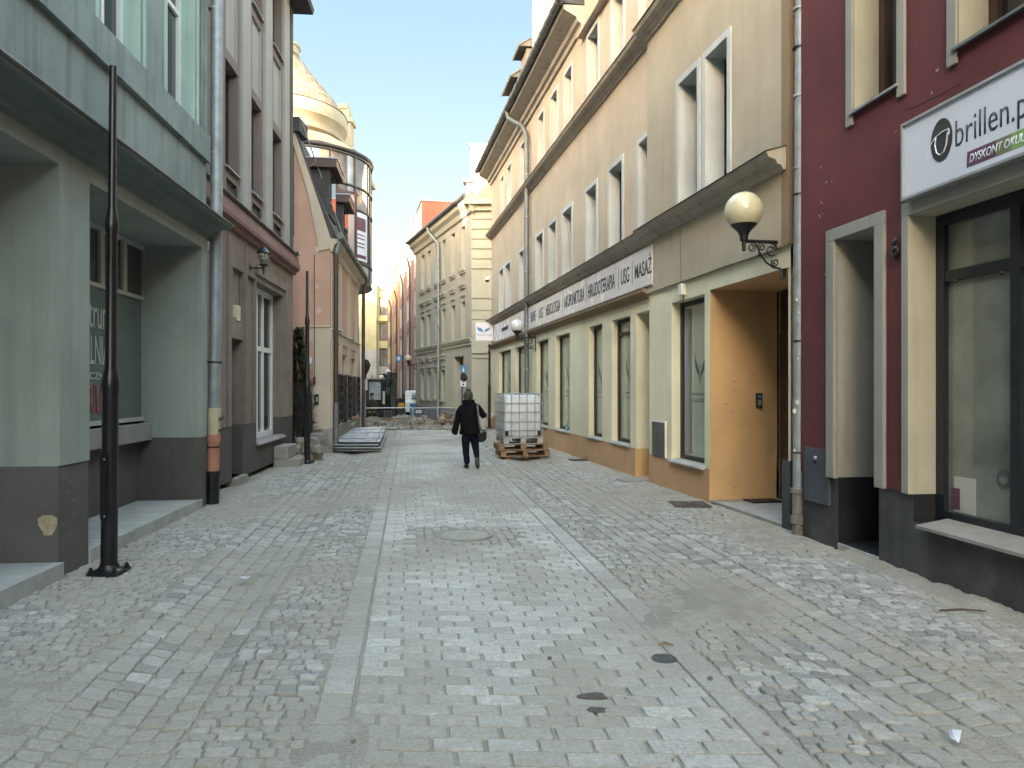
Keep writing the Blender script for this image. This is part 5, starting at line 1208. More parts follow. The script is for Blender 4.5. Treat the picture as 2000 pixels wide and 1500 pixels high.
# globe lamps
def globe_lamp(fac, s, z_arm, arm, gr, gm, label, name='globe_lamp', group=None):
    base = fac.P(s, 0, z_arm); n = Vector((fac.nn[0], fac.nn[1], 0))
    t = thing(name, label, 'lamp', base, group)
    B = Vector(base)
    def at(d, z): v = B + n * d; return (v.x, v.y, z_arm + z)
    mb = MB(M_IRON); e = at(arm, 0)
    mb.tube([at(0.0, 0.0), at(arm, 0.0)], 0.022, 8)
    mb.box(B.x - 0.02, B.x + 0.02, B.y - 0.05, B.y + 0.05, z_arm - 0.42, z_arm + 0.12)
    mb.tube([e, (e[0], e[1], z_arm - 0.09)], [0.026, 0.022], 10); mb.sphere((e[0], e[1], z_arm - 0.1), 0.024, 10)
    ar = mb.build('bracket_arm', t, smooth=40)
    mb = MB(M_IRON)
    def curl(cx, cz, r0, turns, a0, rad, sgn=1):
        pts = []
        n_ = int(14 * turns) + 2
        for k in range(n_):
            f = k / (n_ - 1); a = a0 + sgn * f * turns * 2 * math.pi; r_ = r0 * (1 - 0.72 * f)
            pts.append(at(cx + r_ * math.cos(a), cz + r_ * math.sin(a)))
        mb.tube(pts, rad, 6)
    q = arm / 0.5
    curl(0.40 * q, -0.07 * q, 0.058 * q, 1.5, math.pi / 2, 0.009); curl(0.27 * q, -0.06 * q, 0.048 * q, 1.4, math.pi / 2, 0.009, -1); curl(0.15 * q, -0.10 * q, 0.085 * q, 1.5, math.pi / 2, 0.011)
    curl(0.10 * q, -0.24 * q, 0.05 * q, 1.4, 0.5, 0.009, -1)
    mb.tube([at(0.34 * q, -0.03 * q), at(0.30 * q, -0.13 * q), at(0.22 * q, -0.24 * q), at(0.12 * q, -0.30 * q), at(0.02, -0.31 * q)], 0.012, 8)
    mb.tube([at(0.32 * q, -0.15 * q), at(0.27 * q, -0.17 * q)], 0.014, 6)
    mb.build('scrollwork', ar, smooth=40)
    mb = MB(M_IRON); mb.lathe(e[0], e[1], [(0.0, z_arm), (0.045, z_arm), (0.05, z_arm + 0.06), (0.075, z_arm + 0.11), (0.12, z_arm + 0.155), (0.155, z_arm + 0.19), (0.145, z_arm + 0.20), (0.0, z_arm + 0.2)], 24); mb.build('lamp_cup', t, smooth=40)
    mb = MB(gm); mb.sphere((e[0], e[1], z_arm + 0.13 + gr), gr, 32); mb.build('globe', t, smooth=60)
    return t
sL = R1.sY(8.62)
globe_lamp(R1, sL, 3.37, 0.50, 0.222, M_GLOBEY, 'yellowed round globe lamp on scrolled black bracket beside the wine red building')
globe_lamp(R2, R2.sY(21.8), 3.15, 0.56, 0.205, M_GLOBEW, 'clean white globe lamp on scrolled bracket beside the fascia sign')
globe_lamp(BG, BG.sY(43.2), 3.05, 0.50, 0.205, M_GLOBEY, 'small yellowed globe lamp on the far edge of the beige corner building')
for y_, lab in ((58, 'distant white globe lamp nearest above the digger arm'), (66, 'distant white globe lamp above the digger cab')):
    x_ = W(758 if y_ == 58 else 745, 0, y_).x; t = thing('globe_post_lamp', lab, 'lamp', (x_, y_, -0.3))
    mb = MB(M_GLOBEW); mb.sphere((x_, y_, H + (HV - (727 if y_ == 58 else 737)) / F * y_), 0.24, 16); mb.build('globe', t, smooth=60)
    mb = MB(M_IRON); mb.tube([(x_, y_, -0.3), (x_, y_, 1), (x_, y_, 2.35)], [0.06, 0.05, 0.04], 8); mb.build('pole', t)

# carriage lantern on the brown wall
wl = thing('wall_lantern', 'black carriage lantern with clear glass on the dark brown wall', 'lamp', L1.P(L1.s(488), 0, 3.95))
yl_ = L1.Y(488); base = Vector(L1.P(L1.s(488), 0.0, H + (HV - 523) / F * yl_)); nx = Vector((L1.nn[0], L1.nn[1], 0))
e = base + nx * 0.24; e.y += 0.02
mb = MB(M_IRON); mb.tube([base, base + nx * 0.02], 0.06, 10); mb.tube([base + nx * 0.02, e], 0.014, 8); mb.tube([e - Vector((0, 0, .13)), e - Vector((0, 0, .03)), e + Vector((0, 0, .04))], [0.012, 0.024, 0.03], 8); mb.build('bracket', wl, smooth=40)
mb = MB(M_IRON); z = e.z + 0.04; mb.lathe(e.x, e.y, [(0, z), (0.075, z), (0.085, z + 0.02), (0.04, z + 0.03), (0.0, z + 0.035)], 16); zt_ = z + 0.23; mb.lathe(e.x, e.y, [(0.13, zt_), (0.135, zt_ + 0.01), (0.09, zt_ + 0.05), (0.055, zt_ + 0.10), (0.03, zt_ + 0.115), (0.03, zt_ + 0.14), (0, zt_ + 0.15)], 8)
for k in range(6): a = k * math.pi / 3; mb.tube([(e.x + .045 * math.cos(a), e.y + .045 * math.sin(a), z + .02), (e.x + .1 * math.cos(a), e.y + .1 * math.sin(a), zt_)], 0.006, 5)
mb.build('cage', wl, smooth=40)
gls = bpy.data.materials.new('clear_glass'); gls.use_nodes = True; gb_ = gls.node_tree.nodes['Principled BSDF']; gb_.inputs['Transmission Weight'].default_value = 0.9; gb_.inputs['Roughness'].default_value = 0.08; gb_.inputs['Base Color'].default_value = (0.85, 0.88, 0.85, 1)
mb = MB(gls); mb.lathe(e.x, e.y, [(0.05, z + 0.02), (0.09, z + 0.12), (0.098, z + 0.17), (0.085, zt_)], 20); mb.build('glass', wl, smooth=60)
mb = MB(M_WHITEP); mb.tube([(e.x, e.y, z + 0.02), (e.x, e.y, z + 0.13)], [0.025, 0.02], 10); mb.build('bulb', wl)

def cctv(p, dirv, label, dome=False):
    t = thing('security_camera', label, 'camera', p); p = Vector(p); d = Vector(dirv).normalized()
    mb = MB(M_WHITEP); mb.tube([p - d * 0.0, p + d * 0.10], 0.018, 8); mb.tube([p, p - d * 0.02], 0.045, 12); mb.build('mount', t)
    if not dome:
        mb = MB(M_WHITEP, M_IRON); mb.tube([p + d * 0.06 + Vector((0, 0.05, 0)), p + d * 0.09 + Vector((0, -0.13, -0.02))], 0.036, 14, 0); mb.tube([p + d * 0.09 + Vector((0, -0.131, -0.02)), p + d * 0.09 + Vector((0, -0.14, -0.021))], 0.032, 14, 1); mb.build('body', t, smooth=40)
    else:
        mb = MB(M_WHITEP, M_IRON); q = p + d * 0.32; mb.tube([p, q], 0.02, 8); mb.tube([q, q - Vector((0, 0, .12))], [0.07, 0.1], 16); mb.sphere(q - Vector((0, 0, .14)), 0.085, 14, 1); mb.build('body', t, smooth=40)
cctv(L1.P(L1.s(567), 0.12, H + (HV - 494) / F * L1.Y(567)), (1, -0.1, 0), 'small white bullet security camera at the corner of the brown building')
cctv((W(967, 0, 30).x, 30, H + (HV - 541) / F * 30), (-1, 0, 0), 'white dome security camera on an arm beside the apricot building', True)
def wallbox(fac, s, z, w_, h_, d_, m, name, label, cat, extra=None, base=0.0):
    t = thing(name, label, cat, fac.P(s, base, z)); mb = MB(m); mb.fbox(fac, s - w_ / 2, s + w_ / 2, base, base + d_, z, z + h_); mb.build('casing', t, bevel=0.008)
    mb = MB(M_IRON); mb.tube([fac.P(s + 0.02, base + 0.01, z), fac.P(s + 0.03, base + 0.01, z - 0.12)], 0.006, 5); mb.build('cable', t)
    if extra: extra(t)
    return t
yy = L1.Y(464); wallbox(L1, L1.s(464.5), H + (HV - 627) / F * yy, 0.20, 0.27, 0.09, M_CREAMP, 'alarm_box', 'cream alarm siren box over the low door of the brown building', 'alarm box', base=-0.07)
yy = R1.Y(1337, 0.03); wallbox(R1, R1.s(1337, 0.03), H + (HV - 577) / F * yy, 0.13, 0.18, 0.08, M_WHITEP, 'motion_sensor', 'small white sensor box above the nearest green shop window', 'sensor box', base=0.03)
yy = R1.Y(1290, 0.03)
t = thing('meter_cabinet', 'grey metal meter cabinet with scratched door low on the pale green wall', 'cabinet', R1.P(R1.s(1289), 0.03, 0.5))
sa, sb = R1.s(1301, 0.03), R1.s(1277.5, 0.03); z0_, z1_ = H + (HV - 893) / F * 12, H + (HV - 826) / F * 12
mb = MB(mat('cabinet_metal', (0.12, 0.12, 0.125), rough=0.45, metal=0.4, var=0.3, dirt=0.4, dirtcol=(0.3, 0.3, 0.3))); mb.fbox(R1, sa, sb, 0.031, 0.07, z0_, z1_); mb.build('door', t, bevel=0.004)
mb = MB(M_WHITEP); 
for a_, b_, c_, d_ in ((sa - 0.02, sa, z0_ - 0.02, z1_ + 0.02), (sb, sb + 0.02, z0_ - 0.02, z1_ + 0.02)): mb.fbox(R1, a_, b_, 0.031, 0.055, c_, d_)
mb.fbox(R1, sa, sb, 0.031, 0.0545, z1_ + 0.0005, z1_ + 0.02); mb.build('frame', t)
# intercom on the orange reveal (faces the camera)
P0 = Vector(R1.P(DR[1] - 0.003, -0.72, 0)); y_ = P0.y; x_ = (1482 - 1000) / F * y_
t = thing('door_intercom', 'black intercom panel with buttons on the orange doorway wall', 'intercom', (x_, y_, 1.45))
mb = MB(M_IRON); zc_ = H + (HV - 782) / F * y_; mb.box(x_ - 0.045, x_ + 0.045, y_ - 0.035, y_ + 0.03, zc_ - 0.105, zc_ + 0.105); mb.build('panel', t, bevel=0.006)
mb = MB(M_BLUEP); mb.box(x_ - 0.028, x_ + 0.028, y_ - 0.038, y_ - 0.0352, zc_ + 0.04, zc_ + 0.07); mb.build('display', t)
mb = MB(M_ALUM)
for i in range(3):
    for j in range(3): mb.box(x_ - 0.025 + i * 0.019, x_ - 0.013 + i * 0.019, y_ - 0.038, y_ - 0.0352, zc_ - 0.07 + j * 0.03, zc_ - 0.052 + j * 0.03)
mb.build('keypad', t)
mb = MB(M_IRON, M_ALUM); x_ = W(620.5, 0, YP).x; zc_ = H + (HV - 780) / F * YP; mb.box(x_ - 0.05, x_ + 0.05, YP - 0.12, YP - 0.076, zc_ - 0.13, zc_ + 0.13); mb.box(x_ - 0.01, x_ + 0.04, YP - 0.124, YP - 0.121, zc_ - 0.06, zc_ + 0.06, 1)
tag(mb.build('gate_intercom', None), 'small black intercom on the corner pillar of the pink house', 'intercom')
mb = MB(M_BRPIPE); x_ = W(616, 0, YP).x; mb.box(x_ - 0.03, x_ + 0.03, YP - 0.12, YP - 0.076, 1.72, 1.92); mb.tube([(x_, YP - 0.10, 1.92), (x_, YP - 0.10, 5.0)], 0.01, 5)
tag(mb.build('junction_box', None), 'tiny brown junction box with a wire above it on the pink gable corner', 'junction box')
mb = MB(M_SIGNW); x_ = W(607, 0, YP).x; mb.box(x_ - 0.05, x_ + 0.05, YP - 0.085, YP - 0.076, 2.25, 2.42); tag(mb.build('notice_plate', None), 'small white notice plate on the pink house corner', 'plate')

# bottles on the sill
for k, (du, lab, mm) in enumerate(((0.0, 'clear glass bottle on the window sill, further one', M_FRAMEW), (0.16, 'squat glass jar with blue label on the window sill', M_SIGNW))):
    s_ = GF[3][0] + 0.45 - du; p = R2.P(s_, -0.05, 0.57); bt = thing('bottle' if k == 0 else 'jar', lab, 'bottle' if k == 0 else 'jar', p)
    mb = MB(gls); mb.lathe(p[0], p[1], [(0, 0.57), (0.035, 0.57), (0.035, 0.70), (0.013, 0.75), (0.013, 0.81)] if k == 0 else [(0, 0.57), (0.045, 0.57), (0.045, 0.69), (0.035, 0.70)], 14); mb.build('glass', bt, smooth=40)
    mb = MB(M_BLUEP if k else M_SIGNW); mb.lathe(p[0], p[1], [(0.0465 if k else 0.0365, 0.60), (0.0465 if k else 0.0365, 0.65)], 14); mb.build('label', bt)

# ================================================================== UNFINISHED BLACK LAMP POLES
def pole(x, y, lab, ht, sc=1.0, lean=0.0):
    sc *= 0.9
    t = thing('lamp_pole', lab, 'pole', (x, y, 0), 'unfinished black lamp poles')
    def q(z): return (x + lean * z, y, z)
    mb = MB(M_POLE)
    prof = [(0.077, 0.03), (0.073, 1.58), (0.083, 1.65), (0.083, 1.68), (0.066, 1.78), (0.054, 1.82), (0.051, 3.00), (0.063, 3.06), (0.063, 3.10), (0.047, 3.20), (0.037, 3.26), (0.034, ht)]
    mb.tube([q(z) for r_, z in prof], [r_ * sc for r_, z in prof], 20)
    mb.build('shaft', t, smooth=35)
    mb = MB(M_POLE); c = 0.145 * sc
    mb.box(x - c, x + c, y - c, y + c, 0.012, 0.034); mb.lathe(x, y, [(0.13 * sc, 0.034), (0.10 * sc, 0.05), (0.082 * sc, 0.085)], 20)
    b = mb.build('base_plate', t, smooth=35, bevel=0.003)
    for i, j in ((-1, -1), (-1, 1), (1, -1), (1, 1)):
        mb = MB(M_IRON); bx_, by_ = x + i * 0.115 * sc, y + j * 0.115 * sc
        mb.lathe(bx_, by_, [(0.024, 0.034), (0.024, 0.055), (0.016, 0.056), (0.016, 0.075), (0, 0.08)], 6); mb.build('bolt', t)
    mb = MB(M_POLE, M_ALUM)
    a_ = [(-0.042, 0.50), (-0.042, 1.05), (-0.02, 1.09), (0.02, 1.09), (0.042, 1.05), (0.042, 0.50), (0.02, 0.46), (-0.02, 0.46)]
    mb.poly([(x + a * sc, z) for a, z in a_], 0.012, lambda a, b, c: (a, y - 0.079 * sc - c * 0.3, b), 0)
    for z in (0.52, 1.02): mb.sphere((x, y - 0.083 * sc, z), 0.008, 8, 1)
    mb.build('hatch', t)
    return t
pole(-3.575, 6.45, 'tall black lamp pole without lantern in front of the green building', 4.50, 1.0, 0.008)
pole(-4.45, 15.8, 'second black lamp pole, by the stone pile near the pink house', 4.18, 0.95)
pole(-5.62, 26.6, 'black lamp pole at the far corner of the pink house', 3.85, 0.95)
pole(-0.90, 29.0, 'black lamp pole beside the far end of the apricot building', 3.4, 0.9)

# ================================================================== WATER TANK ON PALLETS
ROT = math.atan(0.19); ox, oy = -0.19, 16.75
def lo(a, b, z): c, s = math.cos(ROT), math.sin(ROT); return (ox + a * c - b * s, oy + a * s + b * c, z)
def lbox(mb, a0, a1, b0, b1, z0, z1, m=None):
    mb.hexa([lo(a0, b0, z0), lo(a1, b0, z0), lo(a1, b1, z0), lo(a0, b1, z0), lo(a0, b0, z1), lo(a1, b0, z1), lo(a1, b1, z1), lo(a0, b1, z1)], m)
def pallet(z, da, db, lab):
    t = thing('wooden_pallet', lab, 'pallet', lo(0.45, 0.4, z)); w_, d_ = 1.16, 0.82
    a0, b0 = -0.09 + da, -0.03 + db
    for k in range(5):
        mb = MB(M_WOOD); y_ = b0 + k * (d_ - 0.12) / 4; lbox(mb, a0, a0 + w_, y_, y_ + 0.12, z + 0.122, z + 0.144); mb.build('deck_board', t, bevel=0.003)
    for k in range(3):
        mb = MB(M_WOOD); x_ = a0 + k * (w_ - 0.13) / 2; lbox(mb, x_, x_ + 0.13, b0, b0 + d_, z + 0.10, z + 0.1215); mb.build('cross_board', t)
        for j in range(3):
            mb = MB(M_WOOD); y_ = b0 + j * (d_ - 0.12) / 2; lbox(mb, x_ + 0.003, x_ + 0.127, y_ + 0.003, y_ + 0.117, z + 0.022, z + 0.0995); mb.build('block', t)
    for j in range(3):
        mb = MB(M_WOOD); y_ = b0 + j * (d_ - 0.12) / 2; lbox(mb, a0, a0 + w_, y_, y_ + 0.12, z, z + 0.0215); mb.build('bottom_board', t)
pallet(0.055, 0.02, 0.0, 'lower wooden pallet under the water tank, resting on wood blocks'); pallet(0.2005, -0.03, -0.03, 'upper wooden pallet directly under the caged water tank')
mb = MB(M_WOOD)
for a, b in ((0.03, 0.05), (0.45, 0.02), (0.86, 0.04), (0.1, 0.6), (0.8, 0.6)): lbox(mb, a, a + 0.12, b, b + 0.12, 0.0, 0.054)
mb.build('support_block')
o = bpy.data.objects['support_block']; tag(o, 'short wood offcuts wedged under the lower pallet', 'wood offcuts')
tk = thing('water_tank', 'white plastic water tank in a galvanised wire cage on two pallets', 'tank', lo(0.45, 0.5, 0.35))
W_, D_ = 0.92, 1.10; zb0, zt_ = 0.50, 1.50
mb = MB(M_TANK)
def rr(a0, a1, b0, b1, r_, z):
    pts = []
    for (cx_, cy_, s_) in ((a1 - r_, b0 + r_, -90), (a1 - r_, b1 - r_, 0), (a0 + r_, b1 - r_, 90), (a0 + r_, b0 + r_, 180)):
        for k in range(5): a = R(s_ + k * 22.5); pts.append(lo(cx_ + r_ * math.cos(a), cy_ + r_ * math.sin(a), z))
    return pts
lv = [(0.06, zb0), (0.03, zb0 + 0.04), (0.025, zt_ - 0.12), (0.045, zt_ - 0.05), (0.12, zt_ - 0.02)]
vs = []
for ins, z in lv: vs += rr(ins, W_ - ins, ins, D_ - ins, 0.09, z)
n = 20; fs = [(j * n + k, j * n + (k + 1) % n, (j + 1) * n + (k + 1) % n, (j + 1) * n + k) for j in range(len(lv) - 1) for k in range(n)] + [tuple(range(n)), tuple(range(4 * n, 5 * n))]
mb.add(vs, fs); mb.build('bottle', tk, smooth=40)
c_ = lo(W_ / 2, D_ / 2, 0); mb = MB(M_IRON); mb.lathe(c_[0], c_[1], [(0.11, zt_ - 0.03), (0.11, zt_ + 0.01), (0, zt_ + 0.015)], 20); mb.build('lid', tk)
mb = MB(M_ZINC)
for z in (0.52, 0.655, 0.86, 1.08, 1.29, zt_): mb.tube([lo(0, 0, z), lo(W_, 0, z), lo(W_, D_, z), lo(0, D_, z), lo(0, 0, z)], 0.0105, 6)
for k in range(6): a = W_ * k / 5; [mb.tube([lo(a, b, 0.5), lo(a, b, zt_)], 0.0105, 6) for b in (0, D_)]
for k in range(1, 6): b = D_ * k / 6; [mb.tube([lo(a, b, 0.5), lo(a, b, zt_)], 0.0105, 6) for a in (0, W_)]
for b in (0.4, 0.7): mb.tube([lo(0, b, zt_ + 0.01), lo(W_, b, zt_ + 0.01)], 0.0105, 6)
mb.build('wire_cage', tk, smooth=60)
mb = MB(M_ALUM, M_BLACKP); lbox(mb, -0.01, W_ + 0.01, -0.01, D_ + 0.01, 0.478, 0.50)
for a in (0.0, W_ / 2 - 0.06, W_ - 0.12):
    for b in (0.0, D_ / 2, D_ - 0.1): lbox(mb, a, a + 0.12, b, b + 0.1, 0.346, 0.478)
for a in (0.04, W_ - 0.22): lbox(mb, a, a + 0.18, 0.03, 0.06, 0.50, 0.66, 1)
for a in (0.0,): lbox(mb, 0, W_, 0.0, 0.02, 0.346, 0.36)
mb.build('pallet_base', tk)

# ================================================================== PERSON AND WORKER
M_COAT = mat('black_coat', (0.0045, 0.0045, 0.006), spec=0.15, rough=0.85, var=0.35, scale=10, bump=0.3, bscale=40)
M_TROU = mat('navy_trousers', (0.005, 0.008, 0.018), spec=0.15, rough=0.85, var=0.3, scale=9, bump=0.2)
M_HAT = mat('dark_knit', (0.052, 0.053, 0.042), rough=0.95, var=0.4, scale=60, bump=0.8, bscale=120)
M_SKIN = mat('skin', (0.45, 0.26, 0.19), rough=0.55, var=0.05)
M_SHOE = mat('black_leather', (0.007, 0.007, 0.007), spec=0.25, rough=0.6)
M_SOLE = mat('brown_grey_sole', (0.085, 0.08, 0.06), rough=0.8)
M_STRAP = mat('worn_strap', (0.12, 0.11, 0.10), rough=0.7)
def skin_body(name, parent, J, E, m):
    """J: list of (pos, radius); E: edges. One continuous skinned surface, modifiers applied"""
    me = bpy.data.meshes.new(name); me.from_pydata([j[0] for j in J], E, []); o = bpy.data.objects.new(name, me); COL.objects.link(o)
    sk = o.modifiers.new('skin', 'SKIN'); su = o.modifiers.new('sub', 'SUBSURF'); su.levels = 2; su.render_levels = 2
    for i, j in enumerate(J):
        v = me.skin_vertices[0].data[i]; r_ = j[1]; v.radius = (r_, r_) if not hasattr(r_, '__len__') else r_
        v.use_root = (i == 0)
    bpy.context.view_layer.update()
    m2 = bpy.data.meshes.new_from_object(o.evaluated_get(bpy.context.evaluated_depsgraph_get())); bpy.data.objects.remove(o)
    off = wloc(parent)
    for v in m2.vertices: v.co -= off
    m2.materials.clear(); m2.materials.append(m)
    for p_ in m2.polygons: p_.use_smooth = True
    m2.name = name
    b = bpy.data.objects.new(name, m2); place(b, parent); return b
YF = 14.83
def pp(u, v, dy=0.0): 
    x = (u - 1000) / F * YF; return Vector((x, YF + dy, H + (HV - v) / F * YF))
def hand(J, E, w_i, base, dirv, side, curl=0.3):
    """palm and five fingers added to the skeleton"""
    d = Vector(dirv).normalized(); s_ = Vector(side).normalized(); n_ = d.cross(s_)
    palm = base + d * 0.045; J.append((palm, (0.034, 0.016))); E.append((w_i, len(J) - 1)); pi = len(J) - 1
    for k, L_ in enumerate((0.060, 0.072, 0.066, 0.052)):
        a = palm + d * 0.035 + s_ * (0.024 - 0.016 * k); b = a + (d + n_ * curl).normalized() * L_ * 0.5; c = b + (d * 0.7 + n_ * curl * 2).normalized() * L_ * 0.5
        i0 = len(J); J += [(a, 0.0095), (b, 0.0085), (c, 0.007)]; E += [(pi, i0), (i0, i0 + 1), (i0 + 1, i0 + 2)]
    a = base + d * 0.02 + s_ * 0.036; b = a + (d + s_ * 0.6).normalized() * 0.032; i0 = len(J); J += [(a, 0.011), (b, 0.009)]; E += [(w_i, i0), (i0, i0 + 1)]
pr = thing('person', 'person in black coat, dark bobble hat and navy trousers walking away with a shoulder bag', 'person', (pp(915, 915).x, YF, 0))
hip = pp(917, 838); chest = pp(916, 800); neck = pp(915, 787, -0.01); head = pp(914.5, 774, -0.02)
J = [(hip, 0.085), (chest, 0.12), (neck, 0.055), (head, 0.085), (head + Vector((0, 0, 0.07)), 0.075)]
E = [(0, 1), (1, 2), (2, 3), (3, 4)]
ls, le, lh = pp(902, 797), pp(895, 815, 0.02), pp(890, 831, -0.01)
rs, re_, rh = pp(932, 797), pp(944, 812, 0.06), pp(927, 799, 0.20)
i = len(J); J += [(ls, 0.05), (le, 0.042), (lh, 0.026)]; E += [(1, i), (i, i + 1), (i + 1, i + 2)]; hand(J, E, i + 2, lh, (-0.1, -0.1, -1), (0.2, 1, 0))
i = len(J); J += [(rs, 0.05), (re_, 0.030), (rh, 0.024)]; E += [(1, i), (i, i + 1), (i + 1, i + 2)]; hand(J, E, i + 2, rh, (-0.6, 0.3, 0.5), (0, 0.5, 0.8), 0.9)
lk, la, lt_ = pp(909.5, 878, 0.03), pp(912.5, 908, 0.0), pp(909, 912.5, 0.13)
rk, ra, rt_ = pp(929, 876, 0.10), pp(932, 897, -0.06), pp(932.5, 911, -0.01)
i = len(J); J += [(pp(911, 852), 0.052), (lk, 0.055), (la, 0.040), (lt_, 0.032)]; E += [(0, i), (i, i + 1), (i + 1, i + 2), (i + 2, i + 3)]
i = len(J); J += [(pp(924, 852), 0.052), (rk, 0.055), (ra, 0.040), (rt_, 0.032)]; E += [(0, i), (i, i + 1), (i + 1, i + 2), (i + 2, i + 3)]
skin_body('body', pr, J, E, M_SKIN)
mb = MB(M_COAT)
cz = lambda u, v, rx, ry, dy=0: (pp(u, v, dy), rx, ry)
mb.loft([cz(917.5, 850, 0.205, 0.155), cz(917.5, 846, 0.212, 0.16), cz(918, 836, 0.205, 0.16), cz(917, 822, 0.185, 0.145), cz(916.5, 810, 0.19, 0.145), cz(917, 800, 0.200, 0.14), cz(917, 793.5, 0.185, 0.12), cz(916, 788.5, 0.135, 0.105), cz(915.5, 785, 0.105, 0.10), cz(915, 782, 0.095, 0.095)], 22)
mb.loft([(pp(905, 791), 0.055, 0.06), (pp(900.5, 796), 0.072, 0.075), (pp(896, 810, 0.01), 0.066, 0.07), (pp(892.5, 824, 0.02), 0.064, 0.066), (pp(889, 838, 0.0), 0.062, 0.062), (pp(886.8, 849.5, -0.03), 0.066, 0.064)], 16)
mb.loft([(pp(928, 791), 0.055, 0.06), (pp(933, 795), 0.072, 0.075), (pp(939, 803, 0.03), 0.066, 0.07), (pp(943.5, 811, 0.05), 0.064, 0.070), (pp(944, 813, 0.10), 0.066, 0.066), (pp(940, 809, 0.13), 0.058, 0.06), (pp(931, 801, 0.20), 0.052, 0.052)], 16)
co_ = mb.build('coat', pr, smooth=60)
dm = co_.modifiers.new('folds', 'SUBSURF'); dm.levels = 2; dm.render_levels = 2
tx = bpy.data.textures.new('cloth_folds', 'CLOUDS'); tx.noise_scale = 0.13; tx.noise_depth = 2
dd_ = co_.modifiers.new('wrinkle', 'DISPLACE'); dd_.texture = tx; dd_.strength = 0.045; dd_.mid_level = 0.5; dd_.texture_coords = 'LOCAL'
mb = MB(M_COAT); mb.loft([cz(915.5, 789, 0.12, 0.115), cz(915.2, 785, 0.128, 0.128, 0.0), cz(915, 780.5, 0.118, 0.12), cz(915, 780.2, 0.09, 0.095)], 18); mb.build('hood', pr, smooth=60)
mb = MB(M_HAT); mb.loft([cz(914.5, 779, 0.092, 0.105), cz(914.5, 775, 0.098, 0.112), cz(914.5, 770.5, 0.096, 0.108), cz(914.5, 766.5, 0.080, 0.09), cz(914.5, 764, 0.05, 0.055), cz(914.5, 763, 0.01, 0.01)], 20); ht_ = mb.build('hat', pr, smooth=60)
mb = MB(M_HAT); mb.sphere(pp(915, 762.3), 0.042, 14); mb.build('bobble', ht_, smooth=60)
mb = MB(M_TROU)
mb.loft([cz(917.5, 838, 0.17, 0.13), cz(917.5, 850, 0.175, 0.14)], 18)
mb.loft([cz(911, 846, 0.105, 0.12), cz(910, 862, 0.088, 0.10, 0.01), cz(909.5, 878, 0.072, 0.08, 0.03), cz(911, 895, 0.064, 0.07, 0.01), cz(912.5, 907.5, 0.06, 0.066)], 16)
mb.loft([cz(924, 846, 0.105, 0.12), cz(926.5, 862, 0.088, 0.10, 0.05), cz(929, 876, 0.070, 0.078, 0.10), cz(931, 888, 0.058, 0.064, 0.02), cz(932, 895, 0.052, 0.056, -0.05)], 16)
to_ = mb.build('trousers', pr, smooth=60); b_ = to_.modifiers.new('sub', 'SUBSURF'); b_.levels = 1; b_.render_levels = 2
d2_ = to_.modifiers.new('wrinkle', 'DISPLACE'); d2_.texture = tx; d2_.strength = 0.025; d2_.mid_level = 0.5; d2_.texture_coords = 'LOCAL'
mb = MB(M_SHOE); x_ = pp(911, 915).x
mb.loft([((x_ + 0.015, YF - 0.06, 0.05), 0.035, 0.045), ((x_ + 0.01, YF - 0.02, 0.055), 0.042, 0.052), ((x_ - 0.015, YF + 0.08, 0.045), 0.045, 0.04), ((x_ - 0.035, YF + 0.17, 0.03), 0.038, 0.026)], 14); mb.build('shoe', pr, smooth=60)
mb = MB(M_SHOE); a_ = pp(932, 892, -0.03); mb.loft([(a_, 0.045, 0.045), (pp(932, 900, -0.06), 0.045, 0.05), (pp(932.6, 908, -0.02), 0.047, 0.045), (pp(933, 914, 0.03), 0.036, 0.03)], 14); so2 = mb.build('shoe', pr, smooth=60)
mb = MB(M_SOLE); mb.loft([(pp(932, 893, -0.072), 0.030, 0.012), (pp(932, 899, -0.10), 0.036, 0.014), (pp(932.4, 905, -0.075), 0.036, 0.014), (pp(933, 911, -0.03), 0.042, 0.014), (pp(933.3, 914.5, 0.0), 0.026, 0.012)], 12); mb.build('sole', so2, smooth=60)
bag = thing('shoulder_bag', 'black shoulder bag hanging at the hip of the walking person', 'bag', pp(942, 862, -0.05))
mb = MB(M_SHOE); 
def bp(u, v, d): return pp(u, v, d)
bz = [(934, 846), (949, 842), (951, 846), (950.5, 856), (947, 861), (938, 863), (935, 860)]
mb.poly(bz, 1.0, lambda a, b, c: tuple(pp(a, b, -0.16 + 0.13 * c))); mb.build('pouch', bag, bevel=0.012)
mb = MB(M_SHOE); mb.poly([(935, 845), (949.5, 841.5), (950, 851), (937, 853)], 1.0, lambda a, b, c: tuple(pp(a, b, -0.172 + 0.011 * c))); mb.build('flap', bag, bevel=0.004)
mb = MB(M_STRAP)
pts = [pp(948, 844, -0.09), pp(940, 838, -0.17), pp(937, 826, -0.175), pp(935.5, 812, -0.17), pp(934, 800, -0.14), pp(932.5, 789, -0.03), pp(932, 788, 0.03)]
for k in range(len(pts) - 1):
    a_, b_ = pts[k], pts[k + 1]; w2_ = Vector((0.016, 0, 0.004)); mb.hexa([a_ - w2_, a_ + w2_, a_ + w2_ + Vector((0, -.006, 0)), a_ - w2_ + Vector((0, -.006, 0)), b_ - w2_, b_ + w2_, b_ + w2_ + Vector((0, -.006, 0)), b_ - w2_ + Vector((0, -.006, 0))])
mb.build('strap', bag)

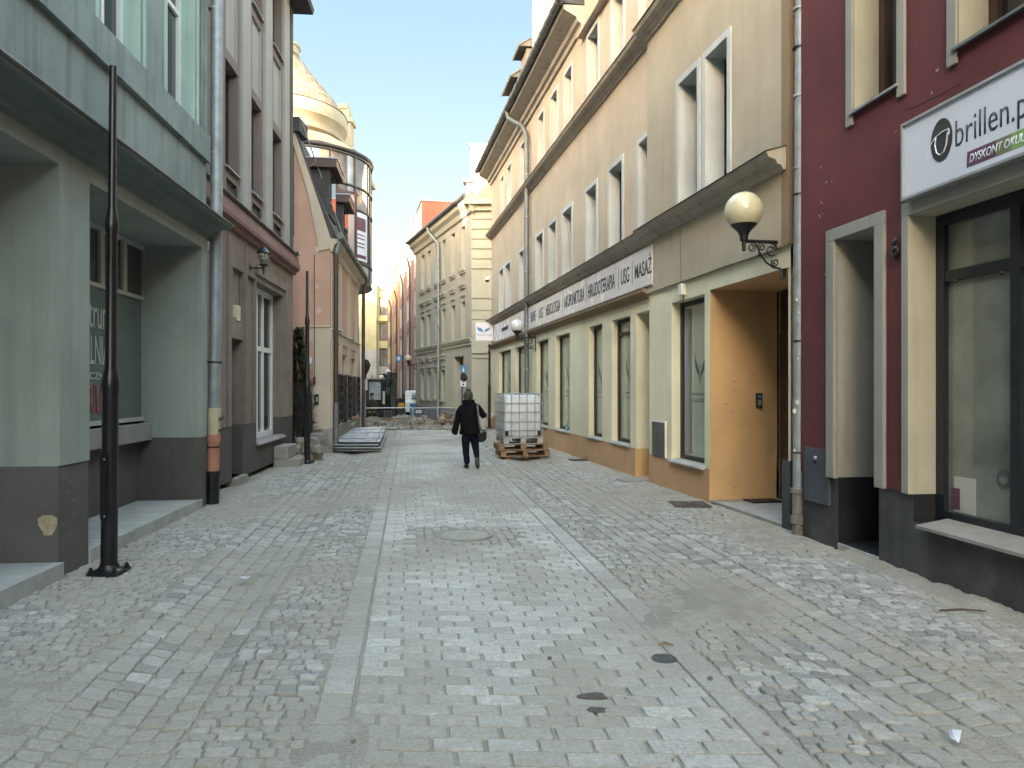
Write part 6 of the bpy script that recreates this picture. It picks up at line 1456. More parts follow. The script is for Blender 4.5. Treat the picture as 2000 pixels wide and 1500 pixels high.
# worker facing the street from the dug-up end
wk = thing('person', 'worker in dark brown jacket and cap standing in front of the digger', 'person', (W(727, 0, 39).x, 39, -0.2))
YW = 39.0
def wp(u, v, dy=0): return Vector(((u - 1000) / F * YW, YW + dy, H + (HV - v) / F * YW))
J = [(wp(727, 806), 0.14), (wp(727, 788), 0.17), (wp(726.5, 780), 0.06), (wp(726, 774, -0.02), 0.09), (wp(726, 770, -0.02), 0.08)]
E = [(0, 1), (1, 2), (2, 3), (3, 4)]
i = len(J); J += [(wp(719, 787), 0.06), (wp(717, 797, -0.03), 0.05), (wp(721, 805, -0.15), 0.035)]; E += [(1, i), (i, i + 1), (i + 1, i + 2)]; hand(J, E, i + 2, wp(721, 805, -0.15), (0.8, -0.3, 0), (0, 0, 1), 0.6)
i = len(J); J += [(wp(735, 787), 0.06), (wp(737, 797, -0.03), 0.05), (wp(734, 805, -0.15), 0.035)]; E += [(1, i), (i, i + 1), (i + 1, i + 2)]; hand(J, E, i + 2, wp(734, 805, -0.15), (-0.8, -0.3, 0), (0, 0, 1), 0.6)
for sx in (-1, 1):
    i = len(J); J += [(wp(727 + sx * 3.5, 810), 0.09), (wp(727 + sx * 4, 820), 0.06), (wp(727 + sx * 4, 831), 0.045), (wp(727 + sx * 5, 832, -0.12), 0.035)]; E += [(0, i), (i, i + 1), (i + 1, i + 2), (i + 2, i + 3)]
skin_body('body', wk, J, E, M_SKIN)
M_JKT = mat('dark_olive_jacket', (0.035, 0.028, 0.018), rough=0.9, var=0.3)
mb = MB(M_JKT); mb.loft([(wp(727, 810), 0.24, 0.17), (wp(727, 800), 0.24, 0.17), (wp(727, 790), 0.25, 0.17), (wp(727, 784), 0.22, 0.14), (wp(727, 780), 0.10, 0.09)], 16)
for sx in (-1, 1): mb.loft([(wp(727 + sx * 6, 785), 0.08, 0.08), (wp(727 + sx * 9.5, 789), 0.085, 0.085), (wp(727 + sx * 10.5, 797, -0.04), 0.075, 0.075), (wp(727 + sx * 7, 804, -0.14), 0.06, 0.06)], 12)
mb.build('jacket', wk, smooth=60)
mb = MB(M_TROU)
for sx in (-1, 1): mb.loft([(wp(727 + sx * 3.2, 806), 0.12, 0.13), (wp(727 + sx * 3.8, 818), 0.09, 0.09), (wp(727 + sx * 4, 830), 0.07, 0.07)], 12)
mb.build('trousers', wk, smooth=60)
mb = MB(M_SHOE)
for sx in (-1, 1): mb.loft([(wp(727 + sx * 4, 831, 0.06), 0.05, 0.05), (wp(727 + sx * 4.5, 831.5, -0.08), 0.055, 0.045), (wp(727 + sx * 5, 832, -0.18), 0.045, 0.03)], 10)
mb.build('boots', wk, smooth=60)
mb = MB(M_HAT); mb.loft([(wp(726, 772.5), 0.10, 0.11), (wp(726, 769.5), 0.10, 0.11), (wp(726, 767.5), 0.07, 0.08), (wp(726, 766.5), 0.01, 0.01)], 14); mb.box(wp(726, 0).x - 0.08, wp(726, 0).x + 0.08, YW - 0.19, YW - 0.08, wp(0, 772).z - 0.005, wp(0, 772).z + 0.012); mb.build('cap', wk, smooth=50)

# ================================================================== DIGGER
dg = thing('excavator', 'dark wheeled digger with glazed cab and folded black arm at the end of the street', 'excavator', (-7.3, 42, -0.3))
YD = 42.0
def dx(u): return (u - 1000) / F * YD
def dz(v): return H + (HV - v) / F * YD
M_DIG = mat('dirty_black_machine', (0.030, 0.030, 0.033), rough=0.6, var=0.4, scale=4, dirt=0.4, dirtcol=(0.07, 0.06, 0.05))
M_DIGY = mat('machine_yellow', (0.55, 0.30, 0.03), rough=0.5, var=0.2, dirt=0.3)
c0_, c1_ = dx(714), dx(747)
mb = MB(M_DIG)
for x in (c0_, c1_ - 0.09):
    for y in (YD, YD + 1.3): mb.box(x, x + 0.09, y, y + 0.09, dz(808), dz(746))
mb.box(c0_ - 0.03, c1_ + 0.03, YD - 0.06, YD + 1.45, dz(746), dz(741)); mb.box(c0_, c1_, YD, YD + 1.4, dz(812), dz(804)); mb.box(c0_, c0_ + 0.2, YD + 0.01, YD + 0.05, dz(808), dz(746)); mb.box(c0_ + 0.1, c1_ - 0.1, YD + 1.3, YD + 1.38, dz(808), dz(790)); mb.build('cab_frame', dg, bevel=0.02)
mb = MB(M_CORN); mb.box(c0_ + 0.05, c1_ - 0.03, YD - 0.05, YD + 1.4, dz(741) + 0.002, dz(738.5)); mb.build('cab_roof', dg, bevel=0.02)
mb = MB(mat('painted_sky_windscreen', (0.42, 0.46, 0.50), rough=0.3, var=0.35, scale=3, coat=1.0)); mb.box(c0_ + 0.2, c1_ - 0.1, YD + 0.03, YD + 0.045, dz(780), dz(747)); mb.build('windscreen', dg)  # bright sky reflection put into the pane colour
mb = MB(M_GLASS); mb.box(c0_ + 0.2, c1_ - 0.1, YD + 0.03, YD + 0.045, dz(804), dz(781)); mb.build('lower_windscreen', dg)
mb = MB(M_REDBR, M_IRON); mb.lathe(dx(724.5), YD + 0.3, [(0.05, dz(738)), (0.02, dz(737)), (0.02, dz(735)), (0.05, dz(735)), (0.055, dz(733)), (0.0, dz(732.5))], 10); mb.build('beacon', dg)
mb = MB(M_DIG); mb.box(dx(712), dx(775), YD + 0.2, YD + 3.2, dz(822), dz(808)); mb.box(dx(748), dx(776), YD + 1.2, YD + 3.2, dz(808), dz(778)); mb.build('chassis', dg, bevel=0.05)
for sx, sy in ((716, 0.3), (770, 0.3), (716, 2.4), (770, 2.4)):
    x_ = dx(sx); mb = MB(M_SHOE); 
    mb.tube([(x_ - 0.16, YD + sy, dz(828)), (x_ - 0.12, YD + sy, dz(828)), (x_ + 0.12, YD + sy, dz(828)), (x_ + 0.16, YD + sy, dz(828))], [0.34, 0.40, 0.40, 0.34], 22); wh = mb.build('wheel', dg, smooth=35)
    mb = MB(M_DIGY); mb.tube([(x_ - 0.17, YD + sy, dz(828)), (x_ + 0.17, YD + sy, dz(828))], 0.17, 14); mb.build('rim', wh)
def bar(mb, a, b, w_, t_): 
    a, b = Vector(a), Vector(b); d = (b - a).normalized(); s_ = Vector((1, 0, 0)); n_ = d.cross(s_).normalized()
    mb.hexa([a - s_ * w_ - n_ * t_, a + s_ * w_ - n_ * t_, a + s_ * w_ + n_ * t_, a - s_ * w_ + n_ * t_, b - s_ * w_ - n_ * t_, b + s_ * w_ - n_ * t_, b + s_ * w_ + n_ * t_, b - s_ * w_ + n_ * t_])
mb = MB(M_DIG); bar(mb, (dx(763), YD + 0.3, dz(812)), (dx(763), YD - 0.9, dz(768)), 0.11, 0.16); bar(mb, (dx(763), YD - 0.9, dz(770)), (dx(764), YD - 0.6, dz(730)), 0.11, 0.14); mb.tube([(dx(759), YD - 0.5, dz(805)), (dx(759), YD - 1.0, dz(765))], 0.05, 8); mb.build('boom', dg, bevel=0.03)
mb = MB(M_DIG); bar(mb, (dx(774), YD - 0.7, dz(733)), (dx(776), YD - 1.3, dz(800)), 0.10, 0.15); bar(mb, (dx(763), YD - 0.6, dz(731)), (dx(776), YD - 0.7, dz(733)), 0.1, 0.14); mb.tube([(dx(770), YD - 0.9, dz(740)), (dx(771), YD - 1.3, dz(790))], 0.045, 8)
for k in range(5): mb.tube([(dx(762 + k * 2), YD - 0.9, dz(760)), (dx(764 + k * 2), YD - 1.15, dz(742)), (dx(768 + k * 2), YD - 1.2, dz(736)), (dx(772 + k), YD - 1.1, dz(746)), (dx(773 + k), YD - 1.2, dz(775))], 0.018, 5)
mb.build('dipper_arm', dg, bevel=0.02)
mb = MB(M_DIG); x_ = dx(770); bk = [(0, 0), (0.5, 0.05), (0.62, 0.35), (0.45, 0.65), (0.1, 0.6)]
mb.poly([(YD - 1.7 + a, dz(822) + b) for a, b in bk], 1.0, lambda a, b, c: (x_ - 0.32 + 0.64 * c, a, b)); mb.build('bucket', dg, bevel=0.02)
mb = MB(M_IRON); mb.box(dx(749), dx(751.5), YD - 0.1, YD - 0.05, dz(760), dz(748)); mb.tube([(dx(748), YD, dz(752)), (dx(750), YD - 0.08, dz(754))], 0.015, 5); mb.build('wing_mirror', dg)

# ================================================================== VAN AND YELLOW LOADER
vn = thing('parked_van', 'white van with blue printed side parked by the far pink wall', 'van', (W(803, 0, 46).x, 46, -0.3))
YV = 46.0; a_, b_ = W(790, 0, YV).x, W(818, 0, YV).x
zt_ = H + (HV - 763) / F * YV
mb = MB(M_FRAMEW)
prof = [(YV - 0.1, 0.1), (YV - 0.1, 0.75), (YV + 0.15, 0.85), (YV + 0.35, zt_ - 0.06), (YV + 0.5, zt_), (YV + 4.6, zt_), (YV + 4.8, zt_ - 0.2), (YV + 4.8, 0.1)]
mb.poly(prof, 1.0, lambda a, b, c: (a_ + (b_ - a_ + 0.7) * c, a, b)); mb.build('body', vn, bevel=0.05)
mb = MB(M_BLUEP); mb.box(a_ + 0.35, a_ + 1.3, YV - 0.115, YV - 0.101, H + (HV - 812) / F * YV + 0.1, H + (HV - 788) / F * YV); mb.build('blue_panel', vn)
mb = MB(M_BLUEP)
for z in (1.28, 1.12, 0.98): mb.box(a_ + 0.45, a_ + 1.0, YV + 0.05, YV + 0.2, z, z + 0.03)
mb.build('side_print', vn)
for sx in (a_ + 0.12, b_ + 0.5):
    for sy in (0.8, 3.9): mb = MB(M_SHOE); mb.tube([(sx - 0.12, YV + sy, 0.02), (sx + 0.12, YV + sy, 0.02)], 0.32, 18); mb.build('wheel', vn, smooth=35)
mb = MB(M_IRON); mb.box(a_ - 0.20, a_ - 0.02, YV + 0.3, YV + 0.42, H + (HV - 781) / F * YV, H + (HV - 770) / F * YV); mb.build('wing_mirror', vn, bevel=0.02)
mb = MB(M_GLASS); mb.add([(a_ + 0.12, YV + 0.13, 0.86), (b_ + 0.55, YV + 0.13, 0.86), (b_ + 0.55, YV + 0.33, zt_ - 0.1), (a_ + 0.12, YV + 0.33, zt_ - 0.1)], [(0, 1, 2, 3)]) if False else mb.box(b_ + 0.1, b_ + 0.5, YV + 0.1, YV + 0.16, 0.9, zt_ - 0.2); mb.build('windscreen', vn)
yp_ = thing('yellow_machine_part', 'orange yellow machine attachment standing between digger and van', 'machine part', (W(783, 0, 43).x, 43, 0))  # yellow machine attachment: hopper on a stand
x0_, x1_ = W(777, 0, 43).x, W(789, 0, 43).x; mb = MB(M_DIGY); mb.box(x0_, x1_, 43, 43.5, H + (HV - 796) / F * 43, H + (HV - 787) / F * 43); mb.build('hopper', yp_, bevel=0.03)
mb = MB(M_DIG); mb.box(x0_, x1_, 43.05, 43.4, -0.3, H + (HV - 796) / F * 43 - 0.002); mb.build('stand', yp_)

# ================================================================== SITE FENCE, RUBBLE, STACKED PANELS
fgp = 'temporary fence panels across the street'
def fence_panel(u0, u1, y0, y1, v0, v1, lab, bars=2):
    t = thing('site_fence_panel', lab, 'fence panel', W(u0, v1, y0) * 1.0 if False else (W(u0, 0, y0).x, y0, 0.02), fgp)
    a, b = W(u0, 0, y0), W(u1, 0, y1); zt = H + (HV - v0) / F * y0; zb = 0.06
    mb = MB(M_ALUM)
    mb.tube([(a.x, a.y, 0), (a.x, a.y, zt)], 0.022, 8); mb.tube([(b.x, b.y, 0), (b.x, b.y, zt)], 0.022, 8)
    mb.tube([(a.x, a.y, zt), (b.x, b.y, zt)], 0.02, 8); mb.tube([(a.x, a.y, zb), (b.x, b.y, zb)], 0.02, 8)
    mb.build('frame', t)
    mb = MB(M_CONC)
    for q in (a, b): mb.box(q.x - 0.10, q.x + 0.10, q.y - 0.25, q.y + 0.25, 0.005, 0.10)
    mb.build('foot', t, bevel=0.02)
    mb = MB(M_ALUM); n_ = 7
    for k in range(1, n_): p = a.lerp(b, k / n_); mb.tube([(p.x, p.y, zb), (p.x, p.y, zt)], 0.0025, 4, cap=False)
    mb.build('mesh', t)
fence_panel(711, 805, 28.3, 28.8, 797, 840, 'left panel of the low grey temporary fence, in front of the digger')
fence_panel(806.5, 888, 28.8, 29.4, 797, 840, 'middle panel of the low grey temporary fence, in front of the rubble')
fence_panel(890, 963, 29.4, 30.2, 797, 840, 'right panel of the low grey temporary fence, behind the walking person')
mb = MB(M_SIGNW, M_CHAR); p = W(818, 804, 28.6); mb.box(p.x - 0.11, p.x + 0.11, 28.55, 28.57, p.z - 0.045, p.z + 0.045); mb.box(p.x - 0.06, p.x + 0.06, 28.54, 28.549, p.z - 0.012, p.z + 0.012, 1); tag(mb.build('fence_plate', None), 'small white plate hung on the temporary fence', 'plate')
mb = MB(M_SIGNW, M_PLUM); a = W(936, 808, 29.6); mb.box(W(938, 0, 29.6).x, W(966, 0, 29.6).x, 29.55, 29.59, W(0, 816, 29.6).z, W(0, 807, 29.6).z); mb.box(W(946, 0, 29.6).x, W(952, 0, 29.6).x, 29.54, 29.549, W(0, 816, 29.6).z, W(0, 807, 29.6).z, 1)
mb.box(W(962, 0, 29.6).x, W(963, 0, 29.6).x, 29.6, 29.64, 0, W(0, 807, 29.6).z); mb.box(W(943, 0, 29.6).x, W(944, 0, 29.6).x, 29.6, 29.64, 0, W(0, 807, 29.6).z)
tag(mb.build('road_barrier_board', None), 'white and red barrier board low beside the far lamp pole', 'barrier')

def rock(mb, c, sx, sy, sz, rz, j=0.18, m=None):
    vs = []
    for i in (-1, 1):
        for jx in (-1, 1):
            for k in (-1, 1): vs.append((i, jx, k))
    bm = bmesh.new(); bmesh.ops.create_cube(bm, size=2); bmesh.ops.bevel(bm, geom=bm.edges[:], offset=0.28, segments=1, affect='EDGES')
    cr, sr_ = math.cos(rz), math.sin(rz); tl = random.uniform(-0.3, 0.3)
    out = []
    bm.verts.ensure_lookup_table()
    for v in bm.verts:
        x, y, z = v.co.x * (1 + random.uniform(-j, j)) * sx, v.co.y * (1 + random.uniform(-j, j)) * sy, v.co.z * (1 + random.uniform(-j, j)) * sz
        z, x = z + x * tl, x
        out.append((c[0] + x * cr - y * sr_, c[1] + x * sr_ + y * cr, c[2] + z))
    fs = [tuple(v.index for v in f.verts) for f in bm.faces]; bm.free(); mb.add(out, fs, m)
gsp = 'granite blocks piled by the second pole'
pile = []
for k in range(30):
    lvl = 0 if k < 13 else (1 if k < 23 else 2)
    u = random.uniform(576, 628 - 6 * lvl); y = random.uniform(16.4, 17.2); pile.append((W(u, 0, y).x, y, 0.09 + lvl * 0.155))
for c in pile:
    mb = MB(M_STONE); rock(mb, (0, 0, 0), random.uniform(0.09, 0.13), random.uniform(0.08, 0.12), random.uniform(0.07, 0.10), random.uniform(0, 3), 0.2)
    o = mb.build('granite_block'); o.location = c; tag(o, 'rough granite block in the pile beside the second lamp pole', 'stone block', gsp)
mb = MB(M_CONC); mb.box(W(608, 0, 17.4).x, W(636, 0, 17.4).x, 17.2, 17.6, 0.42, 0.56); tag(mb.build('concrete_slab', None, bevel=0.01), 'pale concrete slab lying on the granite pile by the gate', 'slab')
# rubble beyond the fence
def rubble(name, lab, cat, u0, u1, y0, y1, hmax, n_, m):
    mb = MB(m)
    for k in range(n_):
        y = random.uniform(y0, y1); f = random.random(); u = u0 + (u1 - u0) * f; prof_ = math.sin(math.pi * min(max(f, 0.03), 0.97)) ** 0.6 * (0.6 + 0.4 * math.sin(f * 9 + 1))
        r_ = random.uniform(0.05, 0.14); rock(mb, (W(u, 0, y).x, y, -0.05 + random.random() * hmax * prof_), r_, r_ * random.uniform(.6, 1), r_ * random.uniform(.5, .8), random.uniform(0, 3), 0.25)
    return tag(mb.build(name), lab, cat, kind='stuff')
M_RUB = mat('broken_rubble', (0.23, 0.185, 0.14), rough=0.95, var=0.3, scale=4, bump=0.8, bscale=30, island=0.45)
rubble('rubble_heap', 'brown heap of broken stone and roots against the blue grey plinth', 'rubble', 812, 902, 31.5, 34.5, 0.62, 520, M_RUB)
rubble('gravel_strip', 'scattered small stones along the edge of the finished paving', 'gravel', 705, 900, 28.4, 30.5, 0.10, 420, M_STONE)
rubble('rubble_bank', 'low bank of loose paving stones in front of the digger', 'rubble', 712, 820, 32, 37, 0.36, 480, M_STONE)
gk = 'stacks of square paving blocks behind the fence'
for (u, z, w_, h_, y, lab) in ((787, 0.0, 0.42, 0.42, 31, 'largest square stack of grey paving blocks behind the fence'), (771, 0.0, 0.26, 0.17, 30.6, 'single pale block with dark gap lying left of the largest stack'), (838, 0.0, 0.34, 0.22, 30.4, 'pale squared block near the left foot of the rubble heap')):
    mb = MB(M_CONC); x = W(u, 0, y).x; nx_ = 3 if w_ > 0.4 else 1
    for i in range(nx_):
        for j in range(nx_): mb.box(x - w_ / 2 + i * w_ / nx_ + 0.004, x - w_ / 2 + (i + 1) * w_ / nx_ - 0.004, y, y + 0.3, z + j * h_ / nx_ + 0.003, z + (j + 1) * h_ / nx_ - 0.003)
    tag(mb.build('paving_block_stack' if nx_ > 1 else 'paving_block', None, bevel=0.01), lab, 'paving blocks')
mb = MB(M_SHOE, M_ZINC); p = W(722, 832, 29.5); mb.tube([(p.x - 0.05, 29.5, 0.17), (p.x + 0.05, 29.5, 0.17)], 0.17, 20, 0); wc = thing('barrow_wheel', 'small round wheel standing behind the left end of the fence', 'wheel', (p.x, 29.5, 0.0)); mb = MB(M_CONC); vsn = []
for k in range(25): a = k * math.pi / 12; vsn.append((p.x + 0.14 * math.cos(a), 29.5, 0.18 + 0.14 * math.sin(a)))
mb.tube(vsn, 0.04, 8); mb.build('tyre', wc, smooth=60); mb = MB(M_CORN); mb.tube([(p.x, 29.47, 0.18), (p.x, 29.53, 0.18)], 0.10, 16); mb.build('rim', wc)
# timber baulks by the digger
mb = MB(M_WOOD); mb.box(W(742, 0, 34).x, W(800, 0, 34).x, 34, 34.25, 0.05, 0.22); mb.box(W(740, 0, 34).x, W(790, 0, 34).x, 34.1, 34.4, -0.1, 0.05); tag(mb.build('timber_baulk', None, bevel=0.01), 'long brown timber lying across the ground before the digger', 'timber')

# flat stack of site fence panels lying at the kerb
cor = [W(652, 885, 1), W(742, 885, 1), W(754, 853, 1), W(682, 853, 1)]
def gp(u, v, z=0.0): Y = (H - z) * F / (v - HV); return Vector(((u - 1000) / F * Y, Y, z))
Aa, Bb, Cc, Dd = gp(653, 884), gp(741, 884), gp(752, 856), gp(690, 857)
labs = ['bottom grey fence panel of the flat stack by the pink house', 'second fence panel from the bottom of the flat stack', 'fence panel just under the wrapped one in the flat stack', 'topmost fence panel of the flat stack, wrapped in pale film']
for k in range(4):
    t = thing('stacked_fence_panel', labs[k], 'fence panel', tuple(Aa), 'flat stack of fence panels')
    zz_ = 0.05 + k * 0.075; sh = Vector((0.03 * math.sin(k * 2.1), 0.06 * math.cos(k * 1.7), 0)); up = Vector((0, 0, 0.05 * k * 0.35))
    c4 = [p + sh + Vector((0, 0, zz_)) for p in (Aa, Bb, Cc, Dd)]; c4[2] = c4[2] + up * 1.5; c4[3] = c4[3] + up
    mb = MB(M_ALUM if k % 2 else M_ZINC)
    for i in range(4): mb.tube([c4[i], c4[(i + 1) % 4]], 0.024, 8)
    for f in (0.33, 0.66): mb.tube([c4[0].lerp(c4[1], f), c4[3].lerp(c4[2], f)], 0.014, 6)
    mb.build('frame', t)
    mb = MB(M_ALUM)
    for j in range(1, 14): f = j / 14; mb.tube([c4[0].lerp(c4[1], f), c4[3].lerp(c4[2], f)], 0.004, 4, cap=False)
    for j in range(1, 8): f = j / 8; mb.tube([c4[0].lerp(c4[3], f), c4[1].lerp(c4[2], f)], 0.004, 4, cap=False)
    mb.build('wire_mesh', t)
    if k == 3:
        mb = MB(mat('pale_film', (0.40, 0.42, 0.48), rough=0.35, var=0.12, scale=8)); n_ = 12; vs = []
        for i in range(n_ + 1):
            for j in range(n_ + 1):
                p = c4[0].lerp(c4[1], i / n_).lerp(c4[3].lerp(c4[2], i / n_), j / n_); vs.append(p + Vector((0, 0, 0.03 + random.uniform(-0.04, 0.008))))
        mb.add(vs, [(i * (n_ + 1) + j, (i + 1) * (n_ + 1) + j, (i + 1) * (n_ + 1) + j + 1, i * (n_ + 1) + j + 1) for i in range(n_) for j in range(n_)]); mb.build('plastic_film', t)
        mb = MB(M_ZINC)
        for f in (0.12, 0.5, 0.8): mb.tube([c4[0].lerp(c4[3], f) + Vector((0, 0, .035)), c4[1].lerp(c4[2], f) + Vector((0, 0, .035))], 0.016, 6)
        mb.tube([c4[0].lerp(c4[1], 0.93) + Vector((0, 0, .04)), c4[3].lerp(c4[2], 0.93) + Vector((0, 0, .04))], 0.02, 6); mb.build('cross_bars', t)
mb = MB(M_CONC); a = gp(655, 853); mb.box(gp(690, 848).x, gp(722, 848).x, 25.0, 25.7, 0, 0.16); tag(mb.build('kerb_stone', None, bevel=0.02), 'long grey kerb stone behind the stacked fence panels', 'kerb stone')
bk_ = thing('plant_bucket', 'pale bucket with torn plastic and leaves behind the fence stack', 'bucket', tuple(gp(683, 862)))
p = gp(683, 862); mb = MB(M_SIGNW); mb.lathe(p.x, p.y, [(0, 0.0), (0.12, 0.0), (0.15, 0.30), (0.14, 0.30)], 18); mb.build('pail', bk_, smooth=40)
mb = MB(mat('torn_plastic', (0.45, 0.55, 0.42), rough=0.5, var=0.2))
for k in range(22):
    a = random.uniform(0, 6.28); r_ = random.uniform(0.05, 0.22); c = Vector((p.x + r_ * math.cos(a), p.y + r_ * math.sin(a) * 0.6, random.uniform(0.3, 0.52))); d = Vector((random.uniform(-1, 1), random.uniform(-1, 1), random.uniform(-0.4, 1))) * 0.09; e = Vector((random.uniform(-1, 1), random.uniform(-1, 1), random.uniform(-1, 1))) * 0.04
    mb.add([c, c + d + e, c + d * 1.7, c + d - e], [(0, 1, 2, 3)])
mb.build('foliage', bk_)

# ================================================================== GATE, TREE
YG = 17.9
gt_ = thing('iron_gate', 'black iron gate with pointed uprights between the brown building and pink house', 'gate', (W(592, 0, YG).x, YG, 0))
xa, xb = L1.P(b1, 0, 0)[0] - 1.0, XW - 0.40
mb = MB(M_IRON)
for z in (0.15, 1.15): mb.box(xa, xb, YG, YG + 0.03, z, z + 0.05)
mb.build('rail', gt_)
mb = MB(M_IRON); x = xa; k = 0
while x < xb:
    h_ = 1.45 + 0.18 * abs(math.sin(k * 0.55)); mb.box(x, x + 0.075, YG + 0.004, YG + 0.02, 0.05, h_); mb.add([(x, YG + .004, h_), (x + .075, YG + .004, h_), (x + .075, YG + .02, h_), (x, YG + .02, h_), (x + .037, YG + .012, h_ + .09)], [(0, 1, 4), (1, 2, 4), (2, 3, 4), (3, 0, 4)]); x += 0.105; k += 1
mb.build('upright_slats', gt_)
mb = MB(M_IRON)
for c_ in (W(581, 0, YG).x, W(603, 0, YG).x): mb.tube([(c_ + 0.14 * math.cos(a), YG - 0.02, 1.35 + 0.16 * math.sin(a)) for a in [q_ * math.pi / 8 for q_ in range(9)]], 0.012, 6)
mb.build('arched_scroll', gt_)
tr_ = thing('conifer_tree', 'dark green conifer behind the iron gate', 'tree', (W(586, 0, 18.2).x, 18.15, 0))
M_NEED = mat('conifer_needles', (0.028, 0.055, 0.030), rough=0.8, var=0.5, scale=6, island=0.6)
tx_, ty_ = W(584, 0, 18.15).x, 18.12
mb = MB(M_WOOD); mb.tube([(tx_, ty_, 0), (tx_, ty_, 2), (tx_ - 0.1, ty_, 3.05)], [0.07, 0.05, 0.015], 8); mb.build('trunk', tr_)
mb = MB(M_NEED)
for k in range(330):
    z = 0.5 + 2.6 * random.random() ** 0.8; rm = 0.48 * (1 - (z - 0.5) / 2.75) + 0.05; a = random.uniform(0, 6.283)
    tip = Vector((tx_ + rm * math.cos(a), ty_ + 0.45 * rm * math.sin(a), z + random.uniform(-0.05, 0.12))); rt0 = Vector((tx_, ty_, z - 0.08))
    for q_ in range(18):
        f = random.uniform(0.25, 1); c = rt0.lerp(tip, f) + Vector((random.uniform(-1, 1), random.uniform(-1, 1), random.uniform(-1, 1))) * 0.03
        d = Vector((math.cos(a) + random.uniform(-.7, .7), math.sin(a) + random.uniform(-.7, .7), random.uniform(-.5, .6))).normalized() * random.uniform(0.06, 0.12); s_ = Vector((-d.y, d.x, random.uniform(-.02, .02))).normalized() * 0.016
        mb.add([c - s_, c + s_, c + d], [(0, 1, 2)])
mb.build('crown', tr_)

# ================================================================== STREET SIGNS
def signpost(x, y, lab, name='road_sign'): return thing(name, lab, 'sign', (x, y, -0.1))
ys = 32.2; x_ = W(905, 0, ys).x
t = signpost(x_, ys, 'blue road sign half covered by black bag above a white plate, beige doorway behind')
mb = MB(M_ZINC); mb.tube([(x_, ys + 0.03, -0.1), (x_, ys + 0.03, H + (HV - 712) / F * ys)], 0.03, 8); mb.build('post', t)
z0_, z1_ = H + (HV - 730) / F * ys, H + (HV - 714) / F * ys
mb = MB(M_BLUEP, M_SIGNW); mb.box(x_ - 0.12, x_ + 0.12, ys - 0.012, ys, z0_, z1_); mb.poly([(x_ - 0.05, z0_ + 0.1), (x_ + 0.05, z0_ + 0.1), (x_, z1_ - 0.06)], 0.004, lambda a, b, c: (a, ys - 0.017 + c, b), 1); mb.build('blue_plate', t)
mb = MB(M_BLACKP)
bz_ = H + (HV - 736) / F * ys; mb.loft([((x_ + 0.02, ys, bz_ - 0.18), 0.10, 0.06), ((x_ + 0.03, ys, bz_ - 0.05), 0.17, 0.08), ((x_, ys, bz_ + 0.1), 0.11, 0.07), ((x_, ys, bz_ + 0.18), 0.05, 0.05)], 9); mb.build('black_bag', t)
mb = MB(M_SIGNW, M_CHAR); z0_, z1_ = H + (HV - 755) / F * ys, H + (HV - 743) / F * ys; mb.box(x_ - 0.13, x_ + 0.13, ys - 0.012, ys, z0_, z1_); mb.poly([(x_ + 0.045 * math.cos(a), (z0_ + 0.09) + 0.045 * math.sin(a)) for a in [q_ * .7854 for q_ in range(8)]], 0.003, lambda a, b, c: (a, ys - 0.015 + c, b), 1); mb.box(x_ - 0.09, x_ + 0.09, ys - 0.015, ys - 0.0121, z1_ - 0.07, z1_ - 0.045, 1); mb.build('white_plate', t)
ys = 52.0; x_ = W(779, 0, ys).x; t = signpost(x_, ys, 'distant round blue road sign in front of the far row of houses')
zc_ = H + (HV - 700) / F * ys; mb = MB(M_BLUEP, M_SIGNW); mb.poly([(x_ + 0.24 * math.cos(a), zc_ + 0.28 * math.sin(a)) for a in [q_ * .3927 for q_ in range(16)]], 0.02, lambda a, b, c: (a, ys + c, b), 0); mb.poly([(x_ + 0.12 * math.cos(a), zc_ + 0.16 * math.sin(a)) for a in [q_ * .7854 for q_ in range(8)]], 0.004, lambda a, b, c: (a, ys - 0.005 + c, b), 1); mb.build('plate', t)
mb = MB(M_ZINC); mb.tube([(x_, ys + 0.04, -0.3), (x_, ys + 0.04, zc_ + 0.2)], 0.03, 6); mb.build('post', t)
yc = 27.2; x_ = W(711, 0, yc).x; t = signpost(x_, yc, 'road sign wrapped in a black bin bag at the pink house corner')
mb = MB(M_ZINC); mb.tube([(x_ + 0.05, yc, 0), (x_ + 0.05, yc, 2.3)], 0.025, 8); mb.build('post', t)
mb = MB(M_BLACKP); mb.loft([((x_ + .02, yc, 1.98), 0.06, 0.05), ((x_, yc, 2.15), 0.10, 0.06), ((x_ + 0.06, yc, 2.33), 0.13, 0.07), ((x_ + 0.1, yc, 2.5), 0.15, 0.08), ((x_ + 0.06, yc, 2.66), 0.10, 0.06), ((x_ + .04, yc, 2.7), 0.02, 0.02)], 9); mb.build('bin_bag', t)
mb = MB(M_SIGNW); mb.box(x_ - 0.02, x_ + 0.14, yc - 0.03, yc - 0.026, 1.55, 1.95); mb.build('white_plate', t)

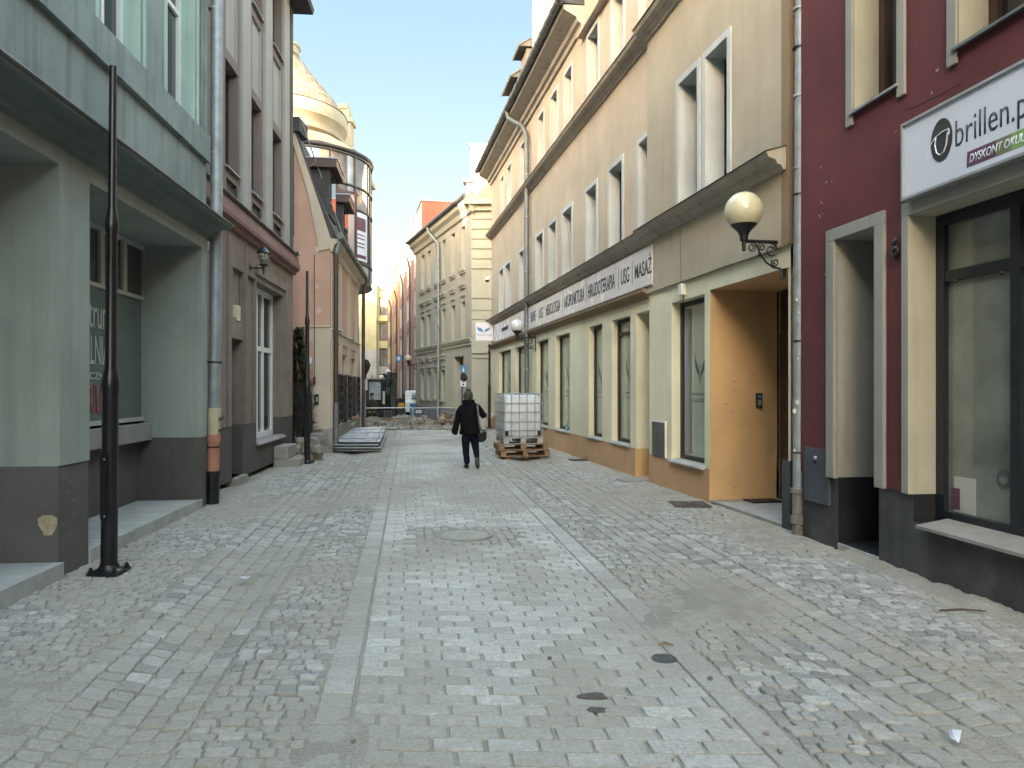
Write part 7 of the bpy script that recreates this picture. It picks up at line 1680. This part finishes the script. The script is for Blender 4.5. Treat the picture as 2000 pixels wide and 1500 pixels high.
# ================================================================== THINGS IN THE PAVING
def grate(p0, p1, y0, y1, z, name, label, n_=12, m=M_RUST):
    t = thing(name, label, 'drain grate', (p0, y0, 0)); mb = MB(m)
    for x in (p0, p1 - 0.03): mb.box(x, x + 0.03, y0, y1, z - 0.02, z)
    for y in (y0, y1 - 0.03): mb.box(p0 + 0.03, p1 - 0.03, y, y + 0.03, z - 0.02, z - 0.0005)
    mb.build('rim', t); mb = MB(m); k = 0
    for k in range(n_): x = p0 + 0.04 + (p1 - p0 - 0.09) * k / (n_ - 1); mb.box(x, x + 0.018, y0 + 0.03, y1 - 0.03, z - 0.02, z - 0.004)
    mb.build('bars', t); mb = MB(M_BLACKP); mb.box(p0, p1, y0, y1, z - 0.05, z - 0.022); mb.build('pit', t)
g1 = gp(1345, 985); grate(g1.x - 0.24, g1.x + 0.26, g1.y - 0.27, g1.y + 0.22, 0.012, 'drain_grate', 'square cast iron drain grate in front of the orange doorway', 13)
g1 = gp(1408, 985); grate(g1.x - 0.10, g1.x + 0.04, g1.y - 0.04, g1.y + 0.2, 0.014, 'drain_grate', 'narrow black drain grate right against the orange plinth corner', 3)
for u, v, w_, d_, lab, m_ in ((1236, 938, 0.5, 0.35, 'flat grey access cover in the setts below the last green niche', M_CONC), (1131, 899, 0.42, 0.35, 'dark flat metal plate lying near the pallets', M_RUST), (1490, 985, 0.45, 0.3, 'dark door mat in the orange doorway', M_BLACKP)):
    p = gp(u, v); mb = MB(m_); zz_ = 0.042 if u == 1490 else 0.004; mb.box(p.x - w_ / 2, p.x + w_ / 2, p.y - d_ / 2, p.y + d_ / 2, zz_ - 0.0, zz_ + 0.018, rz=ROT); tag(mb.build('door_mat' if u == 1490 else ('metal_plate' if u == 1131 else 'access_cover'), None, bevel=0.003), lab, 'mat' if u == 1490 else 'cover plate')
X_, Y_ = g2w(MH[0], MH[1])
t = thing('manhole_cover', 'round stone filled manhole cover in the middle of the paving', 'manhole cover', (X_, Y_, 0))
mb = MB(mat('stone_filled_lid', (0.33, 0.318, 0.28), rough=0.9, var=0.2, scale=9, bump=0.7, bscale=30, dirt=0.5, dirtcol=(0.27, 0.25, 0.2))); mb.lathe(X_, Y_, [(0.0, 0.004), (0.27, 0.006), (0.275, 0.0), (0.275, -0.02)], 40); mb.build('lid', t, smooth=30)
mb = MB(M_CONC); mb.lathe(X_, Y_, [(0.28, -0.02), (0.28, 0.007), (0.315, 0.007), (0.32, -0.02)], 40); mb.build('rim', t, smooth=30)
# dark stains and a mossy cover
p = gp(1297, 1287); mb = MB(mat('small_valve_cover', (0.07, 0.072, 0.07), rough=0.8, var=0.4, scale=40, bump=0.5)); mb.lathe(p.x, p.y, [(0, 0.006), (0.075, 0.006), (0.078, 0.0)], 24); tag(mb.build('valve_cover', None), 'small dark oval valve cover at the right edge of the brick band', 'cover')
M_STAIN = mat('damp_dirt', (0.085, 0.075, 0.062), rough=0.8, var=0.4, scale=30)
for (u, v, rx, ry, lab) in ((1160, 1360, 0.075, 0.035, 'dark damp dirt blob on the brick band, upper one'), (1168, 1388, 0.045, 0.03, 'dark damp dirt blob on the brick band, lower one')):
    p = gp(u, v); mb = MB(M_STAIN); n_ = 26; pts = [(p.x + rx * (1 + 0.25 * math.sin(3 * a + u) + random.uniform(-.12, .12)) * math.cos(a), p.y + ry * 1.4 * (1 + 0.2 * math.cos(2 * a) + random.uniform(-.1, .1)) * math.sin(a)) for a in [k * 2 * math.pi / n_ for k in range(n_)]]
    vs = [(x, y, 0.0035) for x, y in pts] + [(p.x, p.y, 0.006)]; mb.add(vs, [(k, (k + 1) % n_, n_) for k in range(n_)]); tag(mb.build('dirt_patch', None), lab, 'dirt')
# litter: pebbles, twigs, scraps
mb = MB(M_STONE)
for k in range(420):
    y = 3 + 24 * random.random() ** 1.6
    r_ = random.choice([0.004, 0.005, 0.007, 0.012])
    if random.random() < 0.55: pz = (4.37 - 0.141 * y - random.uniform(0.03, 0.45) if random.random() < 0.6 else -3.36 - 0.09 * y + random.uniform(0.05, 0.4))
    else: pz = random.uniform(-3.2, 3.2) + KST * y
    rock(mb, (pz, y, 0.004 + r_ * 0.5), r_, r_ * random.uniform(.6, 1), r_ * 0.6, random.uniform(0, 3), 0.25)
tag(mb.build('loose_grit'), 'loose grit and pebbles scattered over the setts', 'grit', kind='stuff')
for (u, v, ln_, lab) in ((1300, 1262, 0.10, 'short thin wood scrap on the right edge of the brick band'), (1880, 1196, 0.34, 'long dark twig by the granite plinth')):
    p = gp(u, v); mb = MB(M_WOOD if ln_ < 0.2 else M_BRPIPE); mb.tube([(p.x - ln_ / 2, p.y, 0.014), (p.x, p.y + 0.01, 0.02), (p.x + ln_ / 2, p.y - 0.01, 0.012)], [0.006, 0.008, 0.004], 6); tag(mb.build('wood_scrap' if ln_ < 0.2 else 'twig', None), lab, 'litter')
for (u, v, lab) in ((1275, 1041, 'crumpled white paper scrap in the right gutter'), (478, 1128, 'white paper scrap in the left gutter'), (1866, 1434, 'small white scrap at the bottom right')):
    p = gp(u, v); mb = MB(M_SIGNW); rock(mb, (p.x, p.y, 0.0), 0.035, 0.02, 0.008, 1.0, 0.4); tag(mb.build('paper_scrap', None), lab, 'litter')
# cement mound along the foot of the granite plinth
mb = MB(M_DUST); vs = []; n_ = 90; s_a, s_b = R0.sY(3.2), R0.sY(7.2)
for i in range(n_ + 1):
    s_ = s_a + (s_b - s_a) * i / n_; k = 0.6 + 0.4 * noise.noise(Vector((s_ * 3, 0, 0))) + 0.25 * noise.noise(Vector((s_ * 11, 3, 0)))
    for j, (d, z) in enumerate(((-0.01, 0.075), (0.04, 0.065), (0.09, 0.035), (0.15, 0.01), (0.20, -0.012))): vs.append(R0.P(s_, d * (0.7 + 0.6 * k), z * k + 0.008 * noise.noise(Vector((s_ * 25, d * 30, 1)))))
mb.add(vs, [(i * 5 + j, (i + 1) * 5 + j, (i + 1) * 5 + j + 1, i * 5 + j + 1) for i in range(n_) for j in range(4)]); tag(mb.build('dust_bank', smooth=80), None, None, kind='structure')
